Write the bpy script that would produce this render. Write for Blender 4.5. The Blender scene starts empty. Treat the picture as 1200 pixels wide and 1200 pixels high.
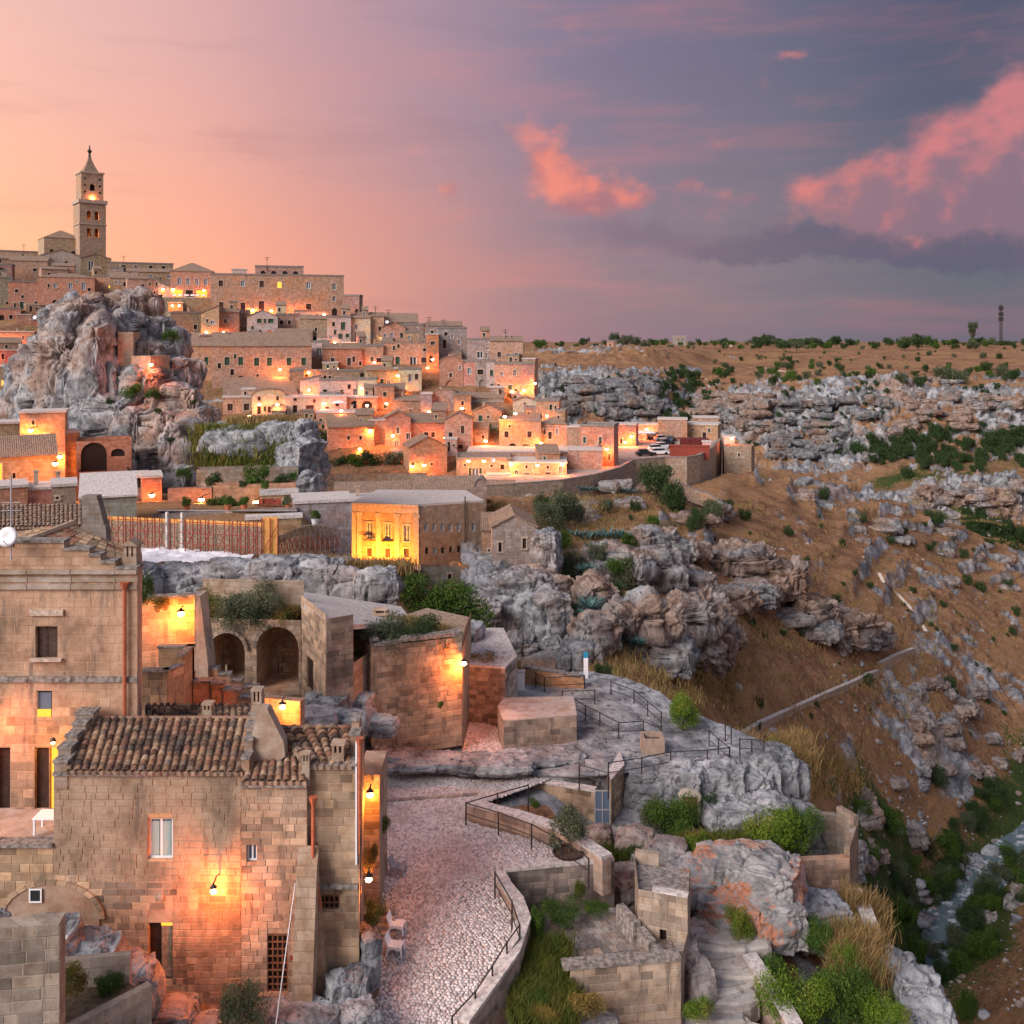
import bpy, bmesh, math, random
import numpy as np
from mathutils import Vector, Matrix

R = math.radians
SC = bpy.context.scene
COL = SC.collection
FP = 1150.0          # focal length in photograph pixels (1200 px wide)
HY = 400.0           # horizon row
CZ = 80.0            # camera height above the datum (river bed about 3 m)
EXPO = 1.85
EG = 2.0 ** EXPO

# ---------------------------------------------------------------- camera
cam_d = bpy.data.cameras.new('camera')
cam = bpy.data.objects.new('camera', cam_d); COL.objects.link(cam)
cam.location = (0, 0, CZ); cam.rotation_euler = (R(90), 0, 0)
cam_d.sensor_width = 36; cam_d.lens = 36 * FP / 1200
cam_d.shift_y = -(600 - HY) / 1200
cam_d.clip_start = 0.5; cam_d.clip_end = 20000
SC.camera = cam
SC.view_settings.view_transform = 'Standard'; SC.view_settings.look = 'None'
SC.view_settings.gamma = 1; SC.view_settings.use_curve_mapping = False
SC.view_settings.exposure = EXPO
SC.cycles.use_denoising = True
SC.cycles.max_bounces = 5; SC.cycles.diffuse_bounces = 3
SC.cycles.sample_clamp_indirect = 4
SUN_AZ, SUN_EL = -132.0, 30.0        # soft afterglow from behind the camera's left shoulder

# ---------------------------------------------------------------- node helper
class N:
    """socket wrapper so that node maths reads like maths"""
    def __init__(s, nt, sock): s.nt = nt; s.s = sock
    def _m(s, op, b=None, c=None):
        n = s.nt.nodes.new('ShaderNodeMath'); n.operation = op
        for k, v in enumerate((s, b, c)):
            if v is None: continue
            if isinstance(v, N): s.nt.links.new(v.s, n.inputs[k])
            else: n.inputs[k].default_value = v
        return N(s.nt, n.outputs[0])
    def __add__(s, o): return s._m('ADD', o)
    def __sub__(s, o): return s._m('SUBTRACT', o)
    def __mul__(s, o): return s._m('MULTIPLY', o)
    def __truediv__(s, o): return s._m('DIVIDE', o)
    def pw(s, o): return s._m('POWER', o)
    def mx(s, o): return s._m('MAXIMUM', o)
    def mn(s, o): return s._m('MINIMUM', o)
    def f(s, op, *a): return s._m(op, *a)
    def sm(s, a, b):
        n = s.nt.nodes.new('ShaderNodeMapRange'); n.interpolation_type = 'SMOOTHSTEP'
        n.inputs[1].default_value = a; n.inputs[2].default_value = b
        s.nt.links.new(s.s, n.inputs[0]); return N(s.nt, n.outputs[0])
def ramp(nt, fac, stops, interp='CARDINAL'):
    n = nt.nodes.new('ShaderNodeValToRGB'); n.color_ramp.interpolation = interp
    e = n.color_ramp.elements
    while len(e) < len(stops): e.new(0.5)
    for k, (p, c) in enumerate(stops):
        e[k].position = p; e[k].color = (*c[:3], 1)
    nt.links.new(fac.s, n.inputs[0]); return N(nt, n.outputs[0])
def mixc(nt, fac, a, b, mode='MIX'):
    n = nt.nodes.new('ShaderNodeMix'); n.data_type = 'RGBA'; n.blend_type = mode
    for k, v in ((0, fac), (6, a), (7, b)):
        if isinstance(v, N): nt.links.new(v.s, n.inputs[k])
        elif k == 0: n.inputs[0].default_value = v
        else: n.inputs[k].default_value = (*v[:3], 1)
    return N(nt, n.outputs[2])
def noise(nt, vec, scale, detail=4, rough=.55, dist=0.0, dims='3D'):
    n = nt.nodes.new('ShaderNodeTexNoise'); n.noise_dimensions = dims
    n.inputs['Scale'].default_value = scale; n.inputs['Detail'].default_value = detail
    n.inputs['Roughness'].default_value = rough; n.inputs['Distortion'].default_value = dist
    if vec is not None: nt.links.new(vec.s, n.inputs['Vector'])
    return N(nt, n.outputs[0])
def combine(nt, x, y, z):
    n = nt.nodes.new('ShaderNodeCombineXYZ')
    for k, v in enumerate((x, y, z)):
        if isinstance(v, N): nt.links.new(v.s, n.inputs[k])
        else: n.inputs[k].default_value = v
    return N(nt, n.outputs[0])
def split(nt, v):
    n = nt.nodes.new('ShaderNodeSeparateXYZ'); nt.links.new(v.s, n.inputs[0])
    return [N(nt, o) for o in n.outputs]
def vscale(nt, v, s):
    n = nt.nodes.new('ShaderNodeVectorMath'); n.operation = 'MULTIPLY'
    nt.links.new(v.s, n.inputs[0]); n.inputs[1].default_value = s
    return N(nt, n.outputs[0])
def srgb(r, g, b, k=1.0):
    f = lambda c: ((c / 255 + .055) / 1.055) ** 2.4 if c > 10 else c / 255 / 12.92
    return (f(r) * k, f(g) * k, f(b) * k)

# ---------------------------------------------------------------- world: dusk sky
W = bpy.data.worlds.new('World'); SC.world = W; W.use_nodes = True
nt = W.node_tree; nt.nodes.clear()
tc = nt.nodes.new('ShaderNodeTexCoord')
dirv = N(nt, tc.outputs['Generated'])
dx, dy, dz = split(nt, dirv)
az = dx.f('ARCTAN2', dy)                      # 0 straight ahead, + to the right
el = dz.f('ARCSINE')
GL = R(-37)                                   # azimuth of the sunset glow
ang = (az - GL).f('COSINE').f('ARCCOSINE')    # angular distance in azimuth from the glow
t = ang / math.pi
K = 1 / EG
lo = ramp(nt, t, [(0.0, srgb(255, 190, 146, K)), (0.06, srgb(255, 178, 142, K)), (0.125, srgb(240, 160, 138, K)),
                  (0.205, srgb(170, 130, 138, K)), (0.29, srgb(128, 116, 130, K)), (0.37, srgb(108, 108, 124, K)),
                  (0.62, srgb(170, 150, 156, K)), (1.0, srgb(214, 182, 178, K))])
hi = ramp(nt, t, [(0.0, srgb(246, 192, 180, K)), (0.06, srgb(236, 184, 176, K)), (0.125, srgb(206, 160, 164, K)),
                  (0.205, srgb(146, 128, 150, K)), (0.29, srgb(106, 104, 128, K)), (0.37, srgb(88, 94, 118, K)),
                  (0.62, srgb(150, 152, 176, K)), (1.0, srgb(196, 186, 198, K))])
zen = srgb(176, 182, 204, K)
base = mixc(nt, el.sm(R(1), R(19)), lo, hi)
base = mixc(nt, el.sm(R(17), R(75)), base, zen)
base = mixc(nt, el.sm(R(-2), R(-12)), base, srgb(120, 100, 90, K))
# physically based sky adds its own faint tint
sky = nt.nodes.new('ShaderNodeTexSky'); sky.sky_type = 'NISHITA'; sky.sun_disc = False
sky.sun_elevation = R(3.0); sky.sun_rotation = R(-37)
sky_s = mixc(nt, 1.0, N(nt, sky.outputs[0]), (.003, .003, .003), 'MULTIPLY')
base = mixc(nt, 1.0, base, sky_s, 'ADD')
# clouds, in azimuth / elevation
def cl(px, py):
    return math.atan((px - 600) / FP), math.atan((HY - py) / math.hypot(FP, px - 600))
wob = noise(nt, dirv, 9, 6, .6)
wob2 = noise(nt, vscale(nt, dirv, (1, 1, 1.3)), 26, 7, .62)
azw = az + (wob - .5) * .055 + (wob2 - .5) * .016
elw = el + (wob2 - .5) * .045 + (wob - .5) * .02
def blobs(lst):
    tot = None
    for px, py, rx, ry, w in lst:
        a, e = cl(px, py)
        d = ((azw - a) * (FP / rx)).pw(2.0) + ((elw - e) * (FP / ry)).pw(2.0)
        g = (d * -1.0).f('EXPONENT') * w
        tot = g if tot is None else tot + g
    return tot
puff = blobs([(648, 176, 38, 32, 1.1), (680, 212, 42, 30, 1.0), (722, 224, 44, 22, .95), (684, 246, 34, 14, .8),
              (810, 214, 11, 9, .85), (528, 224, 14, 14, .55), (936, 60, 20, 9, .5), (868, 240, 30, 12, .65), (765, 230, 26, 10, .5),
              (1000, 222, 56, 30, 1.0), (1070, 218, 80, 46, 1.1), (1150, 205, 80, 56, 1.1), (1192, 132, 48, 40, 1.0), (1120, 244, 150, 24, .9),
              (1290, 170, 90, 80, 1.2), (960, 240, 40, 18, .7)])
bank = blobs([(1050, 276, 190, 26, 1.2), (1200, 272, 160, 34, 1.2), (730, 268, 95, 26, .75), (930, 292, 160, 14, .8),
              (1330, 262, 180, 60, 1.0), (640, 95, 70, 12, .4)])
det = noise(nt, vscale(nt, dirv, (1, 1, 1.25)), 22, 7, .5)
det_s = noise(nt, vscale(nt, combine(nt, dx + .012, dy, dz - .018), (1, 1, 1.25)), 22, 7, .5)   # same field, stepped towards the light
pm = (puff + (det - .5) * 1.6).sm(.18, 1.1)
bm = (bank + (det - .5) * .6).sm(.35, 1.1)
lit = ((det - det_s) * 2.6 + (wob - .5) * .9 + (el - R(5.6)) * 7.5 - (t - .22) * .8).sm(0, 1.05) 
warm = ramp(nt, t, [(0.18, srgb(255, 150, 126, K)), (0.27, srgb(244, 140, 126, K)), (.33, srgb(224, 134, 134, K)), (.5, srgb(190, 136, 150, K))])
cool = ramp(nt, t, [(0.18, srgb(196, 122, 126, K)), (0.27, srgb(168, 122, 130, K)), (.33, srgb(152, 120, 134, K)), (.5, srgb(134, 118, 138, K))])
bankc = ramp(nt, t, [(0.18, srgb(150, 120, 134, K)), (0.29, srgb(104, 96, 118, K)), (.4, srgb(96, 92, 116, K))])
strk = noise(nt, vscale(nt, dirv, (1, 1, 7)), 3.2, 6, .6)
base = mixc(nt, strk.sm(.45, .75) * t.sm(.08, .22) * .2, base, warm)
base = mixc(nt, strk.sm(.5, .25) * .25, base, bankc)
base = mixc(nt, bm * .6, base, bankc)
base = mixc(nt, pm * .84, base, mixc(nt, lit, cool, warm))
bgn = nt.nodes.new('ShaderNodeBackground'); nt.links.new(base.s, bgn.inputs[0]); bgn.inputs[1].default_value = 1.0
wo = nt.nodes.new('ShaderNodeOutputWorld'); nt.links.new(bgn.outputs[0], wo.inputs[0])
W.cycles.sampling_method = 'MANUAL'; W.cycles.sample_map_resolution = 512

# ---------------------------------------------------------------- soft dusk sun
sd = bpy.data.lights.new('sun', 'SUN'); so = bpy.data.objects.new('sun', sd); COL.objects.link(so)
sd.energy = 1.5; sd.angle = R(42); sd.color = (1.0, .90, .84)
_a, _e = R(SUN_AZ), R(SUN_EL)
_d = Vector((math.sin(_a) * math.cos(_e), math.cos(_a) * math.cos(_e), math.sin(_e)))
so.rotation_euler = _d.to_track_quat('Z', 'Y').to_euler(); so.location = (0, 0, CZ + 120)

# ---------------------------------------------------------------- placing
def P(px, py, D):
    return Vector(((px - 600) / FP * D, D, CZ + (HY - py) / FP * D))
def G(px, py, z):
    """point on the horizontal plane z (relative to the camera, negative) seen at that pixel"""
    return P(px, py, -z * FP / (py - HY))
def tag(o, label=None, cat=None, group=None, kind=None):
    if label: o['label'] = label
    if cat: o['category'] = cat
    if group: o['group'] = group
    if kind or cat: o['kind'] = kind or 'thing'
    return o
def empty(name, loc, rz=0.0):
    o = bpy.data.objects.new(name, None); COL.objects.link(o)
    o.location = loc; o.rotation_euler = (0, 0, rz); o.empty_display_size = .3
    return o
def link(name, me, parent=None, loc=None, rot=None, scale=None, color=None):
    o = bpy.data.objects.new(name, me); COL.objects.link(o)
    if parent is not None: o.parent = parent
    if loc is not None: o.location = loc
    if rot is not None: o.rotation_euler = rot
    if scale is not None: o.scale = scale
    if color is not None: o.color = (*color[:3], 1)
    return o
def npmesh(name, V, Fq, mat, smooth=False):
    """mesh from arrays; Fq is an (n,4) or (n,3) index array"""
    me = bpy.data.meshes.new(name)
    V = np.asarray(V, np.float32); Fq = np.asarray(Fq, np.int32)
    n, k = Fq.shape
    me.vertices.add(len(V)); me.vertices.foreach_set('co', V.ravel())
    me.loops.add(n * k); me.loops.foreach_set('vertex_index', Fq.ravel())
    me.polygons.add(n); me.polygons.foreach_set('loop_start', np.arange(0, n * k, k, dtype=np.int32))
    me.polygons.foreach_set('loop_total', np.full(n, k, np.int32))
    if smooth: me.polygons.foreach_set('use_smooth', np.ones(n, bool))
    me.update(calc_edges=True)
    if mat is not None: me.materials.append(mat)
    return me
class MB:
    """collects boxes, prisms, tubes; build() links them as one mesh object"""
    def __init__(s): s.v = []; s.f = []
    def add(s, vs, fs, M=None):
        b = len(s.v)
        s.v += [tuple(M @ Vector(v)) if M is not None else tuple(v) for v in vs]
        s.f += [tuple(i + b for i in f) for f in fs]; return s
    def box(s, x0, x1, y0, y1, z0, z1, M=None):
        return s.add([(x0,y0,z0),(x1,y0,z0),(x1,y1,z0),(x0,y1,z0),(x0,y0,z1),(x1,y0,z1),(x1,y1,z1),(x0,y1,z1)],
                     [(0,3,2,1),(4,5,6,7),(0,1,5,4),(1,2,6,5),(2,3,7,6),(3,0,4,7)], M)
    def prism(s, pts, axis, a0, a1, M=None):
        """polygon pts in the plane across axis ('x': (y,z), 'y': (x,z), 'z': (x,y)), pushed from a0 to a1"""
        n = len(pts)
        put = {'x': lambda p, a: (a, p[0], p[1]), 'y': lambda p, a: (p[0], a, p[1]), 'z': lambda p, a: (p[0], p[1], a)}[axis]
        vs = [put(p, a0) for p in pts] + [put(p, a1) for p in pts]
        fs = [tuple(range(n - 1, -1, -1)), tuple(range(n, 2 * n))]
        fs += [(k, (k + 1) % n, n + (k + 1) % n, n + k) for k in range(n)]
        return s.add(vs, fs, M)
    def tube(s, pts, r, n=6, r1=None):
        pts = [Vector(p) for p in pts]; b = len(s.v); m = len(pts)
        for i, p in enumerate(pts):
            d = (pts[min(i + 1, m - 1)] - pts[max(i - 1, 0)]).normalized()
            u = d.cross(Vector((0, 0, 1)) if abs(d.z) < .9 else Vector((1, 0, 0))).normalized(); w = d.cross(u)
            rr = r if r1 is None else r + (r1 - r) * i / max(1, m - 1)
            for k in range(n):
                a = 2 * math.pi * k / n
                s.v.append(tuple(p + u * math.cos(a) * rr + w * math.sin(a) * rr))
        for i in range(m - 1):
            for k in range(n):
                s.f.append((b + i*n + k, b + i*n + (k+1) % n, b + (i+1)*n + (k+1) % n, b + (i+1)*n + k))
        s.f.append(tuple(b + k for k in range(n - 1, -1, -1))); s.f.append(tuple(b + (m-1)*n + k for k in range(n)))
        return s
    def lathe(s, prof, n=16, M=None):
        b = len(s.v); vs = []; fs = []
        for r, z in prof:
            for k in range(n):
                a = 2 * math.pi * k / n; vs.append((r * math.cos(a), r * math.sin(a), z))
        for i in range(len(prof) - 1):
            for k in range(n): fs.append((i*n + k, i*n + (k+1) % n, (i+1)*n + (k+1) % n, (i+1)*n + k))
        fs.append(tuple(range(n - 1, -1, -1))); fs.append(tuple((len(prof)-1)*n + k for k in range(n)))
        return s.add(vs, fs, M)
    def mesh(s, name, mat, smooth=False):
        me = bpy.data.meshes.new(name); me.from_pydata(s.v, [], s.f)
        bm_ = bmesh.new(); bm_.from_mesh(me); bmesh.ops.recalc_face_normals(bm_, faces=bm_.faces); bm_.to_mesh(me); bm_.free()
        if smooth: me.polygons.foreach_set('use_smooth', np.ones(len(me.polygons), bool))
        if mat is not None: me.materials.append(mat)
        return me
    def build(s, name, mat, parent=None, smooth=False, **k):
        return link(name, s.mesh(name, mat, smooth), parent, **k)

# ---------------------------------------------------------------- numpy noise
def _h(ix, iy, iz, seed):
    h = (ix.astype(np.uint32) * np.uint32(374761393) + iy.astype(np.uint32) * np.uint32(668265263)
         + iz.astype(np.uint32) * np.uint32(2147483647) + np.uint32(seed * 1274126177 & 0xffffffff))
    h = (h ^ (h >> np.uint32(13))) * np.uint32(1274126177); h = h ^ (h >> np.uint32(16))
    h = h * np.uint32(2246822519); h = h ^ (h >> np.uint32(13))
    return (h & np.uint32(0xffffff)).astype(np.float32) / np.float32(0xffffff)
def vnoise(p, seed=0):
    i = np.floor(p).astype(np.int64); f = (p - i).astype(np.float32); f = f * f * f * (f * (f * 6 - 15) + 10)
    out = 0
    for a in (0, 1):
        wx = f[:, 0] if a else 1 - f[:, 0]
        for b in (0, 1):
            wy = f[:, 1] if b else 1 - f[:, 1]
            for c in (0, 1):
                wz = f[:, 2] if c else 1 - f[:, 2]
                out = out + wx * wy * wz * _h(i[:, 0] + a, i[:, 1] + b, i[:, 2] + c, seed)
    return out * 2 - 1
def fbm(p, oct=4, seed=0, gain=.5, ridged=False):
    out = 0; a = 1.0; tot = 0
    for k in range(oct):
        n = vnoise(p * (2.03 ** k) + 17.3 * k, seed + k)
        if ridged: n = 1 - 2 * np.abs(n)
        out = out + n * a; tot += a; a *= gain
    return out / tot
def worley(p, seed=0):
    """F1, F2 distance and a per-cell random value"""
    i = np.floor(p).astype(np.int64); n = len(p)
    f1 = np.full(n, 9., np.float32); f2 = np.full(n, 9., np.float32); idv = np.zeros(n, np.float32)
    for a in (-1, 0, 1):
        for b in (-1, 0, 1):
            for c in (-1, 0, 1):
                x, y, z = i[:, 0] + a, i[:, 1] + b, i[:, 2] + c
                d = np.sqrt((x + _h(x, y, z, seed) - p[:, 0]) ** 2 + (y + _h(x, y, z, seed + 1) - p[:, 1]) ** 2
                            + (z + _h(x, y, z, seed + 2) - p[:, 2]) ** 2).astype(np.float32)
                nf = d < f1
                f2 = np.where(nf, f1, np.minimum(f2, d)); idv = np.where(nf, _h(x, y, z, seed + 3), idv); f1 = np.where(nf, d, f1)
    return f1, f2, idv
rnd = random.Random(7)
np.random.seed(7)
# ================================================================ materials
def new_mat(name, rough=.9, spec=.2):
    m = bpy.data.materials.new(name); m.use_nodes = True
    nt = m.node_tree; b = nt.nodes['Principled BSDF']
    b.inputs['Roughness'].default_value = rough; b.inputs['Specular IOR Level'].default_value = spec
    return m, nt, b
def setc(nt, b, col): nt.links.new(col.s, b.inputs['Base Color'])
def bump(nt, b, h, strength=.5, dist=.1):
    n = nt.nodes.new('ShaderNodeBump'); n.inputs['Strength'].default_value = strength; n.inputs['Distance'].default_value = dist
    nt.links.new(h.s, n.inputs['Height']); nt.links.new(n.outputs[0], b.inputs['Normal'])
def coords(nt, which='Object'):
    n = nt.nodes.new('ShaderNodeTexCoord'); return N(nt, n.outputs[which])
def wpos(nt):
    n = nt.nodes.new('ShaderNodeNewGeometry'); return N(nt, n.outputs['Position'])
def obinfo(nt):
    n = nt.nodes.new('ShaderNodeObjectInfo'); return N(nt, n.outputs['Color']), N(nt, n.outputs['Random'])
def plain(name, c, rough=.7, spec=.3, var=0.0, metal=0.0):
    m, nt, b = new_mat(name, rough, spec); b.inputs['Metallic'].default_value = metal
    if var:
        n = noise(nt, wpos(nt), 6, 4)
        setc(nt, b, mixc(nt, n.sm(.3, .7), tuple(v * (1 - var) for v in c), tuple(min(1, v * (1 + var)) for v in c)))
    else: b.inputs['Base Color'].default_value = (*c, 1)
    return m

def stone_wall(name, blocks=True, bw=.55, bh=.3, tint=None, soot=.55, bumpd=.03):
    """weathered tufa masonry; the tint comes from the object's colour"""
    m, nt, b = new_mat(name, .95, .12)
    col, rn = obinfo(nt); o = coords(nt); p = wpos(nt)
    if tint is not None: col = ramp(nt, rn, [(0, tint), (1, tint)])
    x, y, z = split(nt, o)
    vec = combine(nt, x + y, z, 0.0)
    big = noise(nt, p, .22, 4, .6); med = noise(nt, p, 1.6, 5, .65); fine = noise(nt, p, 11, 5, .7)
    col = mixc(nt, 1.0, col, (.84, .82, .80), 'MULTIPLY')
    c = mixc(nt, med.sm(.35, .68), col, mixc(nt, 1.0, col, (.72, .62, .54), 'MULTIPLY'))
    c = mixc(nt, big.sm(.45, .75), c, mixc(nt, 1.0, c, (1.18, .92, .72), 'MULTIPLY'))
    c = mixc(nt, (fine.sm(.52, .72)) * .5, c, mixc(nt, 1.0, c, (.55, .52, .5), 'MULTIPLY'))
    # run-off streaks and black lichen, in patches of their own
    px_, py_, pz_ = split(nt, p)
    st = noise(nt, combine(nt, px_ * 2.2, py_ * 2.2, pz_ * .32), 1.0, 5, .6)
    pat = noise(nt, p, .5, 4, .62)
    c = mixc(nt, st.sm(.52, .75) * pat.sm(.4, .62) * soot, c, (.075, .065, .058))
    pale = noise(nt, p, .9, 4, .6)
    c = mixc(nt, pale.sm(.6, .74) * .4, c, (.62, .57, .52))
    h = med * .5 + fine * .35
    if blocks:
        bt = nt.nodes.new('ShaderNodeTexBrick'); nt.links.new(vec.s, bt.inputs['Vector'])
        bt.inputs['Scale'].default_value = 1; bt.inputs['Brick Width'].default_value = bw; bt.inputs['Row Height'].default_value = bh
        bt.inputs['Mortar Size'].default_value = .016; bt.inputs['Mortar Smooth'].default_value = .4
        bt.inputs['Color1'].default_value = (.8, .8, .8, 1); bt.inputs['Color2'].default_value = (1.14, 1.12, 1.1, 1); bt.inputs['Mortar'].default_value = (.72, .7, .68, 1)
        c = mixc(nt, .75, c, N(nt, bt.outputs['Color']), 'MULTIPLY')
        h = h - N(nt, bt.outputs['Fac']) * .5
    setc(nt, b, c); bump(nt, b, h, .7, bumpd)
    return m
WALL = stone_wall('tufa_wall', True, .6, .32)
WALLF = stone_wall('tufa_wall_far', True, .8, .42, soot=.6, bumpd=.06)
BLOCK = stone_wall('tufa_block', False, soot=.5, bumpd=.02)
PLASTER = stone_wall('limewash_plaster', False, soot=.35, bumpd=.02)

def block_mat():
    """single stones: each gets its own tone from the object's random number"""
    m, nt, b = new_mat('tufa_stone_single', .95, .12)
    col, rn = obinfo(nt); p = wpos(nt)
    v = ramp(nt, rn, [(0, (.5, .48, .46)), (.3, (.76, .74, .72)), (.6, (.92, .88, .83)), (.85, (1.08, 1.0, .9)), (1, (.64, .58, .54))], 'LINEAR')
    c = mixc(nt, 1.0, col, v, 'MULTIPLY')
    med = noise(nt, p, 2.6, 5, .65); fine = noise(nt, p, 17, 5, .72); big = noise(nt, p, .45, 4, .6)
    c = mixc(nt, med.sm(.38, .7) * .7, c, mixc(nt, 1.0, c, (.66, .58, .52), 'MULTIPLY'))
    c = mixc(nt, big.sm(.44, .66) * .7, c, mixc(nt, 1.0, c, (.42, .4, .4), 'MULTIPLY'))
    px_, py_, pz_ = split(nt, p)
    st = noise(nt, combine(nt, px_ * 3, py_ * 3, pz_ * .4), 1.0, 5, .6)
    c = mixc(nt, st.sm(.52, .72) * .65, c, (.085, .072, .065))
    c = mixc(nt, fine.sm(.55, .72) * .6, c, mixc(nt, 1.0, c, (.45, .42, .4), 'MULTIPLY'))
    setc(nt, b, c); bump(nt, b, med * .4 + fine * .6, .8, .03); return m
STONE = block_mat()

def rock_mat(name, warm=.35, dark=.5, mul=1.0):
    m, nt, b = new_mat(name, .92, .15)
    p = wpos(nt); px_, py_, pz_ = split(nt, p)
    big = noise(nt, p, .12, 4, .6); med = noise(nt, p, .55, 6, .65); fine = noise(nt, p, 3.2, 6, .7)
    st = noise(nt, combine(nt, px_ * .9, py_ * .9, pz_ * .22), 1.0, 6, .62)
    c = mixc(nt, med.sm(.32, .68), (.105, .112, .125), (.38, .39, .41))
    c = mixc(nt, st.sm(.52, .68) * .5, c, (.50, .50, .50))
    c = mixc(nt, big.sm(.5 - warm * .3, .8 - warm * .3) * .75, c, mixc(nt, med.sm(.3, .7), (.25, .125, .075), (.45, .30, .21)))
    st2 = noise(nt, combine(nt, px_ * 1.3 + 7.0, py_ * 1.3, pz_ * .3), 1.0, 6, .66)
    c = mixc(nt, st2.sm(.54, .7) * dark, c, (.055, .055, .06))
    c = mixc(nt, fine.sm(.5, .72) * .55, c, mixc(nt, 1.0, c, (.38, .38, .4), 'MULTIPLY'))
    lic = noise(nt, p, 1.1, 5, .7)
    c = mixc(nt, lic.sm(.64, .72) * .35, c, (.10, .12, .05))
    grit = noise(nt, p, 13, 4, .72); pit = noise(nt, combine(nt, px_, py_, pz_ * .55), 1.9, 5, .75)
    c = mixc(nt, pit.sm(.57, .66) * .75, c, (.045, .043, .045)); c = mixc(nt, grit.sm(.52, .7) * .4, c, mixc(nt, 1.0, c, (.5, .49, .5), 'MULTIPLY')); fine = fine + grit * .45 - pit.sm(.55, .66) * .8  # pits darkened in the colour as well, crevice shade painted in
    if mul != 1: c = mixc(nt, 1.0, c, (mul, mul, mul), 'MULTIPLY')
    vo = nt.nodes.new('ShaderNodeTexVoronoi'); vo.inputs['Scale'].default_value = 2.2; nt.links.new(p.s, vo.inputs['Vector'])
    setc(nt, b, c); bump(nt, b, fine * .6 + med * .8 + N(nt, vo.outputs[0]) * .25, .9, .18); return m
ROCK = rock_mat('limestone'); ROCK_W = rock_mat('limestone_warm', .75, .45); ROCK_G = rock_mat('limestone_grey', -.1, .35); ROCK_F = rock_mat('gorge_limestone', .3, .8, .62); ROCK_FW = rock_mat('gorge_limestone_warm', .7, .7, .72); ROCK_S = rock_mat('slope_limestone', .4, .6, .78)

def rock_lichen():
    m, nt, b = new_mat('limestone_lichen', .92, .15)
    p = wpos(nt); med = noise(nt, p, 1.2, 6, .65); fine = noise(nt, p, 8, 6, .72); big = noise(nt, p, .55, 5, .62)
    c = mixc(nt, med.sm(.3, .7), (.13, .13, .135), (.36, .35, .35))
    c = mixc(nt, fine.sm(.5, .7) * .6, c, (.13, .12, .12))
    c = mixc(nt, big.sm(.52, .6) * fine.sm(.35, .6), c, (.42, .16, .08))
    setc(nt, b, c); bump(nt, b, med + fine * .6, .9, .08); return m
ROCK_L = rock_lichen()

def terrain_mat():
    """dry grass slope, bare limestone and scrub by the mesh attributes 'rock' and 'green'"""
    m, nt, b = new_mat('dry_slope', .97, .08)
    p = wpos(nt)
    at = nt.nodes.new('ShaderNodeAttribute'); at.attribute_name = 'rock'; rk = N(nt, at.outputs['Fac'])
    ag = nt.nodes.new('ShaderNodeAttribute'); ag.attribute_name = 'green'; gr = N(nt, ag.outputs['Fac'])
    big = noise(nt, p, .035, 5, .6); med = noise(nt, p, .22, 6, .65); fine = noise(nt, p, 1.7, 6, .72); tiny = noise(nt, p, 7, 4, .7)
    c = mixc(nt, med.sm(.35, .68), (.15, .078, .046), (.29, .16, .088))
    c = mixc(nt, big.sm(.42, .62) * .7, c, mixc(nt, fine.sm(.3, .7), (.22, .115, .06), (.40, .24, .115)))
    c = mixc(nt, fine.sm(.46, .66) * .85, c, mixc(nt, 1.0, c, (.36, .36, .38), 'MULTIPLY'))
    c = mixc(nt, tiny.sm(.5, .68) * .55, c, mixc(nt, 1.0, c, (1.7, 1.6, 1.4), 'MULTIPLY'))
    spk = noise(nt, p, .75, 5, .75); c = mixc(nt, spk.sm(.6, .66) * .8, c, (.30, .28, .26)); c = mixc(nt, spk.sm(.38, .33) * .6, c, (.045, .042, .022))
    gv = mixc(nt, fine.sm(.3, .7), (.018, .034, .012), (.06, .085, .022))
    c = mixc(nt, (gr + (fine - .5) * .9 + (med - .5) * .8).sm(.42, .62), c, gv)
    st = noise(nt, p, .9, 6, .68)
    rc = mixc(nt, med.sm(.34, .66), (.10, .105, .115), (.36, .365, .38))
    rc = mixc(nt, big.sm(.5, .64) * .7, rc, mixc(nt, st.sm(.3, .7), (.19, .09, .05), (.34, .2, .12)))
    rc = mixc(nt, st.sm(.52, .68) * .7, rc, (.06, .06, .062))
    rc = mixc(nt, fine.sm(.52, .72) * .5, rc, (.50, .49, .48))
    c = mixc(nt, (rk + (st - .5) * .75 + (fine - .5) * .6).sm(.44, .58), c, rc)
    setc(nt, b, c); bump(nt, b, fine * .7 + st * .8 + tiny * .2, .9, .35); return m
TERR = terrain_mat()

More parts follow.
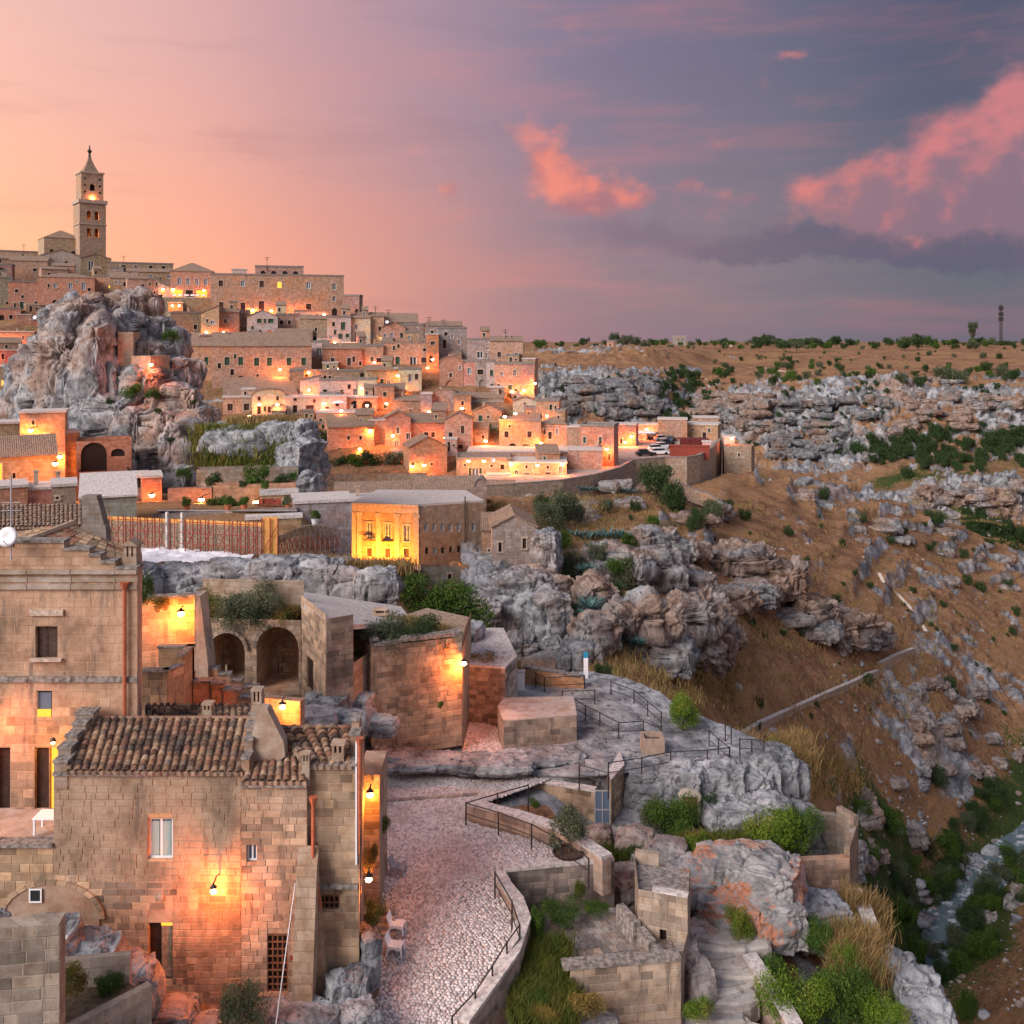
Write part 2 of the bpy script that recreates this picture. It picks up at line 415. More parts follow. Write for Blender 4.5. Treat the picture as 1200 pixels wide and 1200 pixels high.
def tile_mat():
    m, nt, b = new_mat('terracotta_tile', .9, .12)
    col, rn = obinfo(nt); p = wpos(nt)
    c = ramp(nt, rn, [(0, (.05, .03, .026)), (.2, (.19, .10, .065)), (.42, (.27, .16, .10)), (.6, (.34, .24, .165)), (.8, (.24, .11, .07)), (1, (.15, .125, .11))], 'LINEAR')
    med = noise(nt, p, 1.4, 5, .65); fine = noise(nt, p, 14, 5, .7)
    c = mixc(nt, med.sm(.46, .62) * .8, c, (.04, .034, .032))
    c = mixc(nt, fine.sm(.5, .72) * .6, c, mixc(nt, 1.0, c, (.4, .38, .36), 'MULTIPLY'))
    setc(nt, b, c); bump(nt, b, fine, .6, .02); return m
TILE = tile_mat()
def tile_far():
    """corrugated tile sheets of the farther roofs"""
    m, nt, b = new_mat('old_roof_tiles', .92, .1)
    p = wpos(nt); o = coords(nt); ox, oy, oz = split(nt, o)
    f = noise(nt, combine(nt, ox * 4.2, (oy + oz) * 2.6, 0.0), 1.0, 2, .5)
    med = noise(nt, p, .8, 5, .65); fine = noise(nt, p, 6, 4, .7)
    c = mixc(nt, f.sm(.3, .7), (.17, .11, .085), (.36, .25, .18))
    c = mixc(nt, med.sm(.45, .66) * .65, c, (.15, .125, .105))
    c = mixc(nt, fine.sm(.5, .7) * .5, c, (.08, .06, .05))
    setc(nt, b, c); bump(nt, b, (ox * 26.0).f('SINE') * .5 + f, .8, .06); return m
TILEF = tile_far()

def leaf_mat(name, a, bcol, c3=None, rough=.7):
    m, nt, b = new_mat(name, rough, .2)
    p = wpos(nt); _, rn = obinfo(nt)
    n = noise(nt, p, 1.3, 4, .65); f = noise(nt, p, 9, 3, .6)
    c = mixc(nt, (n + (f - .5) * .7).sm(.3, .7), a, bcol)
    c = mixc(nt, rn * .35, c, tuple(v * .6 for v in bcol))
    if c3: c = mixc(nt, noise(nt, p, .6, 4, .6).sm(.54, .66), c, c3)
    setc(nt, b, c)
    tr = nt.nodes.new('ShaderNodeBsdfTranslucent'); nt.links.new(c.s, tr.inputs[0])
    mx = nt.nodes.new('ShaderNodeMixShader'); mx.inputs[0].default_value = .22
    out = nt.nodes['Material Output']
    nt.links.new(b.outputs[0], mx.inputs[1]); nt.links.new(tr.outputs[0], mx.inputs[2]); nt.links.new(mx.outputs[0], out.inputs[0])
    return m
LEAF_D = leaf_mat('dark_leaf', (.022, .044, .018), (.05, .088, .026))
LEAF = leaf_mat('green_leaf', (.035, .075, .014), (.085, .155, .022))
LEAF_B = leaf_mat('bright_leaf', (.06, .12, .014), (.15, .23, .022), (.19, .20, .03))
LEAF_O = leaf_mat('olive_leaf', (.055, .075, .04), (.13, .15, .085))
LEAF_A = leaf_mat('agave_leaf', (.055, .12, .115), (.12, .22, .205))
LEAF_Y = leaf_mat('dry_bush', (.16, .12, .03), (.28, .18, .05), (.11, .14, .03))
STRAW = leaf_mat('straw', (.22, .145, .06), (.38, .255, .11), (.17, .17, .05))
GRASS = leaf_mat('grass', (.06, .09, .015), (.15, .16, .03), (.26, .19, .05))
BARK = plain('bark', (.09, .065, .045), .95, .1, .4)

IRON = plain('dark_iron', (.025, .022, .022), .6, .4, .2)
RUST = plain('rusty_scaffold', (.26, .045, .03), .7, .3, .3)
COPPER = plain('copper_downpipe', (.36, .10, .05), .55, .4, .2)
WOODD = plain('dark_wood', (.035, .018, .014), .6, .3, .3)
WOOD = plain('brown_wood', (.16, .07, .04), .7, .25, .3)
PLY = plain('orange_plywood', (.62, .30, .09), .8, .2, .2)
BOARD = plain('weathered_board', (.26, .19, .14), .9, .15, .3)
GREEN_SH = plain('green_shutter', (.025, .075, .05), .6, .3, .25)
BROWN_SH = plain('brown_shutter', (.06, .035, .028), .7, .25, .25)
WHITE_F = plain('white_frame', (.68, .68, .70), .5, .4, .06)
WHITE_PL = plain('white_plastic', (.80, .80, .82), .4, .4)
GREY_PL = plain('grey_plastic', (.24, .24, .28), .5, .4)
def glass(name, c):
    m, nt, b = new_mat(name, .08, .6); b.inputs['Base Color'].default_value = (*c, 1); return m
GLASS = glass('dark_glass', (.02, .026, .03)); GLASS_B = glass('pale_curtain_glass', (.30, .37, .36)); GLASS_S = glass('sky_glass', (.10, .14, .2))
DARK = plain('dark_interior', (.03, .022, .02), .9, .1)
FRAMEST = plain('stone_surround', (.43, .335, .27), .9, .12, .3)
COPING = plain('dark_coping', (.20, .175, .16), .95, .1, .5)
SLAB = plain('pale_roof_slab', (.44, .40, .38), .95, .1, .3)
DARKST = stone_wall('lichen_grey_wall', True, .5, .28, tint=(.27, .25, .235), soot=.75)
METAL = plain('galvanised', (.42, .42, .44), .45, .5, .1, .4)
TARP = plain('white_tarp', (.72, .72, .76), .8, .2, .12)
RED_T = plain('red_tarp', (.22, .05, .034), .85, .15, .25)
MAROON = plain('maroon_canopy', (.11, .022, .022), .85, .15, .2)
TYRE = plain('tyre', (.02, .02, .02), .9, .1)
TERRAC = plain('terracotta', (.42, .14, .07), .85, .15, .2)
CLOTH_W = plain('white_cloth', (.74, .73, .72), .9, .1, .05)
def emit(name, c, s):
    m = bpy.data.materials.new(name); m.use_nodes = True; nt = m.node_tree; nt.nodes.clear()
    e = nt.nodes.new('ShaderNodeEmission'); e.inputs[0].default_value = (*c, 1); e.inputs[1].default_value = s
    o = nt.nodes.new('ShaderNodeOutputMaterial'); nt.links.new(e.outputs[0], o.inputs[0]); return m
BULB = emit('lamp_bulb', (1.0, .66, .26), 14)
ROOMLIT = emit('lit_room', (1.0, .44, .05), .55)
LANTERN_C = (1.0, .165, .022)

# ================================================================ lamps
LAMP_N = [0]
LAMPK = 1.0
def lamp(px, py, D, label, power, kind='bracket', rad=.12, h=4.0, group=None, size=.16, color=LANTERN_C, post=True, back=.45):
    """street lamp: pole or wall bracket, hood, bulb and its light; (px,py) is the bulb"""
    c = P(px, py, D)
    root = empty('street_lamp' if kind == 'post' else 'wall_lamp', c)
    m = MB()
    if kind == 'post':
        root.location = c - Vector((0, 0, h))
        m.tube([(0, 0, -1.5), (0, 0, h + .3)], .06, 6, .04)
        m.build('post', IRON, root); zc = h
        MB().tube([(0, 0, h + .25), (0, -.15, h + .3), (0, -.25, h + .2)], .03, 5).build('arm', IRON, root)
        cy = -.25
    else:
        zc = 0; cy = 0
        m.tube([(0, back, .18), (0, back * .5, .30), (0, 0, .22)], .025 if D < 80 else .05, 5); m.build('bracket', IRON, root)
    k = size
    MB().lathe([(k * .25, .26), (k * .5, .2), (k * 1.1, .14), (k * 1.2, .11)], 10, Matrix.Translation((0, cy, zc))).build('hood', IRON, root)
    MB().lathe([(.01, -k * .8), (k * .7, -k * .5), (k, 0), (k * .6, k * .5), (.02, k * .6)], 10, Matrix.Translation((0, cy, zc - .02))).build('bulb', BULB, root, smooth=True)
    ld = bpy.data.lights.new('lamp_light', 'POINT'); ld.energy = power * LAMPK; ld.color = (color[0], color[1] * rnd.uniform(.75, 1.6), color[2] * rnd.uniform(.7, 2.0)); ld.shadow_soft_size = rad
    lo_ = bpy.data.objects.new('lamp_light', ld); COL.objects.link(lo_); lo_.parent = root; lo_.location = (0, cy - .12, zc - .3)
    return tag(root, label, 'lamp', group)
# ================================================================ terrain
def rockdisp(p, s, seed=0, strata=.35, zst=1.0):
    """blocky, cracked, layered relief in about -1..1 for points p (metres), feature size s"""
    q = p / s * np.array([1., 1., zst])
    w = np.stack([fbm(q * .6 + 3, 2, seed), fbm(q * .6 + 9, 2, seed + 5), fbm(q * .6 + 15, 2, seed + 9)], 1) * .35
    f1, f2, idv = worley((q + w) * np.array([1., 1., .8]), seed)
    crack = np.exp(-(f2 - f1) * 9.0)
    g1, g2, id2 = worley((q + w) * np.array([2.6, 2.6, 3.0]), seed + 31)
    crack2 = np.exp(-(g2 - g1) * 9.0)
    z = q[:, 2] * 2.2 + fbm(q * .5, 2, seed + 3) * .8
    fr = z - np.floor(z); lay = np.where(fr < .75, fr / .75, (1 - fr) / .25) - .5
    return (idv - .5) * 1.0 - crack * .55 + (id2 - .5) * .38 - crack2 * .25 + fbm(q * 1.1, 5, seed + 7, .6) * .6 + fbm(q * 5.5, 3, seed + 8, .6, True) * .16 + lay * strata + fine_cracks(q, seed)
def fine_cracks(q, seed):
    g1, g2, gi = worley(q * np.array([5.2, 5.2, 4.4]), seed + 91); return (gi - .5) * .2 - np.exp(-(g2 - g1) * 8.0) * .16
LOFTS = {}
def loft(name, cols, lines, nx, seg, mat, rock, green, amp, fs, seed=1, smooth_rows=2, terr=None):
    """surface through feature lines: lines[k][col] = (photo row, distance); rock/green per line give the cover"""
    cols = np.array(cols, float); L = np.array(lines, float)            # (k, c, 2)
    xs = np.linspace(cols[0], cols[-1], nx)
    rows_y = np.stack([np.interp(xs, cols, l[:, 0]) for l in L]); rows_d = np.stack([np.interp(xs, cols, l[:, 1]) for l in L])
    k_ = np.ones(9) / 9
    def smx(a): return np.stack([np.convolve(np.pad(r, 4, mode='edge'), k_, 'valid') for r in a])
    rows_y, rows_d = smx(rows_y), smx(rows_d)
    Z = (HY - rows_y) / FP * rows_d
    ts = np.concatenate([np.linspace(k, k + 1, seg[k], endpoint=False) for k in range(len(L) - 1)] + [[len(L) - 1]])
    kk = np.arange(len(L))
    D = np.stack([np.interp(ts, kk, rows_d[:, i]) for i in range(nx)], 1); Zz = np.stack([np.interp(ts, kk, Z[:, i]) for i in range(nx)], 1)
    for _ in range(smooth_rows):
        D[1:-1] = (D[:-2] + 2 * D[1:-1] + D[2:]) / 4; Zz[1:-1] = (Zz[:-2] + 2 * Zz[1:-1] + Zz[2:]) / 4
    X = (xs[None, :] - 600) / FP * D
    V = np.stack([X, D, Zz + CZ], 2)
    rk = np.stack([np.interp(ts, kk, [(r if np.isscalar(r) else np.interp(xs[i], cols, r)) for r in rock]) for i in range(nx)], 1)
    gn = np.stack([np.interp(ts, kk, [(g if np.isscalar(g) else np.interp(xs[i], cols, g)) for g in green]) for i in range(nx)], 1)
    p = V.reshape(-1, 3)
    # large undulation, then rock relief where the ground is bare
    p2 = p.copy(); dist = p[:, 1]
    und = fbm(p * np.array([1, 1, .3]) / 22., 4, seed) * np.clip(dist / 120., .15, 1.3) * 1.5
    gx = np.gradient(V, axis=1); gy = np.gradient(V, axis=0)
    nrm = np.cross(gx.reshape(-1, 3), gy.reshape(-1, 3)); nrm /= np.linalg.norm(nrm, axis=1)[:, None] + 1e-9
    nrm *= np.sign(nrm[:, 2:3] + 1e-6)
    nrm = np.where((np.abs(nrm[:, 2:3]) < .05) & (nrm[:, 1:2] > 0), -nrm, nrm)
    m = fbm(p / fs * .22, 4, seed + 11) * .55 + fbm(p / fs * .9, 3, seed + 17) * .25
    rkm = np.clip((rk.ravel() + m - .35) * 3.2, 0, 1)
    rd = rockdisp(p, fs, seed + 20)
    if terr:                                   # bedded limestone: benches and low cliff bands where a hard bed crops out
        th, amt = terr; sdt = p[:, 2] / th + fbm(p * np.array([1, 1, .2]) / 26., 3, seed + 61) * .9
        frc = sdt - np.floor(sdt); stp = np.clip((frc - .5) / .34 + .5, 0, 1); stp = stp * stp * (3 - 2 * stp)
        bnd = np.clip((fbm(p * np.array([1, 1, .5]) / 34., 3, seed + 71) * 1.1 + rk.ravel() * 1.5 - .52) * 3.0, 0, 1) * amt
        p2[:, 2] += (stp - frc) * th * bnd
        rkm = np.maximum(rkm * (1 - .4 * amt), np.clip(1.3 - np.abs(frc - .5 + .12 * fbm(p / 2.5, 2, seed + 81)) / .2, 0, 1) * bnd)
    sz = np.clip(dist / 150., .35, 2.2) * fs / 4.0
    rough = fbm(p / 2.2, 3, seed + 41) * .16
    p2 += nrm * (und * .6 + rkm * (rd * 1.25 + .35) * amp * sz + rough * (1 - rkm))[:, None]
    ny = len(ts)
    idx = np.arange(ny * nx).reshape(ny, nx)
    Fq = np.stack([idx[:-1, :-1], idx[:-1, 1:], idx[1:, 1:], idx[1:, :-1]], -1).reshape(-1, 4)
    me = npmesh(name, p2, Fq, mat, dist.min() < 50)
    for an, arr in (('rock', rkm), ('green', np.clip(gn.ravel() + fbm(p / 14., 3, seed + 51) * .35, 0, 1))):
        a = me.attributes.new(an, 'FLOAT', 'POINT'); a.data.foreach_set('value', arr.astype(np.float32))
    o = link(name, me); o['kind'] = 'structure'
    q = p2.reshape(ny, nx, 3)
    LOFTS[name] = (xs, HY - (q[:, :, 2] - CZ) / q[:, :, 1] * FP, q[:, :, 1])
    return o
def surf(name, px, py):
    """distance at which the photograph's ray (px,py) first meets that surface"""
    xs, Y, D = LOFTS[name]; i = int(np.clip(np.searchsorted(xs, px), 1, len(xs) - 1))
    y, d = Y[:, i], D[:, i]
    for k in range(len(y) - 1):
        if (y[k] - py) * (y[k + 1] - py) <= 0 and y[k] != y[k + 1]:
            t_ = (y[k] - py) / (y[k] - y[k + 1]); return d[k] + (d[k + 1] - d[k]) * t_
    return d[int(np.argmin(np.abs(y - py)))]

# ---- ravine side: near brow, river, slope up to the crest that hides the farther gorge
BC = [540, 620, 660, 700, 750, 800, 850, 900, 950, 1000, 1050, 1085, 1100, 1150, 1200, 1300, 1420]
B = [
 [(900,62),(860,66),(840,68),(830,70),(840,74),(870,78),(910,82),(970,84),(1020,88),(1090,94),(1200,96),(1290,96),(1300,98),(1300,90),(1300,84),(1300,75),(1300,66)],
 [(810,85),(805,90),(800,88),(792,84),(802,88),(832,92),(872,98),(912,103),(962,108),(1012,112),(1090,114),(1190,111),(1200,110),(1200,106),(1200,98),(1200,86),(1200,78)],
 [(765,102),(755,106),(755,104),(752,100),(760,103),(785,108),(825,113),(865,117),(910,121),(955,125),(1030,125),(1122,122),(1108,124.5),(1042,137.5),(987,150.5),(907,174.5),(847,197)],
 [(755,104),(748,107),(748,106),(745,102),(752,105),(778,110),(816,115),(856,119),(900,123),(945,127),(1022,127),(1106,126.8),(1092,129.5),(1033,141.5),(982,153.5),(904,177.5),(846,200)],
 [(720,112),(715,114),(715,113),(715,112),(725,115),(745,119),(785,123),(825,127),(865,130),(905,133),(985,132),(1075,130.5),(1060,133.5),(1010,144.5),(965,156),(892,179.5),(835,202)],
 [(690,118),(690,120),(690,122),(690,122),(692,126),(705,130),(735,134),(770,138),(805,141),(835,145),(890,146),(925,148),(930,150),(905,162),(885,172),(840,195),(800,215)],
 [(650,125),(655,128),(652,131),(650,135),(650,142),(655,150),(670,155),(695,158),(715,162),(740,165),(775,168),(795,171),(800,172),(800,184),(790,195),(770,215),(750,235)],
 [(610,145),(610,148),(610,151),(610,155),(605,165),(605,178),(610,186),(625,188),(640,192),(655,197),(680,202),(694,205),(700,206),(715,212),(715,222),(720,240),(715,255)],
 [(584,165),(582,167),(580,169),(576,172),(574,190),(570,205),(550,218),(561,228),(567,240),(575,250),(589,255),(600,258),(605,260),(626,266),(650,270),(690,275),(700,285)],
 [(640,190),(640,190),(640,192),(640,195),(640,210),(640,230),(600,262),(600,275),(605,285),(615,292),(630,297),(640,300),(645,302),(665,308),(690,312),(730,318),(740,328)],
]
rb = [.45, .45, .45, .45, .42, .30, .28, .34, .42, .5]
far_r = [[.6]*4 + [.3]*13, [.55]*4 + [.3]*5 + [.5]*5 + [.3]*3, [.6]*3 + [.35]*3 + [.25]*3 + [.5]*2 + [.15]*6, [.5]*10 + [.1]*7,
         [.6]*3 + [.45]*3 + [.22]*3 + [.5]*2 + [.2]*6, [.7]*3 + [.5]*3 + [.26]*3 + [.42]*3 + [.55]*5, [.6]*3 + [.5]*3 + [.38, .3, .28, .32, .38] + [.5]*6,
         [.35]*4 + [.4]*3 + [.34]*3 + [.42]*7, [.2]*5 + [.35]*3 + [.45]*9, .5]
gb = [[.15]*9 + [.5]*5 + [.2]*3, [.15]*9 + [.6]*4 + [.45] + [.15]*3, [.12]*9 + [.75]*8, [.1]*9 + [.8]*8, [.1]*9 + [.72]*8, [.2]*3 + [.1]*7 + [.3]*4 + [.5]*3, [.22]*4 + [.06]*13, [.15]*4 + [.06]*13, .1, .3]
loft('ravine_slope', BC, B, 620, [24, 50, 10, 22, 46, 70, 70, 70, 24], TERR, far_r, gb, .95, 3.4, 3, terr=(4.0, .75))

# ---- farther gorge wall and the plateau up to the horizon
CC = [520, 600, 640, 700, 760, 815, 835, 870, 920, 980, 1040, 1100, 1150, 1200, 1320, 1450]
Cc = [
 [(660,300)]*8 + [(650,310)]*2 + [(655,292),(665,284),(665,284),(665,286),(680,290),(680,290)],
 [(560,330)]*6 + [(570,325),(585,318),(590,312),(592,312),(612,296),(608,292),(606,292),(612,294),(620,298),(620,298)],
 [(540,350)]*6 + [(555,345),(560,338),(575,325),(580,322),(592,302),(566,300),(560,302),(568,304),(570,306),(570,306)],
 [(510,390)]*3 + [(505,395),(500,398),(500,405),(515,390),(535,372),(545,365),(552,360),(560,340),(552,338),(545,340),(545,345),(545,350),(545,350)],
 [(500,400)]*3 + [(492,405),(488,408),(490,418),(500,405),(528,385),(540,378),(542,374),(530,376),(520,380),(528,378),(535,375),(535,375),(535,375)],
 [(440,425),(440,425),(440,428),(440,430),(444,436),(478,450),(470,430),(462,420),(458,415),(455,412),(454,412),(457,410),(460,405),(462,402),(460,402),(460,402)],
 [(431,480),(431,480),(431,485),(430,490),(430,500),(434,520),(446,490),(446,470),(444,465),(440,460),(438,460),(440,460),(442,460),(444,455),(444,455),(444,455)],
 [(429,520)]*4 + [(428,525),(428,550),(430,560),(430,570),(428,570),(424,570)] + [(424,570)]*6,
 [(411,540),(411,540),(411,540),(409,545),(409,550),(414,590),(420,640),(419,660),(416,680),(413,680)] + [(413,680)]*6,
 [(405,900)]*16,
 [(402.4,2000)]*16,
 [(400.8,6000)]*16,
]
rc_ = [.5, .5, [.6]*10 + [.75]*6, .35, [.6]*16, [.8, .8, .8, .8, .75, .55, .8, .72, .72, .72, .72, .78, .8, .8, .8, .8], [.35]*16, [.1]*16, [.5]*5 + [.15]*11, .05, 0, 0]
rc_[5] = [.85]*5 + [.5] + [.8]*10
gc_ = [.7, .55, [.5]*8 + [.5]*8, [.2]*5 + [.6] + [.1]*2 + [.15]*2 + [.55]*6, [.15]*5 + [.7] + [.15]*4 + [.35]*6, [.1]*5 + [.7, .25] + [.12]*9, [.08]*5 + [.3] + [.06]*10, .05, .05, .3, .4, .4]
loft('plateau', CC, Cc, 560, [8, 34, 12, 14, 70, 24, 18, 26, 24, 12, 8], TERR, rc_, gc_, 1.5, 3.6, 13, terr=(6.0, .5))

# ---- ground under the old town
def hillz(D): return -26.4 + (D - 190) * .3314
TC = [-160, 0, 100, 250, 350, 420, 500, 560, 600, 625, 650, 700, 780, 850, 872]
TD = [61, 70, 85, 105, 125, 140, 150, 165, 178, 190, 205, 220, 240, 262, 285, 310, 345, 390, 520]
def tz(c, D):
    if c >= 780: return -60
    if c >= 700 and D < 189: return -48
    if D >= 178:
        top = float(np.interp(c, [100, 250, 350, 420, 500, 560], [332, 303, 298, 283, 266, 258]))
        z = hillz(min(D, top)) - .8 - max(0, D - top - 15) * .3
        if c >= 560:
            lim = {560: 258, 600: 254, 625: 230, 650: 205}.get(c, 0)
            if c >= 700: z = -26.4 if D <= 236 else -26.4 - (D - 236) * .8
            elif D > lim: z = hillz(lim) - .8 - (D - lim) * .6
            if c >= 600: z = max(z, -26.4) if D <= 236 else z
            if c >= 850: z = -26.4 if D <= 222 else -26.4 - (D - 222) * 1.2
        return max(z, -62)
    if c <= 350: return float(np.interp(D, [61, 70, 85, 105, 125, 140, 150, 165, 178], [-19.5, -16.6, -16.2, -17.6, -20, -21.5, -22, -23, -26]))
    if c <= 560:
        a = float(np.interp(D, [61, 70, 85, 105, 125, 140, 150, 165, 178], [-23, -20, -21.5, -26, -31.5, -32, -26.5, -25.6, -26.2]))
        b_ = float(np.interp(D, [58, 70, 85, 105, 125, 140, 150, 165, 178], [-25, -27, -31, -33, -33, -33, -29, -26, -26.2]))
        k = np.clip((c - 420) / 120, 0, 1); return a * (1 - k) + b_ * k
    return -48 if D < 166 or c >= 700 else -26.5
L_ = [[(HY - tz(c, D) * FP / D, D) for c in TC] for D in TD]
loft('town_hill', TC, L_, 260, [6] * (len(TD) - 1), TERR, [.35] * len(TD), [.3] * len(TD), .5, 3.0, 23)

# ---- near ground: house terrace, street bed, lower gardens, brow of the ravine
AC = [-160, 60, 240, 420, 450, 600, 640, 700, 800, 860, 930, 1000, 1060, 1130]
AD = [22, 28, 31, 34, 37, 40, 44, 48, 53, 58, 63, 67]
AZ = {-160: [-24,-23.6,-23,-22.4,-22,-21.6,-20,-19.5,-19,-18.4,-17.4,-17], 60: [-24,-23.6,-23,-22.4,-22,-21.6,-20,-19,-18.6,-18,-17.2,-17],
 240: [-24.5,-24,-23.2,-22.6,-22,-21.8,-20.5,-19,-18.4,-18,-17.2,-17], 420: [-25,-24.2,-23.6,-22.8,-22.2,-22,-21.8,-21.2,-20.2,-19.6,-19,-19],
 450: [-25,-24.2,-23.7,-23,-22.3,-22,-21.8,-21.7,-21.6,-21,-21,-22], 600: [-26,-25.5,-25,-24.6,-23.2,-22.1,-21.9,-21.8,-21.8,-21.8,-23,-27],
 640: [-26,-25.6,-25.2,-24.9,-24.4,-22.4,-22.1,-21.9,-21.8,-21.8,-23,-27], 700: [-26,-25.8,-25.4,-25,-24.6,-24,-23.6,-22.8,-21.9,-21.8,-23,-27],
 800: [-26.5,-26,-25.6,-25.2,-24.8,-24.4,-23.8,-23.3,-22.2,-22.4,-25,-31], 860: [-27,-26.5,-26,-25.6,-25,-24.6,-23.9,-23.4,-22.6,-23.4,-27,-34],
 930: [-27.5,-27,-26.5,-26,-25.4,-25,-24.4,-24,-24.5,-28,-33,-39], 1000: [-28,-27.5,-27,-26.6,-26.2,-26,-26.5,-28.5,-33,-38,-43,-48],
 1060: [-28.5,-28,-28,-28,-29,-32,-37,-42,-47,-51,-55,-58], 1130: [-34,-36,-38,-41,-45,-49,-53,-56,-59,-61,-63,-64]}
L_ = [[(HY - AZ[c][k] * FP / D, D) for c in AC] for k, D in enumerate(AD)]
loft('near_ground', AC, L_, 420, [16, 16, 20, 22, 22, 28, 26, 26, 22, 16, 10], TERR,
     [[.6]*7 + [.6]*7] * 12, [[.2]*7 + [.35]*7] * 12, .55, 1.7, 33)

# ---- river
def river():
    V = []; Fq = []
    Lp = [(1040,1150,118),(1085,1114,124.3),(1100,1083,129),(1150,1025.5,141),(1200,976,153.4),(1300,898.5,177),(1420,840.5,199.5)]
    zz = CZ - 76.35
    for px, py, D in Lp:
        x = (px - 600) / FP * D
        for s in (-1, 1): V.append((x + s * 1.9, D - s * 3.4, zz))
    for k in range(len(Lp) - 1): Fq.append((2*k, 2*k+1, 2*k+3, 2*k+2))
    m, nt, b = new_mat('river_water', .12, .5); b.inputs['Base Color'].default_value = (.10, .14, .15, 1)
    n = noise(nt, wpos(nt), 1.2, 4); bump(nt, b, n, .3, .1)
    setc(nt, b, mixc(nt, noise(nt, wpos(nt), .6, 5, .7).sm(.5, .62), (.09, .13, .14), (.45, .48, .52)))  # pale patches put the sky's reflection into the water colour
    o = link('river', npmesh('river', V, Fq, m)); o['kind'] = 'structure'
river()

# ================================================================ rock masses
ICO = {}
def ico(n):
    if n not in ICO:
        b = bmesh.new(); bmesh.ops.create_icosphere(b, subdivisions=n, radius=1)
        ICO[n] = (np.array([v.co[:] for v in b.verts]), np.array([[v.index for v in f.verts] for f in b.faces])); b.free()
    return ICO[n]
def lumps(name, lst, mat, sub=5, amp=.28, fs=None, seed=0, kind=None, label=None, cat=None, blocky=.55, group=None, strata=.35, parent=None, zst=1.0):
    """one rock body out of overlapping weathered lumps; lst: (centre, (rx,ry,rz), rotz)"""
    Vs = []; Fs = []; off = 0
    for k, (c, r, rz) in enumerate(lst):
        n_, f_ = ico(sub if isinstance(sub, int) else sub[k])
        r = np.array(r); a = np.sign(n_) * np.abs(n_) ** blocky
        a = a / np.linalg.norm(a, axis=1)[:, None] * (np.max(np.abs(n_), axis=1) ** -blocky)[:, None]
        p = a * r
        ca, sa = math.cos(rz), math.sin(rz)
        p = np.stack([p[:, 0] * ca - p[:, 1] * sa, p[:, 0] * sa + p[:, 1] * ca, p[:, 2]], 1) + np.array(c)
        nn = n_ / r; nn /= np.linalg.norm(nn, axis=1)[:, None]
        nn = np.stack([nn[:, 0] * ca - nn[:, 1] * sa, nn[:, 0] * sa + nn[:, 1] * ca, nn[:, 2]], 1)
        s = fs or float(np.mean(r)) * .75
        d = rockdisp(p + k * 3.7, s, seed + k % 7, strata, zst)
        p = p + nn * (d * amp * float(np.min(r)) * 1.1)[:, None]
        Vs.append(p); Fs.append(f_ + off); off += len(p)
    o = link(name, npmesh(name, np.concatenate(Vs), np.concatenate(Fs), mat, lst[0][0][1] < 58), parent)
    return tag(o, label, cat, group, kind)
def RL(px, py, D, w, h, d=None, rz=None, dd=0):
    """lump from its outline in the photograph: centre pixel, size in pixels at distance D"""
    k = D / FP; c = P(px, py, D + dd)
    return (tuple(c), (w / 2 * k, (d if d else (w + h) / 4) * k * (.5 if d else 1), h / 2 * k), rnd.uniform(-.5, .5) if rz is None else rz)
# ---------------------------------------------------------------- the great crag left of the town
cr = [RL(92, 400, 160, 90, 110), RL(75, 445, 157, 100, 120), RL(110, 455, 155, 90, 130), RL(100, 372, 163, 60, 60), RL(58, 425, 160, 60, 70),
      RL(35, 450, 160, 55, 70), RL(150, 365, 168, 70, 52), RL(175, 360, 170, 44, 46), RL(140, 400, 160, 70, 80), RL(182, 392, 166, 60, 56), RL(200, 412, 166, 44, 60),
      RL(172, 425, 158, 74, 60), RL(205, 440, 160, 70, 50), RL(228, 440, 160, 34, 46), RL(165, 455, 154, 90, 60), RL(130, 490, 150, 90, 60),
      RL(100, 500, 150, 60, 60), RL(70, 490, 152, 60, 60), RL(205, 480, 152, 80, 70), RL(185, 510, 148, 80, 70), RL(215, 525, 146, 66, 80), RL(235, 500, 150, 40, 60),
      RL(175, 545, 144, 70, 60), RL(205, 560, 142, 70, 46), RL(160, 505, 148, 60, 70), RL(20, 478, 158, 60, 50), RL(120, 430, 153, 40, 130), RL(148, 425, 157, 34, 76)]
lumps('crag', cr, ROCK, 6, .34, 5.0, 3, 'structure', strata=.12, zst=.5, blocky=.35)
for i, (x, y, w, h, D) in enumerate(((147, 412, 17, 46, 152.5), (110, 452, 16, 44, 149.5), (165, 430, 26, 26, 151))):
    q = P(x, y, D); k = D / FP; m = MB(); m.box(-w * k / 2, w * k / 2, 0, 5, -h * k / 2 - 1, h * k / 2); tag(m.build('cut_rock_face', BLOCK, None, loc=q, rot=(0, 0, .15 - i * .2), color=(.46, .36, .29)), None, None, None, 'structure')
lamp(177, 427, 149, 'lamp glowing on a ledge of the great crag', 420, 'bracket', .2, size=.3); lamp(56, 470, 150, 'added lamp hidden in the cleft at the foot of the great crag', 380, 'bracket', .2, size=.2)  # cleft lamp is added, to give the crag's foot its orange glow
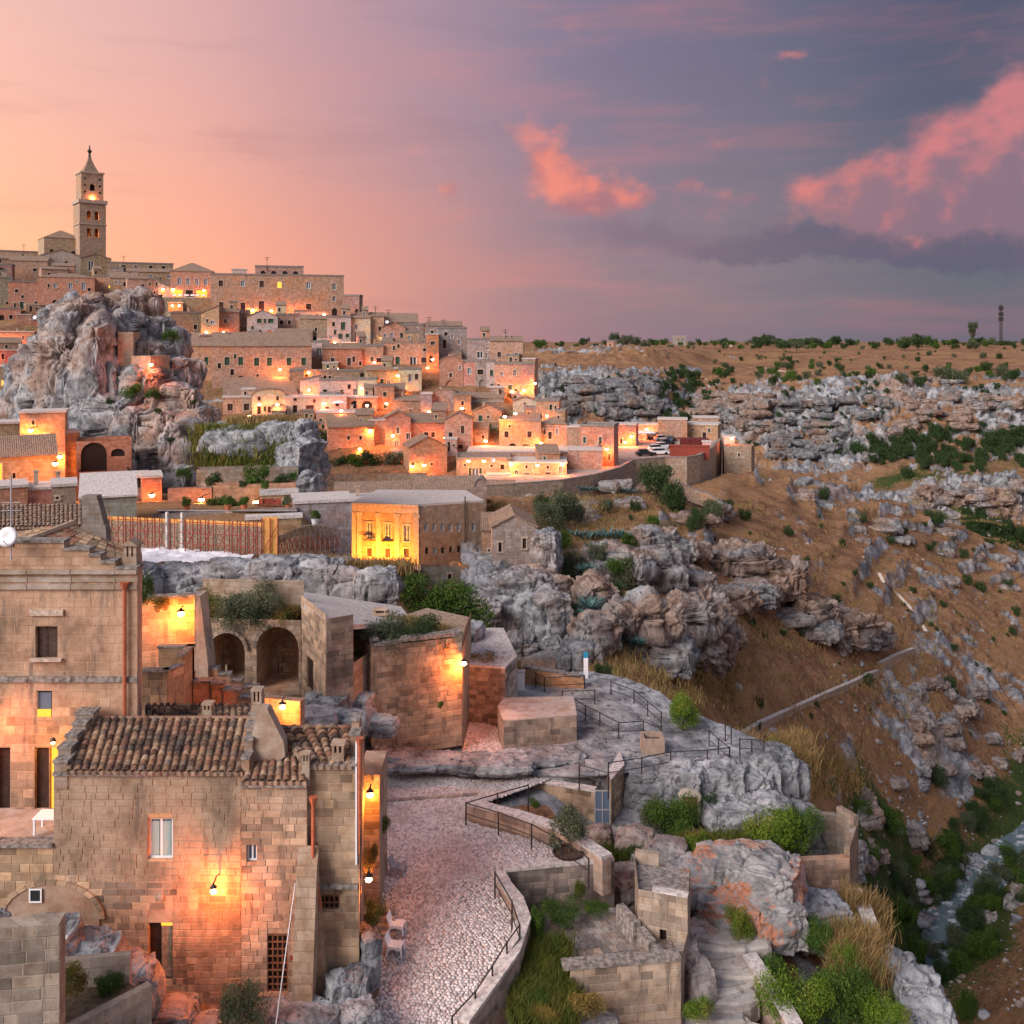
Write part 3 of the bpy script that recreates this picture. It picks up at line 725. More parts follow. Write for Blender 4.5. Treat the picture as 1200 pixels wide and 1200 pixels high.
# squared, quarried faces of the crag and its caves
lumps('grass_cliff', [RL(300, 520, 124, 130, 46, 110), RL(345, 520, 122, 56, 60), RL(352, 555, 119, 50, 90), RL(330, 515, 122, 60, 40), RL(262, 512, 128, 60, 40),
      RL(360, 580, 116, 34, 60), RL(318, 545, 121, 80, 40), RL(285, 540, 122, 100, 40)], ROCK_G, 6, .24, 3.2, 9, 'structure')
lumps('palace_cliff', [RL(610, 730, 108, 70, 130, 60), RL(585, 720, 109, 50, 110), RL(640, 740, 106, 50, 110), RL(620, 700, 112, 60, 70), RL(648, 770, 103, 60, 60), RL(600, 770, 102, 70, 60),
      RL(560, 740, 106, 60, 80), RL(632, 690, 118, 40, 60), RL(655, 730, 107, 30, 60), RL(640, 650, 122, 40, 70), RL(652, 700, 112, 34, 60)], ROCK, 6, .30, 3.4, 15, 'structure')
# outcrops standing out of the ravine slope
def outcrop(name, x0, x1, y0, y1, n, mat, seed, hpx=40, D=None, name_s='ravine_slope', sub=5):
    r_ = random.Random(seed); lst = []
    for _ in range(n):
        px = r_.uniform(x0, x1); py = r_.uniform(y0, y1); d = surf(name_s, px, min(py + hpx * .3, 1195)) if D is None else D
        w = r_.uniform(.7, 1.5) * hpx; h = r_.uniform(.6, 1.15) * hpx
        lst.append(RL(px, py, d + (r_.uniform(.5, 3) if hpx > 30 or name_s == 'plateau' else r_.uniform(1.5, 4.2)), w * 1.7, h * .85))
    return lumps(name, lst, mat, sub, .40, None, seed, 'structure', blocky=.4, zst=1.7 if mat is ROCK_FW else 1.0, strata=.55 if mat is ROCK_FW else .3)
outcrop('rock_outcrop', 705, 770, 632, 665, 4, ROCK_FW, 5, 36)
outcrop('rock_outcrop', 740, 850, 690, 770, 11, ROCK_FW, 6, 42)
outcrop('rock_outcrop', 790, 830, 640, 700, 4, ROCK_S, 7, 34)
outcrop('rock_outcrop', 840, 930, 645, 705, 7, ROCK_FW, 8, 38)
outcrop('rock_outcrop', 920, 1040, 705, 755, 7, ROCK_S, 9, 34)
outcrop('rock_outcrop', 800, 850, 585, 610, 4, ROCK_FW, 10, 28)
outcrop('rock_outcrop', 1060, 1190, 800, 850, 11, ROCK_S, 11, 24)
outcrop('rock_outcrop', 990, 1120, 600, 650, 9, ROCK_S, 12, 17, sub=4)
outcrop('rock_outcrop', 1080, 1200, 640, 700, 7, ROCK_S, 13, 15, sub=4)
outcrop('rock_outcrop', 980, 1060, 930, 1040, 8, ROCK_S, 14, 28)
outcrop('rock_outcrop', 1040, 1130, 880, 960, 7, ROCK_S, 16, 22)
outcrop('rock_outcrop', 1130, 1200, 865, 925, 6, ROCK_S, 18, 20)
outcrop('rock_outcrop', 690, 760, 560, 600, 4, ROCK_S, 19, 22, sub=4)
outcrop('rock_outcrop', 670, 700, 680, 760, 4, ROCK_S, 20, 26, sub=4)
outcrop('rock_outcrop', 1060, 1120, 830, 880, 4, ROCK_S, 21, 26, sub=4)
outcrop('rock_outcrop', 1150, 1200, 1040, 1100, 5, ROCK_S, 22, 22, sub=4)
outcrop('rock_outcrop', 890, 960, 560, 585, 4, ROCK_S, 26, 16, sub=4)
def sp(px, py, w, h): return RL(px, py, surf('ravine_slope', px, min(py + h * .42, 800)) + 1.5, w, h)
lumps('spur_cliff', [sp(725, 662, 96, 46), sp(768, 668, 80, 50), sp(700, 700, 60, 50), sp(752, 735, 90, 80), sp(800, 735, 90, 92), sp(835, 752, 60, 74), sp(775, 770, 90, 46), sp(815, 690, 60, 44), sp(700, 745, 70, 50), sp(680, 770, 60, 40)], ROCK_S, 6, .36, 3.0, 44, 'structure', blocky=.4, zst=.75, strata=.3)
lumps('spur_cliff', [sp(870, 660, 90, 44), sp(910, 680, 80, 50), sp(880, 695, 80, 34), sp(950, 720, 70, 44), sp(990, 738, 90, 44), sp(1020, 745, 60, 30)], ROCK_FW, 6, .36, 2.6, 45, 'structure', blocky=.4, zst=1.3, strata=.5)
# far gorge buttresses
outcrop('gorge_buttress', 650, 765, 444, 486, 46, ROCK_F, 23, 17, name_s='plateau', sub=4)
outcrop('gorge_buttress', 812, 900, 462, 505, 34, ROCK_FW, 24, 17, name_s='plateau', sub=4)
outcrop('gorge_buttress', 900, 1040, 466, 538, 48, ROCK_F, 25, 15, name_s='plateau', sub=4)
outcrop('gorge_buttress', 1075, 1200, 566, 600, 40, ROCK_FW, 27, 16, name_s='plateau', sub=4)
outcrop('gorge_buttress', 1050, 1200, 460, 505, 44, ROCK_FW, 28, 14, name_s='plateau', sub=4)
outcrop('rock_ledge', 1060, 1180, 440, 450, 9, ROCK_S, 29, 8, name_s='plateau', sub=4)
# loose stones over the slopes: nobody could count them
def scree(name, surfn, boxes, n, lo, hi, mat, seed):
    r_ = random.Random(seed); v0, f0 = ico(1); Vs = []; Fs = []; off = 0
    for _ in range(n):
        x0, x1, y0, y1 = r_.choice(boxes); px = r_.uniform(x0, x1); py = r_.uniform(y0, y1)
        c = np.array(P(px, py, surf(surfn, px, py))); s = r_.uniform(lo, hi) * (1 + r_.random() ** 6 * 3)
        v = v0 * (np.array([r_.uniform(.6, 1.4), r_.uniform(.6, 1.3), r_.uniform(.4, .8)]) * s) * (1 + (np.random.rand(len(v0), 1) - .5) * .7)
        Vs.append(v + c); Fs.append(f0 + off); off += len(v0)
    o = link(name, npmesh(name, np.concatenate(Vs), np.concatenate(Fs), mat))
    tag(o, {'loose_stones': 'loose pale stones scattered over the brown ravine slope', 'river_stones': 'stones lying in the bed of the stream', 'garden_rubble': 'broken stones lying between the garden walls and steps'}[name], 'stones', None, 'stuff')
scree('loose_stones', 'ravine_slope', [(900, 1200, 590, 760), (1000, 1200, 760, 960), (860, 1100, 780, 930), (1080, 1200, 960, 1190), (980, 1090, 920, 1080)], 700, .1, .3, ROCK, 3)
scree('river_stones', 'ravine_slope', [(1075, 1110, 1030, 1100), (1120, 1160, 1000, 1040)], 120, .25, .6, ROCK_G, 4)
scree('garden_rubble', 'near_ground', [(690, 800, 985, 1090), (800, 880, 1085, 1195), (940, 1010, 1040, 1110), (605, 660, 1150, 1195), (860, 940, 900, 990)], 320, .05, .16, ROCK_G, 8)
# ================================================================ houses
TINT = {'p': (.56, .35, .275), 'g': (.38, .295, .245), 'w': (.60, .53, .48), 't': (.45, .34, .25), 'r': (.52, .29, .215), 's': (.37, .345, .33), 'c': (.56, .41, .31)}  # pink and red tints put some lamp glow into the wall colour
WMAT = {'g': GREEN_SH, 'b': BROWN_SH, 'k': DARK, 'w': GLASS_S, 'B': GLASS_S, 'L': ROOMLIT, 'd': WOODD, 'D': GREEN_SH, 'a': DARK, 'A': None, 'v': GLASS}
def wall_panel(mb, x0, x1, z0, z1, ops, y=0.0, depth=.3, M=None):
    """front wall in the x-z plane with real openings: cells around them, reveals behind; arched ones get spandrels"""
    xs = sorted({x0, x1, *[v for o in ops for v in (o[0], o[1])]}); zs = sorted({z0, z1, *[v for o in ops for v in (o[2], o[3])]})
    xs = [v for v in xs if x0 - 1e-6 <= v <= x1 + 1e-6]; zs = [v for v in zs if z0 - 1e-6 <= v <= z1 + 1e-6]
    for i in range(len(xs) - 1):
        for j in range(len(zs) - 1):
            cx, cz = (xs[i] + xs[i+1]) / 2, (zs[j] + zs[j+1]) / 2
            if any(o[0] < cx < o[1] and o[2] < cz < o[3] for o in ops): continue
            mb.add([(xs[i], y, zs[j]), (xs[i+1], y, zs[j]), (xs[i+1], y, zs[j+1]), (xs[i], y, zs[j+1])], [(0, 1, 2, 3)], M)
    for o in ops:
        a, b_, c, d = o[:4]; arch = len(o) > 4 and o[4]
        q = y + depth
        mb.add([(a, y, c), (a, q, c), (a, q, d), (a, y, d)], [(0, 1, 2, 3)], M); mb.add([(b_, y, c), (b_, q, c), (b_, q, d), (b_, y, d)], [(3, 2, 1, 0)], M)
        mb.add([(a, y, c), (b_, y, c), (b_, q, c), (a, q, c)], [(0, 1, 2, 3)], M); mb.add([(a, y, d), (b_, y, d), (b_, q, d), (a, q, d)], [(3, 2, 1, 0)], M)
        if arch:
            r = (b_ - a) / 2; xc = (a + b_) / 2; rz = min(r, (d - c) * .6); n = 12; zs0 = d - rz
            pts = [(xc - r * math.cos(math.pi * k / n), zs0 + rz * math.sin(math.pi * k / n)) for k in range(n + 1)]
            for k in range(n):
                (ax, az_), (bx, bz_) = pts[k], pts[k+1]
                mb.add([(ax, y, az_), (bx, y, bz_), (bx, y, d), (ax, y, d)], [(0, 1, 2, 3)], M)
                mb.add([(ax, y, az_), (bx, y, bz_), (bx, q, bz_), (ax, q, az_)], [(0, 1, 2, 3)], M)
def window(parent, a, b_, c, d, kind, depth=.3, y=0.0, surround=True, near=False):
    """shutters, glass or door set back into its opening, with a stone surround"""
    w, h = b_ - a, d - c; xm = (a + b_) / 2; door = kind in 'dDa' or (kind == 'A')
    if kind == 'A':
        MB().box(a - .02, b_ + .02, y + depth, y + depth + .1, c - .02, d + .02).build('niche', PLASTER, parent, color=parent.get('tint', (.4, .33, .28))); return None
    m = MB(); yy = y + depth * .55
    if kind in 'gbD' and w > .5:
        for s0, s1 in ((a, xm - .015), (xm + .015, b_)):
            m.box(s0, s1, yy, yy + .06, c, d)
            m.box(s0 + w * .07, s1 - w * .07, yy - .02, yy, c + h * .06, c + h * .47); m.box(s0 + w * .07, s1 - w * .07, yy - .02, yy, c + h * .53, d - h * .06)
    else: m.box(a, b_, yy, yy + .06, c, d)
    o = m.build('door' if door else 'window', WMAT[kind], parent)
    if kind in 'wBv':
        f = MB(); t_ = max(.05, w * .09)
        f.box(a, a + t_, yy - .05, yy - .002, c, d).box(b_ - t_, b_, yy - .05, yy - .002, c, d).box(a + t_, b_ - t_, yy - .05, yy - .002, d - t_, d).box(a + t_, b_ - t_, yy - .05, yy - .002, c, c + t_).box(xm - t_ / 2, xm + t_ / 2, yy - .05, yy - .003, c + t_, d - t_)
        f.build('frame', WHITE_F, o)
    if surround and kind != 'a':
        f = MB(); t_ = .16
        f.box(a - t_, a, y - .05, y + .06, c, d).box(b_, b_ + t_, y - .05, y + .06, c, d).box(a - t_ * 1.5, b_ + t_ * 1.5, y - .08, y + .06, d, d + t_ * 1.3)
        if not door: f.box(a - t_ * 1.4, b_ + t_ * 1.4, y - .12, y + .06, c - t_, c)
        f.build('surround', FRAMEST, o)
    return o
def roof_part(root, kind, w, dep, h, rh, mat=None, ov=.22):
    mb = MB(); hw = w / 2
    if kind == 'flat':
        mb.box(-hw - .12, hw + .12, -.12, dep + .12, h, h + .22)
        for x0, x1, y0, y1 in ((-hw - .12, hw + .12, -.12, .2), (-hw - .12, hw + .12, dep - .2, dep + .12), (-hw - .12, -hw + .2, .2, dep - .2), (hw - .2, hw + .12, .2, dep - .2)):
            mb.box(x0, x1, y0, y1, h + .22, h + .5)
        return mb.build('roof', mat or COPING, root)
    if kind == 'slab': mb.box(-hw - .15, hw + .15, -.15, dep + .15, h, h + .3); return mb.build('roof', mat or SLAB, root)
    if kind == 'gx': mb.prism([(-ov, h), (dep / 2, h + rh), (dep + ov, h), (dep + ov, h + .18), (dep / 2, h + rh + .2), (-ov, h + .18)], 'x', -hw - .1, hw + .1)
    if kind == 'gy': mb.prism([(-hw - ov, h - .05), (0, h + rh), (hw + ov, h - .05), (hw + ov, h + .15), (0, h + rh + .2), (-hw - ov, h + .15)], 'y', -.2, dep + .1)
    if kind == 'shed': mb.prism([(-ov, h), (dep + ov, h + rh), (dep + ov, h + rh + .18), (-ov, h + .18)], 'x', -hw - .1, hw + .1)
    if kind == 'shx': mb.prism([(-hw - ov, h), (hw + ov, h + rh), (hw + ov, h + rh + .18), (-hw - ov, h + .18)], 'y', -.2, dep + .1)
    if kind == 'hip':
        i = min(hw, dep / 2) * .98; a, b_ = -hw - ov, hw + ov; y0, y1 = -ov, dep + ov
        mb.add([(a, y0, h), (b_, y0, h), (b_, y1, h), (a, y1, h), (-hw + i, dep / 2 - (dep / 2 - i), h + rh), (hw - i, dep / 2 - (dep / 2 - i), h + rh), (hw - i, dep / 2 + (dep / 2 - i), h + rh), (-hw + i, dep / 2 + (dep / 2 - i), h + rh)],
               [(0, 3, 2, 1), (0, 1, 5, 4), (1, 2, 6, 5), (2, 3, 7, 6), (3, 0, 4, 7), (4, 5, 6, 7)])
    if kind == 'vault':
        n = 10; out = [(-hw * math.cos(math.pi * k / n) * 1.04, h + rh * math.sin(math.pi * k / n) + .15) for k in range(n + 1)]
        inn = [(-hw * math.cos(math.pi * k / n), h - .05 + rh * math.sin(math.pi * k / n)) for k in range(n, -1, -1)]
        mb.prism(out + inn, 'y', -.15, dep + .1)
    return mb.build('roof', mat or TILEF, root)
def chimney(roof, x, y, z, h=1.3, s=.45):
    m = MB(); m.box(x - s / 2, x + s / 2, y - s / 2, y + s / 2, z - .8, z + h)
    m.box(x - s * .7, x + s * .7, y - s * .7, y + s * .7, z + h, z + h + .12)
    m.build('chimney', PLASTER, roof, color=(.5, .42, .36))
HN = [0]; AUTO = [True]
def H(x0, x1, yt, yb, tint, roof, wins, label, name='stone_house', cat='house', rot=None, D=None, dep=None, rh=None, down=5.0, lamps=(), lp=230, chim=None, mat=None, rmat=None, group=None, surround=True, wscale=1.0):
    HN[0] += 1; r_ = random.Random(HN[0] * 13 + 1)
    if D is None: D = 89.4 / (.3314 - (HY - yb) / FP)
    if rot is None: rot = r_.uniform(-9, 9)
    xc = (x0 + x1) / 2; base = P(xc, yb, D); k = D / FP; ca = math.cos(R(rot))
    w = (x1 - x0) * k / ca; h = (yb - yt) * k
    dep = dep or max(5.0, min(11., w * .9)); rh = rh if rh is not None else {'gx': 1.1, 'gy': w * .22, 'hip': 1.4, 'shed': 1.4, 'shx': w * .2, 'vault': w * .3}.get(roof, 0)
    root = empty(name, base, -math.atan2(base.x, base.y) + R(rot))
    col = tuple(v * r_.uniform(.9, 1.1) for v in TINT[tint]); root['tint'] = col
    ops = []; wl = []
    for px, py, pw, ph, kd in wins:
        cx = (px - xc) * k / ca; cz = (yb - py) * k; a, b_ = cx - pw * k / 2 * wscale, cx + pw * k / 2 * wscale; c, d = cz - ph * k / 2, cz + ph * k / 2
        a = max(a, -w / 2 + .05); b_ = min(b_, w / 2 - .05); d = min(d, h - .1)
        if b_ - a < .15 or d - c < .2: continue
        ops.append((a, b_, c, d, kd in 'aA')); wl.append((a, b_, c, d, kd))
    if name == 'stone_house' and 186 < D < 330 and w > 5:
        for _ in range(int(w / 1.6)):
            pw, ph = r_.uniform(.55, .95), r_.uniform(.8, 1.5); cx, cz = r_.uniform(-w / 2 + .8, w / 2 - .8), r_.uniform(.9, max(1.0, h - 1.2))
            if cz + ph / 2 > h - .4 or any(cx + pw / 2 + .35 > o[0] and cx - pw / 2 - .35 < o[1] and cz + ph / 2 + .4 > o[2] and cz - ph / 2 - .4 < o[3] for o in ops): continue
            kd = r_.choice('kkkgbvw'); ops.append((cx - pw / 2, cx + pw / 2, cz - ph / 2, cz + ph / 2, False)); wl.append((*ops[-1][:4], kd))
            if len(wl) > len(wins) + 4: break
    mb = MB(); hw = w / 2
    wall_panel(mb, -hw, hw, -down, h, ops, depth=.35)
    mb.add([(-hw, 0, -down), (-hw, dep, -down), (-hw, dep, h), (-hw, 0, h)], [(3, 2, 1, 0)]); mb.add([(hw, 0, -down), (hw, dep, -down), (hw, dep, h), (hw, 0, h)], [(0, 1, 2, 3)])
    mb.add([(-hw, dep, -down), (hw, dep, -down), (hw, dep, h), (-hw, dep, h)], [(0, 3, 2, 1)])
    if roof == 'gy': mb.prism([(-hw, h), (hw, h), (0, h + rh)], 'y', 0, dep)
    if roof == 'gx': mb.prism([(0, h), (dep, h), (dep / 2, h + rh)], 'x', -hw, hw)
    if roof == 'shed': mb.prism([(0, h), (dep, h), (dep, h + rh)], 'x', -hw, hw)
    if roof == 'shx': mb.prism([(-hw, h), (hw, h), (hw, h + rh)], 'y', 0, dep)
    if roof == 'vault': mb.prism([(-hw * math.cos(math.pi * q / 10), h + rh * math.sin(math.pi * q / 10)) for q in range(11)][::-1], 'y', 0, dep)
    me = bpy.data.meshes.new('wall'); me.from_pydata(mb.v, [], mb.f); me.materials.append(mat or (PLASTER if tint == 'w' else WALLF))
    wo_ = link('wall', me, root, color=col)
    rf = roof_part(root, roof, w, dep, h, rh, rmat) if roof != 'none' else None
    for a, b_, c, d, kd in wl: window(root, a, b_, c, d, kd, .35, surround=surround and (b_ - a) < 2.2)
    if rf is not None and chim is None and r_.random() < .55 and w > 4:
        chimney(rf, r_.uniform(-hw * .7, hw * .7), dep * r_.uniform(.3, .7), h + (rh * .5 if roof != 'flat' else .3), r_.uniform(.9, 1.7), r_.uniform(.4, .65))
    for q in (chim or ()): chimney(rf, (q[0] - xc) * k, dep * .4, h + rh * .5, q[1])
    tag(root, label, cat, group)
    if name == 'stone_house' and not lamps and 190 < D < 300 and r_.random() < .5: lamps = [(x0 + (x1 - x0) * r_.uniform(.1, .9), yb - 2.6 / k * r_.uniform(.7, 1.1), r_.uniform(90, 260))]  # lampless houses get an added lamp by chance, to spread orange light
    if AUTO[0] and name == 'stone_house' and 186 < D < 330 and w > 5.5:
        AUTO[0] = False; q = r_.random(); fx = x0 + (x1 - x0) * r_.choice((0, .5, .6)); ww = (x1 - x0) * r_.uniform(.28, .45); low = ' '.join(label.split()[:11])
        if q < .5:
            hh = r_.uniform(1.6, 2.6) / k; zt_ = yt - 1
            H(fx, fx + ww, zt_ - hh, zt_ + 1, r_.choice('pwgtc'), r_.choice(('slab', 'gx', 'shed', 'flat')), [(fx + ww * .3, zt_ - hh * .5, 2.6, 4.2, r_.choice('kgwb'))], 'roof room on the ' + low, 'roof_room', 'house', D=D + dep * .35, dep=4, down=1.5, chim=())
        elif q < .95:
            hh = min((yb - yt) * .42, r_.uniform(2.0, 3.0) / k); H(fx, fx + ww, yb + 3 - hh, yb + 3, r_.choice('pwgt'), r_.choice(('slab', 'flat', 'shed')), [(fx + ww * .35, yb + 3 - hh * .45, 3, hh * .75, r_.choice('kDbd')), (fx + ww * .75, yb + 3 - hh * .55, 2.2, 2.6, 'k')], 'low annex built against the ' + low, 'annex', 'house', D=D - 3, dep=3.4, chim=())
        AUTO[0] = True
    for q, (lx, ly, *pw) in enumerate(lamps):
        near_ = min([(math.hypot(lx - v[0], ly - v[1]), v) for v in wins], default=(0, None))[1]
        lamp(lx, ly, D - 2.2, 'lit orange lamp on the ' + ' '.join(label.split()[:10]), min(pw[0] if pw else lp, 430) * 2.4, 'bracket', .2, size=.34, back=2.2, group=('lamps of the ' + ' '.join(label.split()[:7])) if len(lamps) > 1 else None)
    return root

# ---------------------------------------------------------------- cathedral
def cathedral():
    D = 362; k = D / FP
    base = P(105, 300, D); root = empty('bell_tower', base, -math.atan2(base.x, base.y) + R(14)); col = (.52, .40, .31)
    def z(py): return (300 - py) * k
    w = 29 * k; hw = w / 2
    def stage(z0, z1, hw_, ops, nm):
        mb = MB(); wall_panel(mb, -hw_, hw_, z0, z1, ops, y=-hw_, depth=.9)
        for s in (1, 2, 3):
            M = Matrix.Rotation(s * math.pi / 2, 4, 'Z'); wall_panel(mb, -hw_, hw_, z0, z1, ops if s == 1 else [], y=-hw_, depth=.9, M=M)
        me = bpy.data.meshes.new(nm); me.from_pydata(mb.v, [], mb.f); me.materials.append(WALLF)
        return link(nm, me, root, color=col)
    bif = [(s * 1.35 - .75, s * 1.35 + .75, z(cy + 5), z(cy - 5.5), True) for cy in (254, 274) for s in (-1, 1)]
    st = stage(-14, z(237), hw, bif, 'shaft')
    for a, b_, c, d, _ in bif: MB().box(a, b_, -hw + 2.2, -hw + 2.3, c, d).build('belfry_opening', DARK, root)
    MB().box(-hw - .5, hw + .5, -hw - .5, hw + .5, z(240), z(236)).build('cornice', FRAMEST, root)
    MB().box(-hw - .25, hw + .25, -hw - .25, hw + .25, z(264.8), z(263.5)).build('string_course', FRAMEST, root)
    h2 = hw * .84; up = [(-.9, .9, z(225), z(217), True)]
    stage(z(236), z(204), h2, up, 'upper_stage'); MB().box(-.9, .9, -h2 + 1.5, -h2 + 1.6, z(225), z(217)).build('belfry_opening', DARK, root)
    for sx in (-1, 1):
        for cy in (211, 219, 227): MB().box(sx * 2.6 - .35, sx * 2.6 + .35, -h2 - .02, -h2 + .3, z(cy) - .35, z(cy) + .35).build('putlog_hole', DARK, root)
    MB().box(-h2 - .35, h2 + .35, -h2 - .35, h2 + .35, z(205), z(203)).build('cornice', FRAMEST, root)
    s = MB(); s.lathe([(h2 * .98, z(203)), (h2 * .5, z(194)), (h2 * .25, z(188)), (.5, z(183))], 4, Matrix.Rotation(math.pi / 4, 4, 'Z')); s.build('spire', TILEF, root)
    MB().lathe([(.5, z(184)), (.35, z(180)), (.9, z(177)), (.3, z(175)), (.12, z(170))], 8).build('finial', IRON, root)
    tag(root, 'tall square cathedral bell tower with twin arched openings and pointed spire', 'tower')
    for py, pw in ((232, 300), (258, 220), (278, 220)):
        ld = bpy.data.lights.new('belfry_light', 'POINT'); ld.energy = pw * 1.2; ld.color = (1, .30, .08); ld.shadow_soft_size = .4
        lo_ = bpy.data.objects.new('belfry_light', ld); COL.objects.link(lo_); lo_.parent = root; lo_.location = (0, -hw + (1.5 if py > 240 else .35), z(py) if py > 240 else z(233.5))
cathedral()
H(54, 96, 279, 309, 'c', 'hip', [(62, 295, 4, 5, 'a'), (85, 297, 5, 7, 'a')], 'square church block with low pyramid roof beside the bell tower', 'church', 'church', D=358, rot=10, rh=3.4, dep=13)
H(-20, 54, 295, 312, 'c', 'flat', [], 'long plain church nave wall running behind the pyramid roofed block', 'church_nave', 'church', D=366, rot=0)
H(96, 129, 303, 324, 'g', 'gy', [(107, 312, 6, 12, 'v')], 'grey gabled church front with one tall dark window under the bell tower', 'church', 'church', D=345, rot=4, rh=1.6)
H(129, 201, 309, 322, 'g', 'flat', [(146, 313.5, 4, 5, 'k'), (160, 313.5, 4, 5, 'v'), (176, 313.5, 4, 5, 'k'), (190, 313.5, 4, 5, 'k')], 'long low grey building with flat roof on the skyline', D=346, rot=0)
H(126, 144, 314, 324, 's', 'flat', [], 'small pale box house below the grey church front', D=338)
# upper town, left
H(12, 54, 306, 334, 'c', 'gx', [(40, 316, 4, 3, 'k')], 'tan house with broad shallow tiled roof below the nave wall', rh=2, D=330)
H(50, 94, 300, 322, 'w', 'gy', [(77, 308, 3, 4, 'k')], 'pale gabled house with white verges below the church block', rh=2.2, D=340, rot=8)
H(50, 78, 316, 350, 'p', 'gx', [(58, 314, 3, 4, 'k'), (58, 322, 3, 4, 'k')], 'pink house with sloping roof and two tiny square windows', D=318)
H(62, 86, 312, 340, 'c', 'gx', [], 'pale house with bright ochre pitched roof above the big pink house', D=322)
H(47, 108, 325, 366, 'p', 'hip', [(66, 335, 3.5, 5.5, 'w'), (82, 335, 4, 8, 'w'), (96, 335, 4, 9, 'w'), (66, 356, 6, 9, 'a'), (81, 348, 9, 9, 'a'), (59, 335, 2, 4, 'k')], 'big pink house with three white framed windows and two arched doors', rh=1.6, D=306, rot=-4)
H(-20, 12, 310, 326, 'g', 'flat', [(1, 318, 7, 9, 'a')], 'grey stone loggia with one round arch at the hill top', D=316)
H(-20, 13, 326, 366, 's', 'flat', [(7, 355, 2.5, 3, 'k')], 'tall grey rendered house under the stone loggia', D=306)
H(12, 50, 331, 364, 'p', 'flat', [(26, 358, 4, 9, 'g'), (42, 358, 5, 10, 'g'), (19, 358, 2, 5, 'k')], 'wide pinkish house with two green doors opening on a terrace', D=303, lamps=())
H(-20, 22, 362, 390, 'p', 'flat', [(2, 375, 5, 12, 'a'), (14, 386, 5, 3, 'k')], 'pink terrace house with an arched niche and stepped top', D=290, lamps=[(20, 385, 120), (31, 385, 120)])
H(20, 36, 369, 390, 'p', 'slab', [], 'narrow pink house block below the green doored house', D=288)
H(36, 50, 375, 392, 'p', 'slab', [(40, 386, 4, 4, 'b')], 'small pink house with dark window and dish on its roof', D=286, lamps=[(40, 391, 200)])
H(44, 64, 366, 392, 'c', 'vault', [], 'tall pale barrel roofed house against the top of the crag', D=287, lamps=[(54, 388, 260)], rh=1.2)
H(-30, 36, 389, 412, 'p', 'slab', [], 'long pink retaining house wall lit by a street lamp beside the crag', D=262, lamps=[(6, 401, 520)])
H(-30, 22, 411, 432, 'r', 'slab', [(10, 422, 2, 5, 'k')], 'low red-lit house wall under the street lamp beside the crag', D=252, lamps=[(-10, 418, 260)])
H(-30, 24, 430, 470, 'g', 'slab', [(3, 455, 4, 18, 'L')], 'dark grey house wall with a lit slit doorway beside the crag', D=240)
# skyline to the next to the cathedral
H(110, 134, 324, 344, 'c', 'flat', [(128, 336, 2, 3, 'L')], 'low pale house with planted terrace behind the crag top', D=318)
H(130, 160, 326, 346, 't', 'gx', [(146, 334, 3, 7, 'k')], 'tan house with chimney behind the crag top', D=314, rh=2)
H(150, 176, 327, 350, 'c', 'gx', [(167, 337, 3, 8, 'b')], 'pale gabled house with red brown door behind the crag', D=310)
H(174, 187, 327, 350, 'g', 'flat', [(176, 333, 2, 4, 'k'), (183, 333, 2, 4, 'k'), (181, 343, 2, 3, 'k')], 'narrow grey tower house with tiny square windows', D=306)
H(186, 203, 330, 350, 'w', 'shx', [(191, 341, 3, 5, 'L')], 'white shed roofed house beside the restaurant terrace', D=307, lamps=[(191, 339, 90)], rh=-2.4)
H(150, 202, 319, 330, 't', 'gx', [(176, 324, 5, 4, 'w'), (197, 324, 5, 4, 'w')], 'brown tiled house with two skylights beneath the long grey building', D=328, rh=1.5)
rest = H(201, 250, 318, 350, 'p', 'hip', [(211, 330, 4, 8, 'w'), (220.5, 330, 4, 8, 'w'), (230.5, 330, 4, 8, 'w'), (240.5, 330, 4, 8, 'w'), (210, 344, 9, 8, 'L'), (222, 344, 8, 8, 'k'), (236, 344, 12, 8, 'L')], 'four windowed palazzo with hip roof over a lit restaurant terrace', 'palazzo', 'palazzo', D=300, rot=0, rh=3, dep=12,
     lamps=[(203, 339, 120), (239, 340, 120)])
H(190, 251, 349, 368, 'g', 'none', [], 'long grey terrace wall below the restaurant tables', 'terrace_wall', 'wall', D=292, rot=0, dep=8)
MB().box(-8.3, 8.3, .02, 8.2, 0, .15).build('terrace_floor', SLAB, None, loc=P(220.5, 349, 292), rot=(0, 0, -math.atan2(-379.5, 1150)))['kind'] = 'structure'
H(198, 214, 355, 364, 'g', 'slab', [], 'small dark pergola room under the terrace wall with two lamps', D=288, lamps=[(202, 358, 130), (210, 358, 130)])
# the long palace
H(250, 402, 323, 370, 't', 'flat', [(261.5, 333, 5, 7, 'b'), (286, 333, 4.5, 7, 'w'), (307.3, 333, 5, 7.5, 'b'), (327.5, 334, 4.5, 7, 'L'), (360.8, 334, 5, 8, 'w'), (390.6, 335, 4.5, 8, 'v'), (390.6, 349.5, 4, 6, 'v'),
   (262, 358, 5, 7, 'b'), (286, 360, 5.5, 10, 'd'), (307, 358, 6, 10, 'd'), (328, 360, 6, 10, 'd'), (361, 359, 6, 7, 'd'), (391, 365, 6, 9, 'a')], 'very long tan palace with two rows of windows on the ridge', 'palace', 'palace', D=296, rot=0, dep=16, chim=(), lp=420,
   lamps=[(274, 364, 800), (296, 363, 800), (318, 364, 800), (345, 364, 600), (378, 365, 300), (254, 362, 700)])
H(300, 355, 313, 324, 't', 'flat', [(309, 321, 6, 7, 'a'), (321, 321, 6, 7, 'a'), (334, 321, 6, 7, 'a'), (346, 321, 6, 7, 'a')], 'rooftop loggia with four arched openings on top of the palace', 'loggia', 'loggia', D=301, rot=0, down=2, chim=())
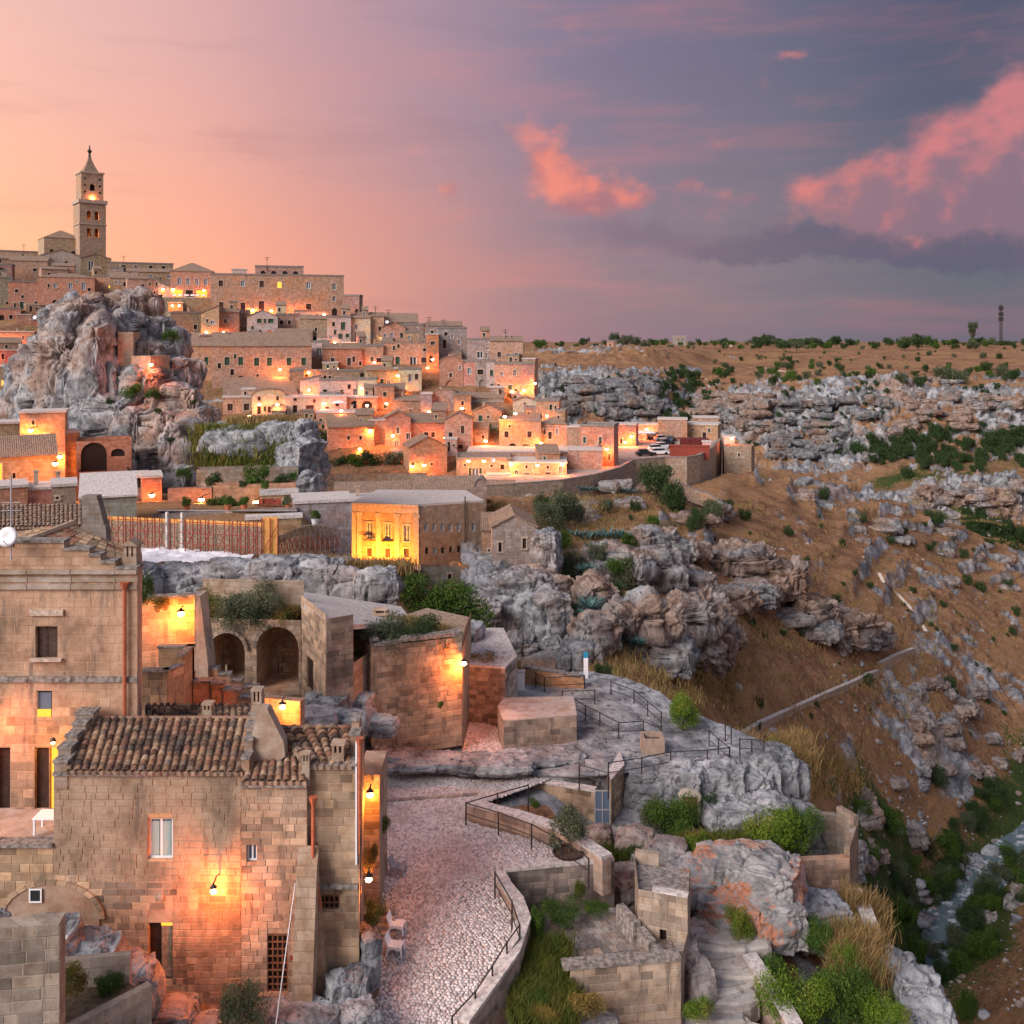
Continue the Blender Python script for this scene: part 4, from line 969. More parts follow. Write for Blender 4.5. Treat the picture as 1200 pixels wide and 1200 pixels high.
H(272, 289, 316, 324, 'w', 'slab', [], 'small white box on the palace roof', 'roof_room', 'house', D=300, rot=0, down=2, chim=())
H(402, 421, 347, 372, 'g', 'flat', [(404, 363, 3, 6, 'k'), (409, 362, 3, 8, 'a'), (418, 366, 4, 8, 'a')], 'ruined grey annex with arched windows at the palace end', 'palace_annex', 'palace', D=294, rot=-12)
# middle rows under the palace
H(201, 238, 367, 402, 'g', 'flat', [(217.5, 390, 4, 6, 'B'), (229, 391, 4, 7, 'B')], 'grey stone house with two blue windows under the terrace wall', D=276)
H(236, 256, 367, 398, 'c', 'shx', [(243, 376, 2, 4, 'k'), (249, 378, 5, 4, 'w')], 'pale gable fronted house with washing hung by its window', D=274, rh=2.2)
H(252, 280, 366, 400, 'g', 'gx', [(266, 390, 4, 6, 'w')], 'dark grey house side with pale small window below the palace', D=277)
H(270, 292, 368, 396, 'g', 'gx', [], 'brown tiled house huddled between the grey and the white gabled ones', D=282)
H(290, 325, 371, 397, 'w', 'gy', [(304, 376, 5, 5, 'g'), (310.5, 376, 2.5, 5, 'g'), (317, 376, 6, 5, 'g')], 'white gabled house with three dark green windows under the palace', D=276, rh=1.8, rot=0)
H(324, 350, 369, 388, 'g', 'flat', [(330, 378, 4, 5, 'k')], 'low grey ruin walls next to the white gabled house', D=283)
H(348, 384, 365, 376, 'w', 'flat', [(360, 371, 3, 3, 'k'), (365, 371, 3, 3, 'k')], 'low white flat house with two square windows close under the palace', D=286)
H(351, 385, 374, 402, 'g', 'gx', [(371, 397, 8, 6, 'g')], 'grey brown house with green shop shutter below the white flat house', D=272)
H(322, 366, 390, 408, 'g', 'gx', [], 'long grey house back with plain wall below the ruin walls', D=268)
H(308, 323, 391, 402, 'p', 'gy', [], 'tiny pink gabled dormer house above the long tiled roof', D=266)
H(363, 386, 401, 433, 'w', 'flat', [(374, 412, 6, 7, 'w')], 'white cube house with one wide window', D=258)
H(384, 411, 372, 412, 'w', 'flat', [(402, 382, 5, 9, 'g'), (399, 394, 5, 6, 'g'), (407, 394, 4, 6, 'g'), (391, 380, 3, 5, 'k')], 'white stepped house with roof terrace and green doors', D=266)
H(396, 424, 402, 412, 'w', 'slab', [(409, 405, 6, 3, 'g')], 'low white terrace front with one green shutter', D=262)
H(410, 434, 373, 404, 'w', 'gx', [(419, 395, 6, 11, 'g')], 'white house with brown tiled roof and tall green door', D=268)
H(433, 450, 371, 406, 'c', 'gx', [(436, 392, 4, 9, 'w'), (445, 385, 3, 5, 'k')], 'pale narrow house with white shuttered door', D=270)
# the long green-shuttered house and its neighbours
H(251, 364, 406, 463, 'p', 'gx', [(267.7, 423, 5.5, 9.5, 'g'), (283, 423, 5.5, 9.5, 'g'), (301, 424, 5.5, 9.5, 'g'), (315.5, 424, 5.5, 9.5, 'g'), (338, 424, 5.5, 9, 'g'), (355, 424, 5.5, 9, 'g'), (283, 447, 8, 14, 'a'), (302, 440, 3, 3, 'k')], 'long pink house with a row of six green shuttered windows', D=242, rot=2, rh=3.4, dep=12, lamps=[(257, 443, 520), (328, 433, 620)])
H(216, 253, 406, 466, 'p', 'gx', [(241.5, 423, 4.5, 9, 'g'), (247.5, 458, 5, 10, 'a')], 'pink house wing with a single green shutter beside the crag', D=243, rot=-6, rh=3, lamps=[(250, 445, 420)])
H(378, 424, 409, 432, 'r', 'shed', [(390, 424, 4, 9, 'b'), (409, 424, 4, 9, 'b'), (422, 426, 3, 5, 'k')], 'reddish house with two brown doors above a lit pergola', D=250, lamps=[(383, 432, 420), (395, 432, 160)])
H(424, 449, 406, 434, 'p', 'flat', [(436, 421, 3.5, 5.5, 'g'), (444, 422, 6, 5, 'k')], 'pink house with a terrace canopy and small green window', D=252)
H(340, 428, 435, 450, 'g', 'flat', [(424, 441, 5, 8, 'a')], 'long low grey wall house with one arched doorway at its end', D=240, rot=0)
H(264, 348, 465, 478, 'g', 'shed', [], 'broad house under a huge grey tiled roof', D=227, rot=3, rh=4.0, dep=12, rmat=TILEF)
H(344, 356, 435, 455, 'r', 'flat', [], 'red lit stair tower beside the huge tiled roof', D=234)
H(262, 297, 466, 490, 'p', 'slab', [(270, 477, 6, 8, 'b'), (288.5, 477, 6, 8, 'b'), (280, 486, 5, 4, 'k')], 'pink house with two wide brown windows on the lamplit square', D=222, lamps=[(292, 487, 420)])
H(296, 334, 463, 490, 'w', 'vault', [(304, 467, 3, 5, 'k'), (325, 467, 3, 5, 'k'), (304, 480, 4, 10, 'k'), (321, 478, 2, 4, 'k')], 'white vaulted house front with two lamps beside its windows', D=221, rot=0, rh=1.4, lamps=[(304, 474, 150), (325, 474, 150)])
H(333, 376, 466, 490, 'w', 'slab', [(346, 467, 4, 5, 'k'), (346, 479, 5, 9, 'k'), (363, 478, 9, 6, 'b'), (368, 470, 3, 4, 'b')], 'white house with plants by a dark shop front', D=222)
H(352, 376, 445, 468, 'w', 'shx', [(364, 457, 3, 4, 'k')], 'tall white house with one small window above the shop front', D=232)
H(375, 441, 446, 468, 'w', 'flat', [(392, 461, 5, 5, 'g'), (416, 460, 5, 9, 'v'), (430.5, 460, 5, 9, 'v')], 'wide pinkish white house with classical door surrounds', D=231, rot=0)
H(405, 441, 466, 490, 'p', 'slab', [(416, 474, 9, 9, 'a'), (430, 474, 12, 8, 'a')], 'pink arcade with two round arches under the white house', D=225, rot=0)
H(376, 406, 465, 486, 'w', 'slab', [(395, 474, 4, 4, 'k')], 'white terrace house with a cafe parasol in front', D=223)
H(371, 424, 484, 500, 'p', 'slab', [(410, 491, 3, 4, 'k'), (376, 493, 3, 5, 'k')], 'long low pink terrace wall house above the trees', D=214, lamps=[(400, 481, 60)])
H(424, 436, 486, 503, 'g', 'gx', [], 'small dark grey roofed shed at the end of the pink terrace', D=213)
H(385, 438, 501, 538, 'p', 'shed', [(408.5, 513, 3, 4.5, 'k'), (422.5, 513, 3, 5, 'k'), (405, 531, 4.5, 9, 'w')], 'pink barn house with two square windows and grey door', D=204, rh=2, rot=6)
H(432, 451, 493, 524, 'c', 'slab', [], 'windowless house wall glowing orange in lamplight', D=207, lamps=[(434, 504, 300)])
# right half of the old town (upper)
H(420, 435, 371, 402, 'w', 'gx', [(421, 393, 3, 9, 'g'), (436, 394, 4, 9, 'w')], 'pale house end with white shutters near the long ridge roof', D=273)
H(428, 490, 378, 404, 's', 'gx', [(480, 390, 4, 5, 'k')], 'broad house with long brown ridge roof and dishes on the skyline', D=272, rh=2.6, rot=0)
H(447, 475, 384, 408, 'p', 'gy', [(459, 393, 3.5, 6, 'w'), (470.5, 393, 3, 6, 'k')], 'pink gabled house with twin windows under the ridge roof', D=266, rot=0, rh=1.6)
H(474, 501, 381, 408, 'g', 'flat', [(483, 394.5, 5, 7, 'B')], 'brown house with one bright blue window', D=267)
H(447, 503, 402, 434, 'p', 'flat', [(467, 405.5, 3, 4, 'k'), (466, 424, 5, 12, 'g'), (484, 424, 8, 12, 'v'), (497, 422, 7, 6, 'b')], 'wide pink house with three tall doors on a balcony', D=254, lamps=[(501, 431, 620)])
H(420, 448, 405, 428, 'p', 'flat', [(436, 421, 3.5, 5.5, 'g')], 'weathered pink house beside the balcony house', D=257)
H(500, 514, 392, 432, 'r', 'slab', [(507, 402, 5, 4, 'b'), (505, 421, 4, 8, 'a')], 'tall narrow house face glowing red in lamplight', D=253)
H(513, 547, 385, 424, 's', 'flat', [(521, 403, 4, 10, 'k'), (538, 401, 3.5, 6, 'B'), (531, 415, 4, 6, 'k')], 'tall grey house with balcony and dark openings on the ridge', D=258)
H(500, 542, 382, 398, 's', 'gx', [], 'grey upper storey with railing and antennas on the ridge', D=262, rh=1.2)
H(547, 576, 398, 425, 's', 'flat', [(562.5, 416, 7, 8, 'v')], 'plain grey house with one wide dark doorway on the ridge end', D=256, chim=())
H(574, 613, 400, 424, 'p', 'gx', [(585, 415.5, 4, 6, 'b'), (605, 416.5, 3.5, 6, 'k')], 'pink house at the ridge end with chimneys', D=254, rh=1.2, chim=[(591, 1.6), (597, 1.6)])
H(612, 627, 421, 440, 'g', 'slab', [], 'low grey terrace house with dark awning at the ridge end', D=245)
H(515, 543, 425, 466, 'r', 'vault', [(528, 452, 12, 13, 'A')], 'red plastered house with domed roof and blind arch', D=240, rh=1.5)
H(542, 558, 424, 467, 'p', 'flat', [(550, 435, 4, 7, 'w'), (550, 456, 4.5, 9, 'w')], 'slim pink house with two framed windows one above the other', D=240)
H(557, 571, 423, 467, 's', 'flat', [(563, 436, 7, 6, 'k'), (565, 453, 7, 16, 'A')], 'slim grey house with a tall blind niche and balcony', D=239)
H(570, 581, 424, 467, 'w', 'flat', [(576, 437, 3.5, 7, 'g'), (576.5, 454, 3, 8, 'g'), (572.5, 459, 3, 9, 'g')], 'slim white house with green shutters', D=238)
H(580, 612, 427, 470, 'p', 'flat', [(588, 438, 3.5, 5, 'w'), (603, 437, 3.5, 7, 'v'), (604.5, 457, 2.5, 3, 'k'), (590, 459, 3, 5, 'w')], 'pale pink house with terrace roof and tall window', D=236)
H(611, 626, 427, 470, 'p', 'flat', [(609, 439, 3, 5, 'k')], 'pink corner house with glowing lamps on its outer wall', D=235, lamps=[(614, 457, 420), (627, 449, 420)])
H(429, 465, 434, 460, 'g', 'gx', [(424, 441, 4, 8, 'a')], 'brown weathered house beside the white cube with two windows', D=238)
H(468, 494, 433, 467, 'w', 'flat', [(480.5, 443, 4, 9, 'v'), (477, 460, 4.5, 7, 'v')], 'white cube house with two grey windows beside a lit stair', D=236)
H(463, 470, 432, 458, 'c', 'slab', [], 'narrow orange lit wall beside the white cube', D=239, lamps=[(466, 440, 160)])
H(420, 441, 445, 468, 'w', 'flat', [(430.5, 459.5, 5.5, 9, 'v')], 'small white house with corniced dark door', D=230)
H(418, 442, 466, 486, 'p', 'slab', [(430, 474, 12, 8, 'a')], 'pink house with one broad arch below the corniced door', D=224)
H(440, 462, 453, 487, 'p', 'flat', [(451, 462, 4, 5, 'g'), (451.5, 476, 4, 5, 'g')], 'pink square house with two green windows one above the other', D=226)
H(493, 506, 462, 494, 's', 'slab', [], 'rough grey buttress house with plants growing from it', D=222)
H(460, 494, 470, 492, 'g', 'gx', [], 'grey overgrown ruin below the white cube house', D=226)
H(506, 534, 462, 490, 's', 'vault', [(523, 475.5, 3, 5, 'k'), (527, 486, 4, 4, 'k')], 'grey rounded roof house with two dark openings', D=224, rh=1)
H(532, 552, 463, 490, 'g', 'flat', [(542, 472.5, 3, 5, 'k'), (543.5, 482.5, 5, 5.5, 'k')], 'brown house with two dark square windows', D=223)
H(550, 590, 467, 486, 's', 'gx', [], 'row house with long grey roof between the brown house and the church', D=228)
H(555, 588, 482, 510, 'p', 'gy', [(572, 499.5, 5, 7, 'B'), (572, 488.5, 2.5, 3, 'k')], 'pink gabled house with blue door', D=216, rh=1.4)
H(601, 630, 470, 496, 'w', 'gy', [(615.5, 488.5, 5.5, 8.5, 'd'), (615, 473, 2, 2, 'k')], 'small white church front with brown door', 'church', 'church', D=222, rot=0, rh=.9)
H(628, 655, 470, 496, 'p', 'flat', [(651, 478, 2, 5, 'k')], 'pink house block next to the small church', D=221, lamps=[(641, 487, 100)])
H(585, 634, 494, 532, 'p', 'flat', [(593.5, 509, 5, 7, 'd'), (620.5, 509, 5, 7, 'd'), (597, 499.5, 3, 3, 'k'), (600.5, 525, 9, 11, 'a'), (616, 526, 14, 11, 'a')], 'pink palazzetto with two arches on the ground floor', 'palazzo', 'palazzo', D=205, rot=0, lamps=[(591.5, 488, 420), (634, 519, 520)])
H(632, 664, 497, 528, 'p', 'hip', [(638.5, 506, 2, 6, 'k'), (653, 506, 2.5, 7, 'w')], 'pink hip roofed house on the lamplit corner', D=206, rot=-6, rh=1.4)
H(600, 632, 492, 498, 't', 'gx', [], 'low attic with tiled roof over the palazzetto', D=210, rh=1.2)
H(452, 481, 490, 526, 'p', 'gy', [(466.5, 504.5, 4, 7.5, 'v'), (479, 511.5, 6, 7.5, 'v'), (465, 520, 5, 7, 'B')], 'pink gabled house with three dark windows above the trees', D=206, rh=1.4, rot=4)
H(480, 523, 496, 520, 'p', 'shed', [(499.5, 509.5, 5, 6, 'k'), (507.5, 509.5, 4, 6, 'b')], 'pink house with low wide roof lit by a lamp at its corner', D=208, lamps=[(521.7, 513, 620)], rh=1.6)
H(521, 553, 492, 527, 'p', 'gy', [(542, 503.5, 4, 9, 'b'), (539.5, 523.5, 6, 5, 'd')], 'pink gabled house with brown shuttered window', D=204, rh=1.5, rot=-4)
H(551, 572, 503, 527, 's', 'gx', [(555, 516, 3, 10, 'B'), (566, 512, 3, 4, 'k')], 'grey narrow house with blue door and outside stair', D=207)
H(420, 439, 499, 527, 'p', 'shed', [(422.5, 513, 3, 4, 'k')], 'pink house end above the leafy trees', D=205)
H(480, 524, 524, 562, 'p', 'gy', [(506, 544, 2.5, 3, 'k'), (484, 544, 3, 6, 'a')], 'stone barn like church with gable lit by two lamps', 'church', 'church', D=192, rh=2, rot=12, lamps=[(483, 546, 200), (497, 545, 200)])
H(535, 598, 539, 566, 'c', 'flat', [(557, 554, 8, 11, 'w'), (551, 554, 3, 11, 'g'), (563, 554, 3, 11, 'g'), (592, 558, 5.5, 10, 'g'), (545, 545, 2, 3, 'k'), (576, 546, 2.5, 3, 'k')], 'low restaurant front with white door between green shutters', D=188, rot=0, lamps=[(549, 540, 70), (567, 540, 70), (599, 544, 220)], lp=260)
H(597, 664, 543, 566, 'c', 'slab', [(617.5, 558.5, 6, 9, 'v'), (642, 558, 6, 9, 'g'), (617, 547, 2.5, 3.5, 'k'), (642, 547.5, 2.5, 3.5, 'k')], 'low orange lit house front with dark and green doors on the road', D=187, rot=0, lamps=[(659, 544, 240), (630, 545, 70)])
H(548, 672, 530, 542, 'p', 'slab', [], 'long terrace parapet wall above the low restaurant front', 'terrace_wall', 'wall', D=196, rot=0)
H(680, 719, 500, 545, 'p', 'flat', [(685, 516, 3, 7, 'g'), (703.5, 516, 3, 8, 'g'), (714, 535, 3, 8, 'g')], 'corniced pink villa with green shutters by the road', 'villa', 'house', D=200, rot=-10, chim=(), lamps=[(711, 526, 420)])
H(664, 682, 501, 526, 'g', 'slab', [], 'plain grey wall house between the hip roof and the villa', D=204)
H(666, 706, 528, 546, 'p', 'slab', [], 'long low pinkish wall under the villa', 'terrace_wall', 'wall', D=195, rot=0)
H(719, 745, 498, 522, 'r', 'slab', [(728, 517, 3, 6, 'k')], 'red lit house beside the road bend', D=238, lamps=[(740, 511, 520), (732.5, 518, 420)])
H(744, 772, 498, 514, 'p', 'slab', [(768, 509, 5, 7, 'k')], 'low pink house behind the cafe parasols on the square', D=255, lamps=[(758, 503, 420)])
H(771, 805, 492, 516, 't', 'slab', [], 'square sand coloured bastion without windows by the car park', 'bastion', 'house', D=251, rot=0, chim=(), dep=6)
H(804, 841, 498, 515, 't', 'slab', [(812, 504, 2, 3, 'k')], 'long sand coloured wall house beside the bastion', D=253, rot=-6, chim=())
H(814, 842, 490, 500, 't', 'slab', [], 'low stone block rising behind the long wall house', D=262)
H(849, 880, 523, 546, 'g', 'none', [(866, 533, 2.5, 4, 'k')], 'roofless grey ruin outside the car park corner', 'ruin', 'ruin', D=232, rot=-8, dep=6, down=8)
H(849, 861, 513, 526, 'w', 'slab', [], 'pale little hut behind the roofless ruin', D=240, chim=(), down=8)
# lower left, at the foot of the crag
H(-20, 63, 536, 575, 'c', 'gx', [(17, 557, 3, 6, 'k'), (2, 552, 5, 20, 'L')], 'tile roofed house wall glowing yellow beside a street lamp', D=120, rot=2, rh=2.2, dep=8, lamps=[(64.6, 543, 520)])
H(26, 74, 484, 525, 'p', 'slab', [(54, 513, 4, 9, 'v'), (40, 495, 3, 5, 'k')], 'pink house with one grey window under the crag overhang', D=134, rot=-5, lamps=[(36, 504, 420)])
H(-20, 28, 497, 524, 'g', 'slab', [(20, 518, 3, 3, 'k')], 'grey rendered house wall beside the crag overhang', D=137)
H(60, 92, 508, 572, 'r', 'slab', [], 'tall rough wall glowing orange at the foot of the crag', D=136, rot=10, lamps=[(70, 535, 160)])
H(92, 152, 516, 553, 'r', 'none', [(111, 535, 28, 34, 'a'), (137, 531, 15, 9, 'a')], 'rock cut cave front with one big lit arch', 'cave_front', 'cave', D=133, rot=0, dep=6, surround=False)
H(94, 147, 552, 574, 'g', 'none', [(103, 562, 7, 12, 'a')], 'rough cave wall with dark oval doorway below the big arch', 'cave_front', 'cave', D=129, rot=0, dep=5, surround=False)
H(104, 116, 568, 585, 'c', 'gy', [], 'tiny pale gabled outhouse at the cave foot', D=122, rh=.8)
H(115, 144, 568, 584, 'p', 'gy', [(120, 578, 2, 2, 'k')], 'small pinkish gabled hut in front of the caves', D=123, rh=1)
H(136, 143, 567, 581, 'w', 'slab', [], 'white chimney block among the cave huts', 'chimney_stack', 'chimney', D=120, dep=1.2, chim=())
H(145, 170, 560, 600, 'g', 'slab', [(155, 566, 22, 12, 'k')], 'dark recessed cave shelter at the crag foot', 'cave_front', 'cave', D=124, surround=False)
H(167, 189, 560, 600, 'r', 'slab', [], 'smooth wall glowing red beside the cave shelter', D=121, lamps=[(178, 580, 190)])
H(198, 247, 572, 600, 'r', 'none', [], 'reddish garden wall with a tall pillar at its end', 'garden_wall', 'wall', D=112, rot=0, dep=1, lamps=[(236, 585, 60)])
H(62, 88, 570, 600, 'g', 'slab', [(68, 583, 3, 3, 'k')], 'jumble of low grey roofs below the yellow lit house', D=104)
H(96, 158, 583, 605, 's', 'shed', [], 'grey slab roofed shed below the cave huts', D=92, rot=0, rh=1.6, rmat=SLAB)
H(28, 66, 574, 600, 'p', 'slab', [(31, 580, 4, 4, 'k')], 'low pink outbuilding with chimneys in front of the yellow lit house', D=108, chim=[(42, 1.8), (66, 1.6)])
H(-10, 30, 572, 600, 'p', 'slab', [], 'low pink flat block at the edge below the yellow lit house', D=106)
AUTO[0] = False
H(372, 500, 556, 578, 't', 'none', [], 'long plain stone wall below the row of trees', 'garden_wall', 'wall', D=178, rot=0, dep=1)
H(496, 604, 563, 580, 't', 'none', [], 'stone wall below the low restaurant front', 'garden_wall', 'wall', D=174, rot=-2, dep=1)
# ================================================================ builders for nearer buildings
def ray_on(A, B, px):
    """parameter along A-B (px, D pairs) where the column px meets the wall line"""
    ax, ay = (A[0] - 600) / FP * A[1], A[1]; bx, by = (B[0] - 600) / FP * B[1], B[1]; s = (px - 600) / FP
    den = (bx - ax) - s * (by - ay)
    return (s * ay - ax) / den if abs(den) > 1e-9 else 0.0
def block_mesh(seed):
    r_ = random.Random(seed); c = .04; j = lambda: r_.uniform(-.012, .012); m = MB()
    v = [(0, 0, 0), (1, 0, 0), (1, 0, 1), (0, 0, 1)]
    f = [(c + j(), -1, c * 1.6 + j()), (1 - c + j(), -1, c * 1.6 + j()), (1 - c + j(), -1 + r_.uniform(0, .25), 1 - c * 1.6 + j()), (c + j(), -1, 1 - c * 1.6 + j())]
    m.add(v + f, [(4, 5, 6, 7), (0, 1, 5, 4), (1, 2, 6, 5), (2, 3, 7, 6), (3, 0, 4, 7)])
    return m.mesh('stone', STONE)
BLOCKS = [block_mesh(k) for k in range(6)]
def masonry(wall, x0, x1, z0, z1, ops, bw, bh, proud, col, seed=0, limit=290, skip=.0, tintf=None, gap=.008):
    """each visible stone is its own piece, laid in courses around the openings"""
    r_ = random.Random(seed); n = max(1, round((z1 - z0) / bh)); bh = (z1 - z0) / n; cnt = 0; spare = MB()
    for i in range(n):
        c0, c1 = z0 + i * bh, z0 + (i + 1) * bh; free = [(x0, x1)]
        for o in ops:
            if o[3] > c0 + .02 and o[2] < c1 - .02:
                a, b_ = o[0], o[1]
                if len(o) > 4 and o[4]:
                    rr = (b_ - a) / 2; xm = (a + b_) / 2; rz = min(rr, (o[3] - o[2]) * .6); t_ = (c0 - (o[3] - rz)) / rz
                    if t_ > 0: q = rr * math.sqrt(max(0, 1 - min(1, t_) ** 2)); a, b_ = xm - q, xm + q
                free = [s for f in free for s in ((f[0], min(f[1], a)), (max(f[0], b_), f[1])) if s[1] - s[0] > .06]
        for a, b_ in free:
            x = a
            while x < b_ - .03:
                w = r_.uniform(.5, 1.5) * bw
                if i % 2 and x == a: w *= .55
                if b_ - (x + w) < bw * .35: w = b_ - x
                w = min(w, b_ - x)
                if r_.random() >= skip:
                    kk_ = r_.uniform(.86, 1.14); p = proud * r_.uniform(.35, 1.0); me = r_.choice(BLOCKS)
                    if cnt < limit:
                        cc = tintf((x + w / 2), (c0 + c1) / 2) if tintf else col
                        link('stone', me, wall, (x + gap / 2, .002, c0 + gap / 2), None, (w - gap, p, bh - gap), tuple(v * kk_ for v in cc)); cnt += 1
                    else: spare.add([(x + gap / 2 + v.co.x * (w - gap), .002 + v.co.y * p, c0 + gap / 2 + v.co.z * (bh - gap)) for v in me.vertices], [tuple(q.vertices) for q in me.polygons])
                x += w
    if spare.v:
        o = spare.build('remaining_stones', STONE, wall, color=col); o['kind'] = 'stuff'
def facade(root, A, B, z0, z1, wins=(), mat=None, col=(.45, .35, .27), depth=.3, surround=True, stones=None, z1b=None, tintf=None, thick=None, name='wall', limit=290):
    """wall from A to B (px, D), heights relative to the camera; openings by photo pixel"""
    a = P(A[0], HY, A[1]); b = P(B[0], HY, B[1]); L = math.hypot(b.x - a.x, b.y - a.y); rz = math.atan2(b.y - a.y, b.x - a.x)
    inv = root.matrix_world.inverted() if root.parent else Matrix.Translation(-root.location)
    loc = Vector((a.x, a.y, CZ)) - root.location
    ops = []; wl = []
    for px, py, pw, ph, kd in wins:
        s0, s1 = ray_on(A, B, px - pw / 2), ray_on(A, B, px + pw / 2); sm = ray_on(A, B, px); D = A[1] + (B[1] - A[1]) * sm
        zc = (HY - py) / FP * D; hz = ph / FP * D / 2
        o = (s0 * L, s1 * L, zc - hz, zc + hz, kd in 'aA'); ops.append(o); wl.append((*o[:4], kd))
    mb = MB(); wall_panel(mb, 0, L, z0, z1, ops, 0.0, depth)
    if thick:
        mb.add([(0, 0, z0), (0, thick, z0), (0, thick, z1), (0, 0, z1)], [(3, 2, 1, 0)]); mb.add([(L, 0, z0), (L, thick, z0), (L, thick, z1), (L, 0, z1)], [(0, 1, 2, 3)])
        mb.add([(0, thick, z0), (L, thick, z0), (L, thick, z1), (0, thick, z1)], [(0, 3, 2, 1)]); mb.add([(0, 0, z1), (L, 0, z1), (L, thick, z1), (0, thick, z1)], [(0, 1, 2, 3)])
    me = bpy.data.meshes.new('wall'); me.from_pydata(mb.v, [], mb.f); me.materials.append(mat or WALL)
    w = link(name, me, root, loc, (0, 0, rz), None, col)
    for q in wl:
        o = window(root, *q, depth, surround=surround)
        if o is None: o = root.children[-1] if False else [c for c in bpy.data.objects if c.parent == root and c.name.startswith('niche')][-1]
        o.location = loc; o.rotation_euler = (0, 0, rz)
    if stones:
        bw, bh, pr = stones; masonry(w, 0, L, z0, z1, ops, bw, bh, pr, col, int(abs(A[0]) * 7 + abs(z1) * 13), tintf=tintf, limit=limit)
    w['L'] = L
    return w
def coping(root, A, B, z, h=.16, t=.5, over=.08, mat=None, name='coping'):
    a = P(A[0], HY, A[1]); b = P(B[0], HY, B[1]); L = math.hypot(b.x - a.x, b.y - a.y); rz = math.atan2(b.y - a.y, b.x - a.x)
    m = MB(); n = max(1, int(L / .8)); r_ = random.Random(int(L * 100))
    for k in range(n): m.box(k * L / n + .004, (k + 1) * L / n - .004, -over + r_.uniform(-.015, .015), t, z + .003, z + h + r_.uniform(-.015, .015))
    return m.build(name, mat or COPING, root, loc=Vector((a.x, a.y, CZ)) - root.location, rot=(0, 0, rz), color=(.42, .36, .31))
def polywall(name, pts, h, thick, label, cat='wall', mat=None, col=(.42, .35, .29), below=.6, cop=True, stones=None, copmat=None, limit=290):
    """free-standing wall along pts = [(px, py, ztop)]: (px,py) is its top edge, ztop relative to the camera"""
    W_ = [G(px, py, z) for px, py, z in pts]; root = empty(name, W_[0] - Vector((0, 0, h))); n = len(W_)
    nr = []
    for i in range(n):
        d = (W_[min(i + 1, n - 1)] - W_[max(i - 1, 0)]); nr.append(Vector((-d.y, d.x, 0)).normalized())
    m = MB(); c = MB()
    for i in range(n - 1):
        a, b = W_[i] - root.location, W_[i + 1] - root.location; na, nb = nr[i] * thick, nr[i + 1] * thick; dz = Vector((0, 0, -(h + below)))
        m.add([a, b, b + nb, a + na, a + dz, b + dz, b + nb + dz, a + na + dz], [(0, 1, 2, 3), (0, 4, 5, 1), (1, 5, 6, 2), (2, 6, 7, 3), (3, 7, 4, 0)])
        if cop:
            k = max(1, int((b - a).length / .9)); up = Vector((0, 0, .003)); th = Vector((0, 0, .12))
            for q in range(k):
                t0, t1 = q / k + .004, (q + 1) / k - .004
                p0, p1 = a.lerp(b, t0), a.lerp(b, t1); n0, n1 = na.lerp(nb, t0), na.lerp(nb, t1); e0, e1 = n0.normalized() * .05, n1.normalized() * .05
                vs = [p0 - e0 + up, p1 - e1 + up, p1 + n1 + e1 + up, p0 + n0 + e0 + up]; tt = th * rnd.uniform(.8, 1.15)
                c.add(vs + [v + tt for v in vs], [(0, 3, 2, 1), (4, 5, 6, 7), (0, 1, 5, 4), (1, 2, 6, 5), (2, 3, 7, 6), (3, 0, 4, 7)])
    wobj = m.build('wall_body', mat or WALL, root, color=col)
    if cop: c.build('coping', copmat or COPING, root)
    if stones:
        bw, bh, pr = stones; cnt = 0
        for i in range(n - 1):
            a, b = W_[i] - root.location, W_[i + 1] - root.location; L = math.hypot(b.x - a.x, b.y - a.y); rz = math.atan2(b.y - a.y, b.x - a.x)
            f = link('stone_face', None, root, a, (0, 0, rz))
            masonry(f, 0, L, -h, -.01, [], bw, bh, pr, col, i * 31 + int(L * 10), limit=max(0, (limit - cnt))); cnt += int(L / bw * h / bh)
    return tag(root, label, cat)
def sheet(name, poly, mat, kind='structure', grid=None):
    """flat or gently bent ground sheet through world points"""
    me = bpy.data.meshes.new(name); me.from_pydata([tuple(p) for p in poly], [], [tuple(range(len(poly)))]); me.materials.append(mat)
    o = link(name, me); o['kind'] = kind; return o
TILE_ME = None
def tile_mesh():
    m = MB(); n = 6; vs = []; fs = []
    for yy, r in ((0, .5), (1.16, .40)):
        for k in range(n + 1):
            a = math.pi * k / n; vs.append((-r * math.cos(a), yy, r * .85 * math.sin(a) + (.10 if yy == 0 else 0)))
    for yy, r in ((0, .40),):
        for k in range(n + 1):
            a = math.pi * k / n; vs.append((-r * math.cos(a), yy, r * .85 * math.sin(a) + .06))
    for k in range(n):
        fs.append((k, k + 1, n + 2 + k, n + 1 + k)); fs.append((k, 2 * (n + 1) + k, 2 * (n + 1) + k + 1, k + 1))
    m.add(vs, fs); me = m.mesh('roof_tile', TILE); me.polygons.foreach_set('use_smooth', np.ones(len(me.polygons), bool)); return me
TILE_ME = tile_mesh()
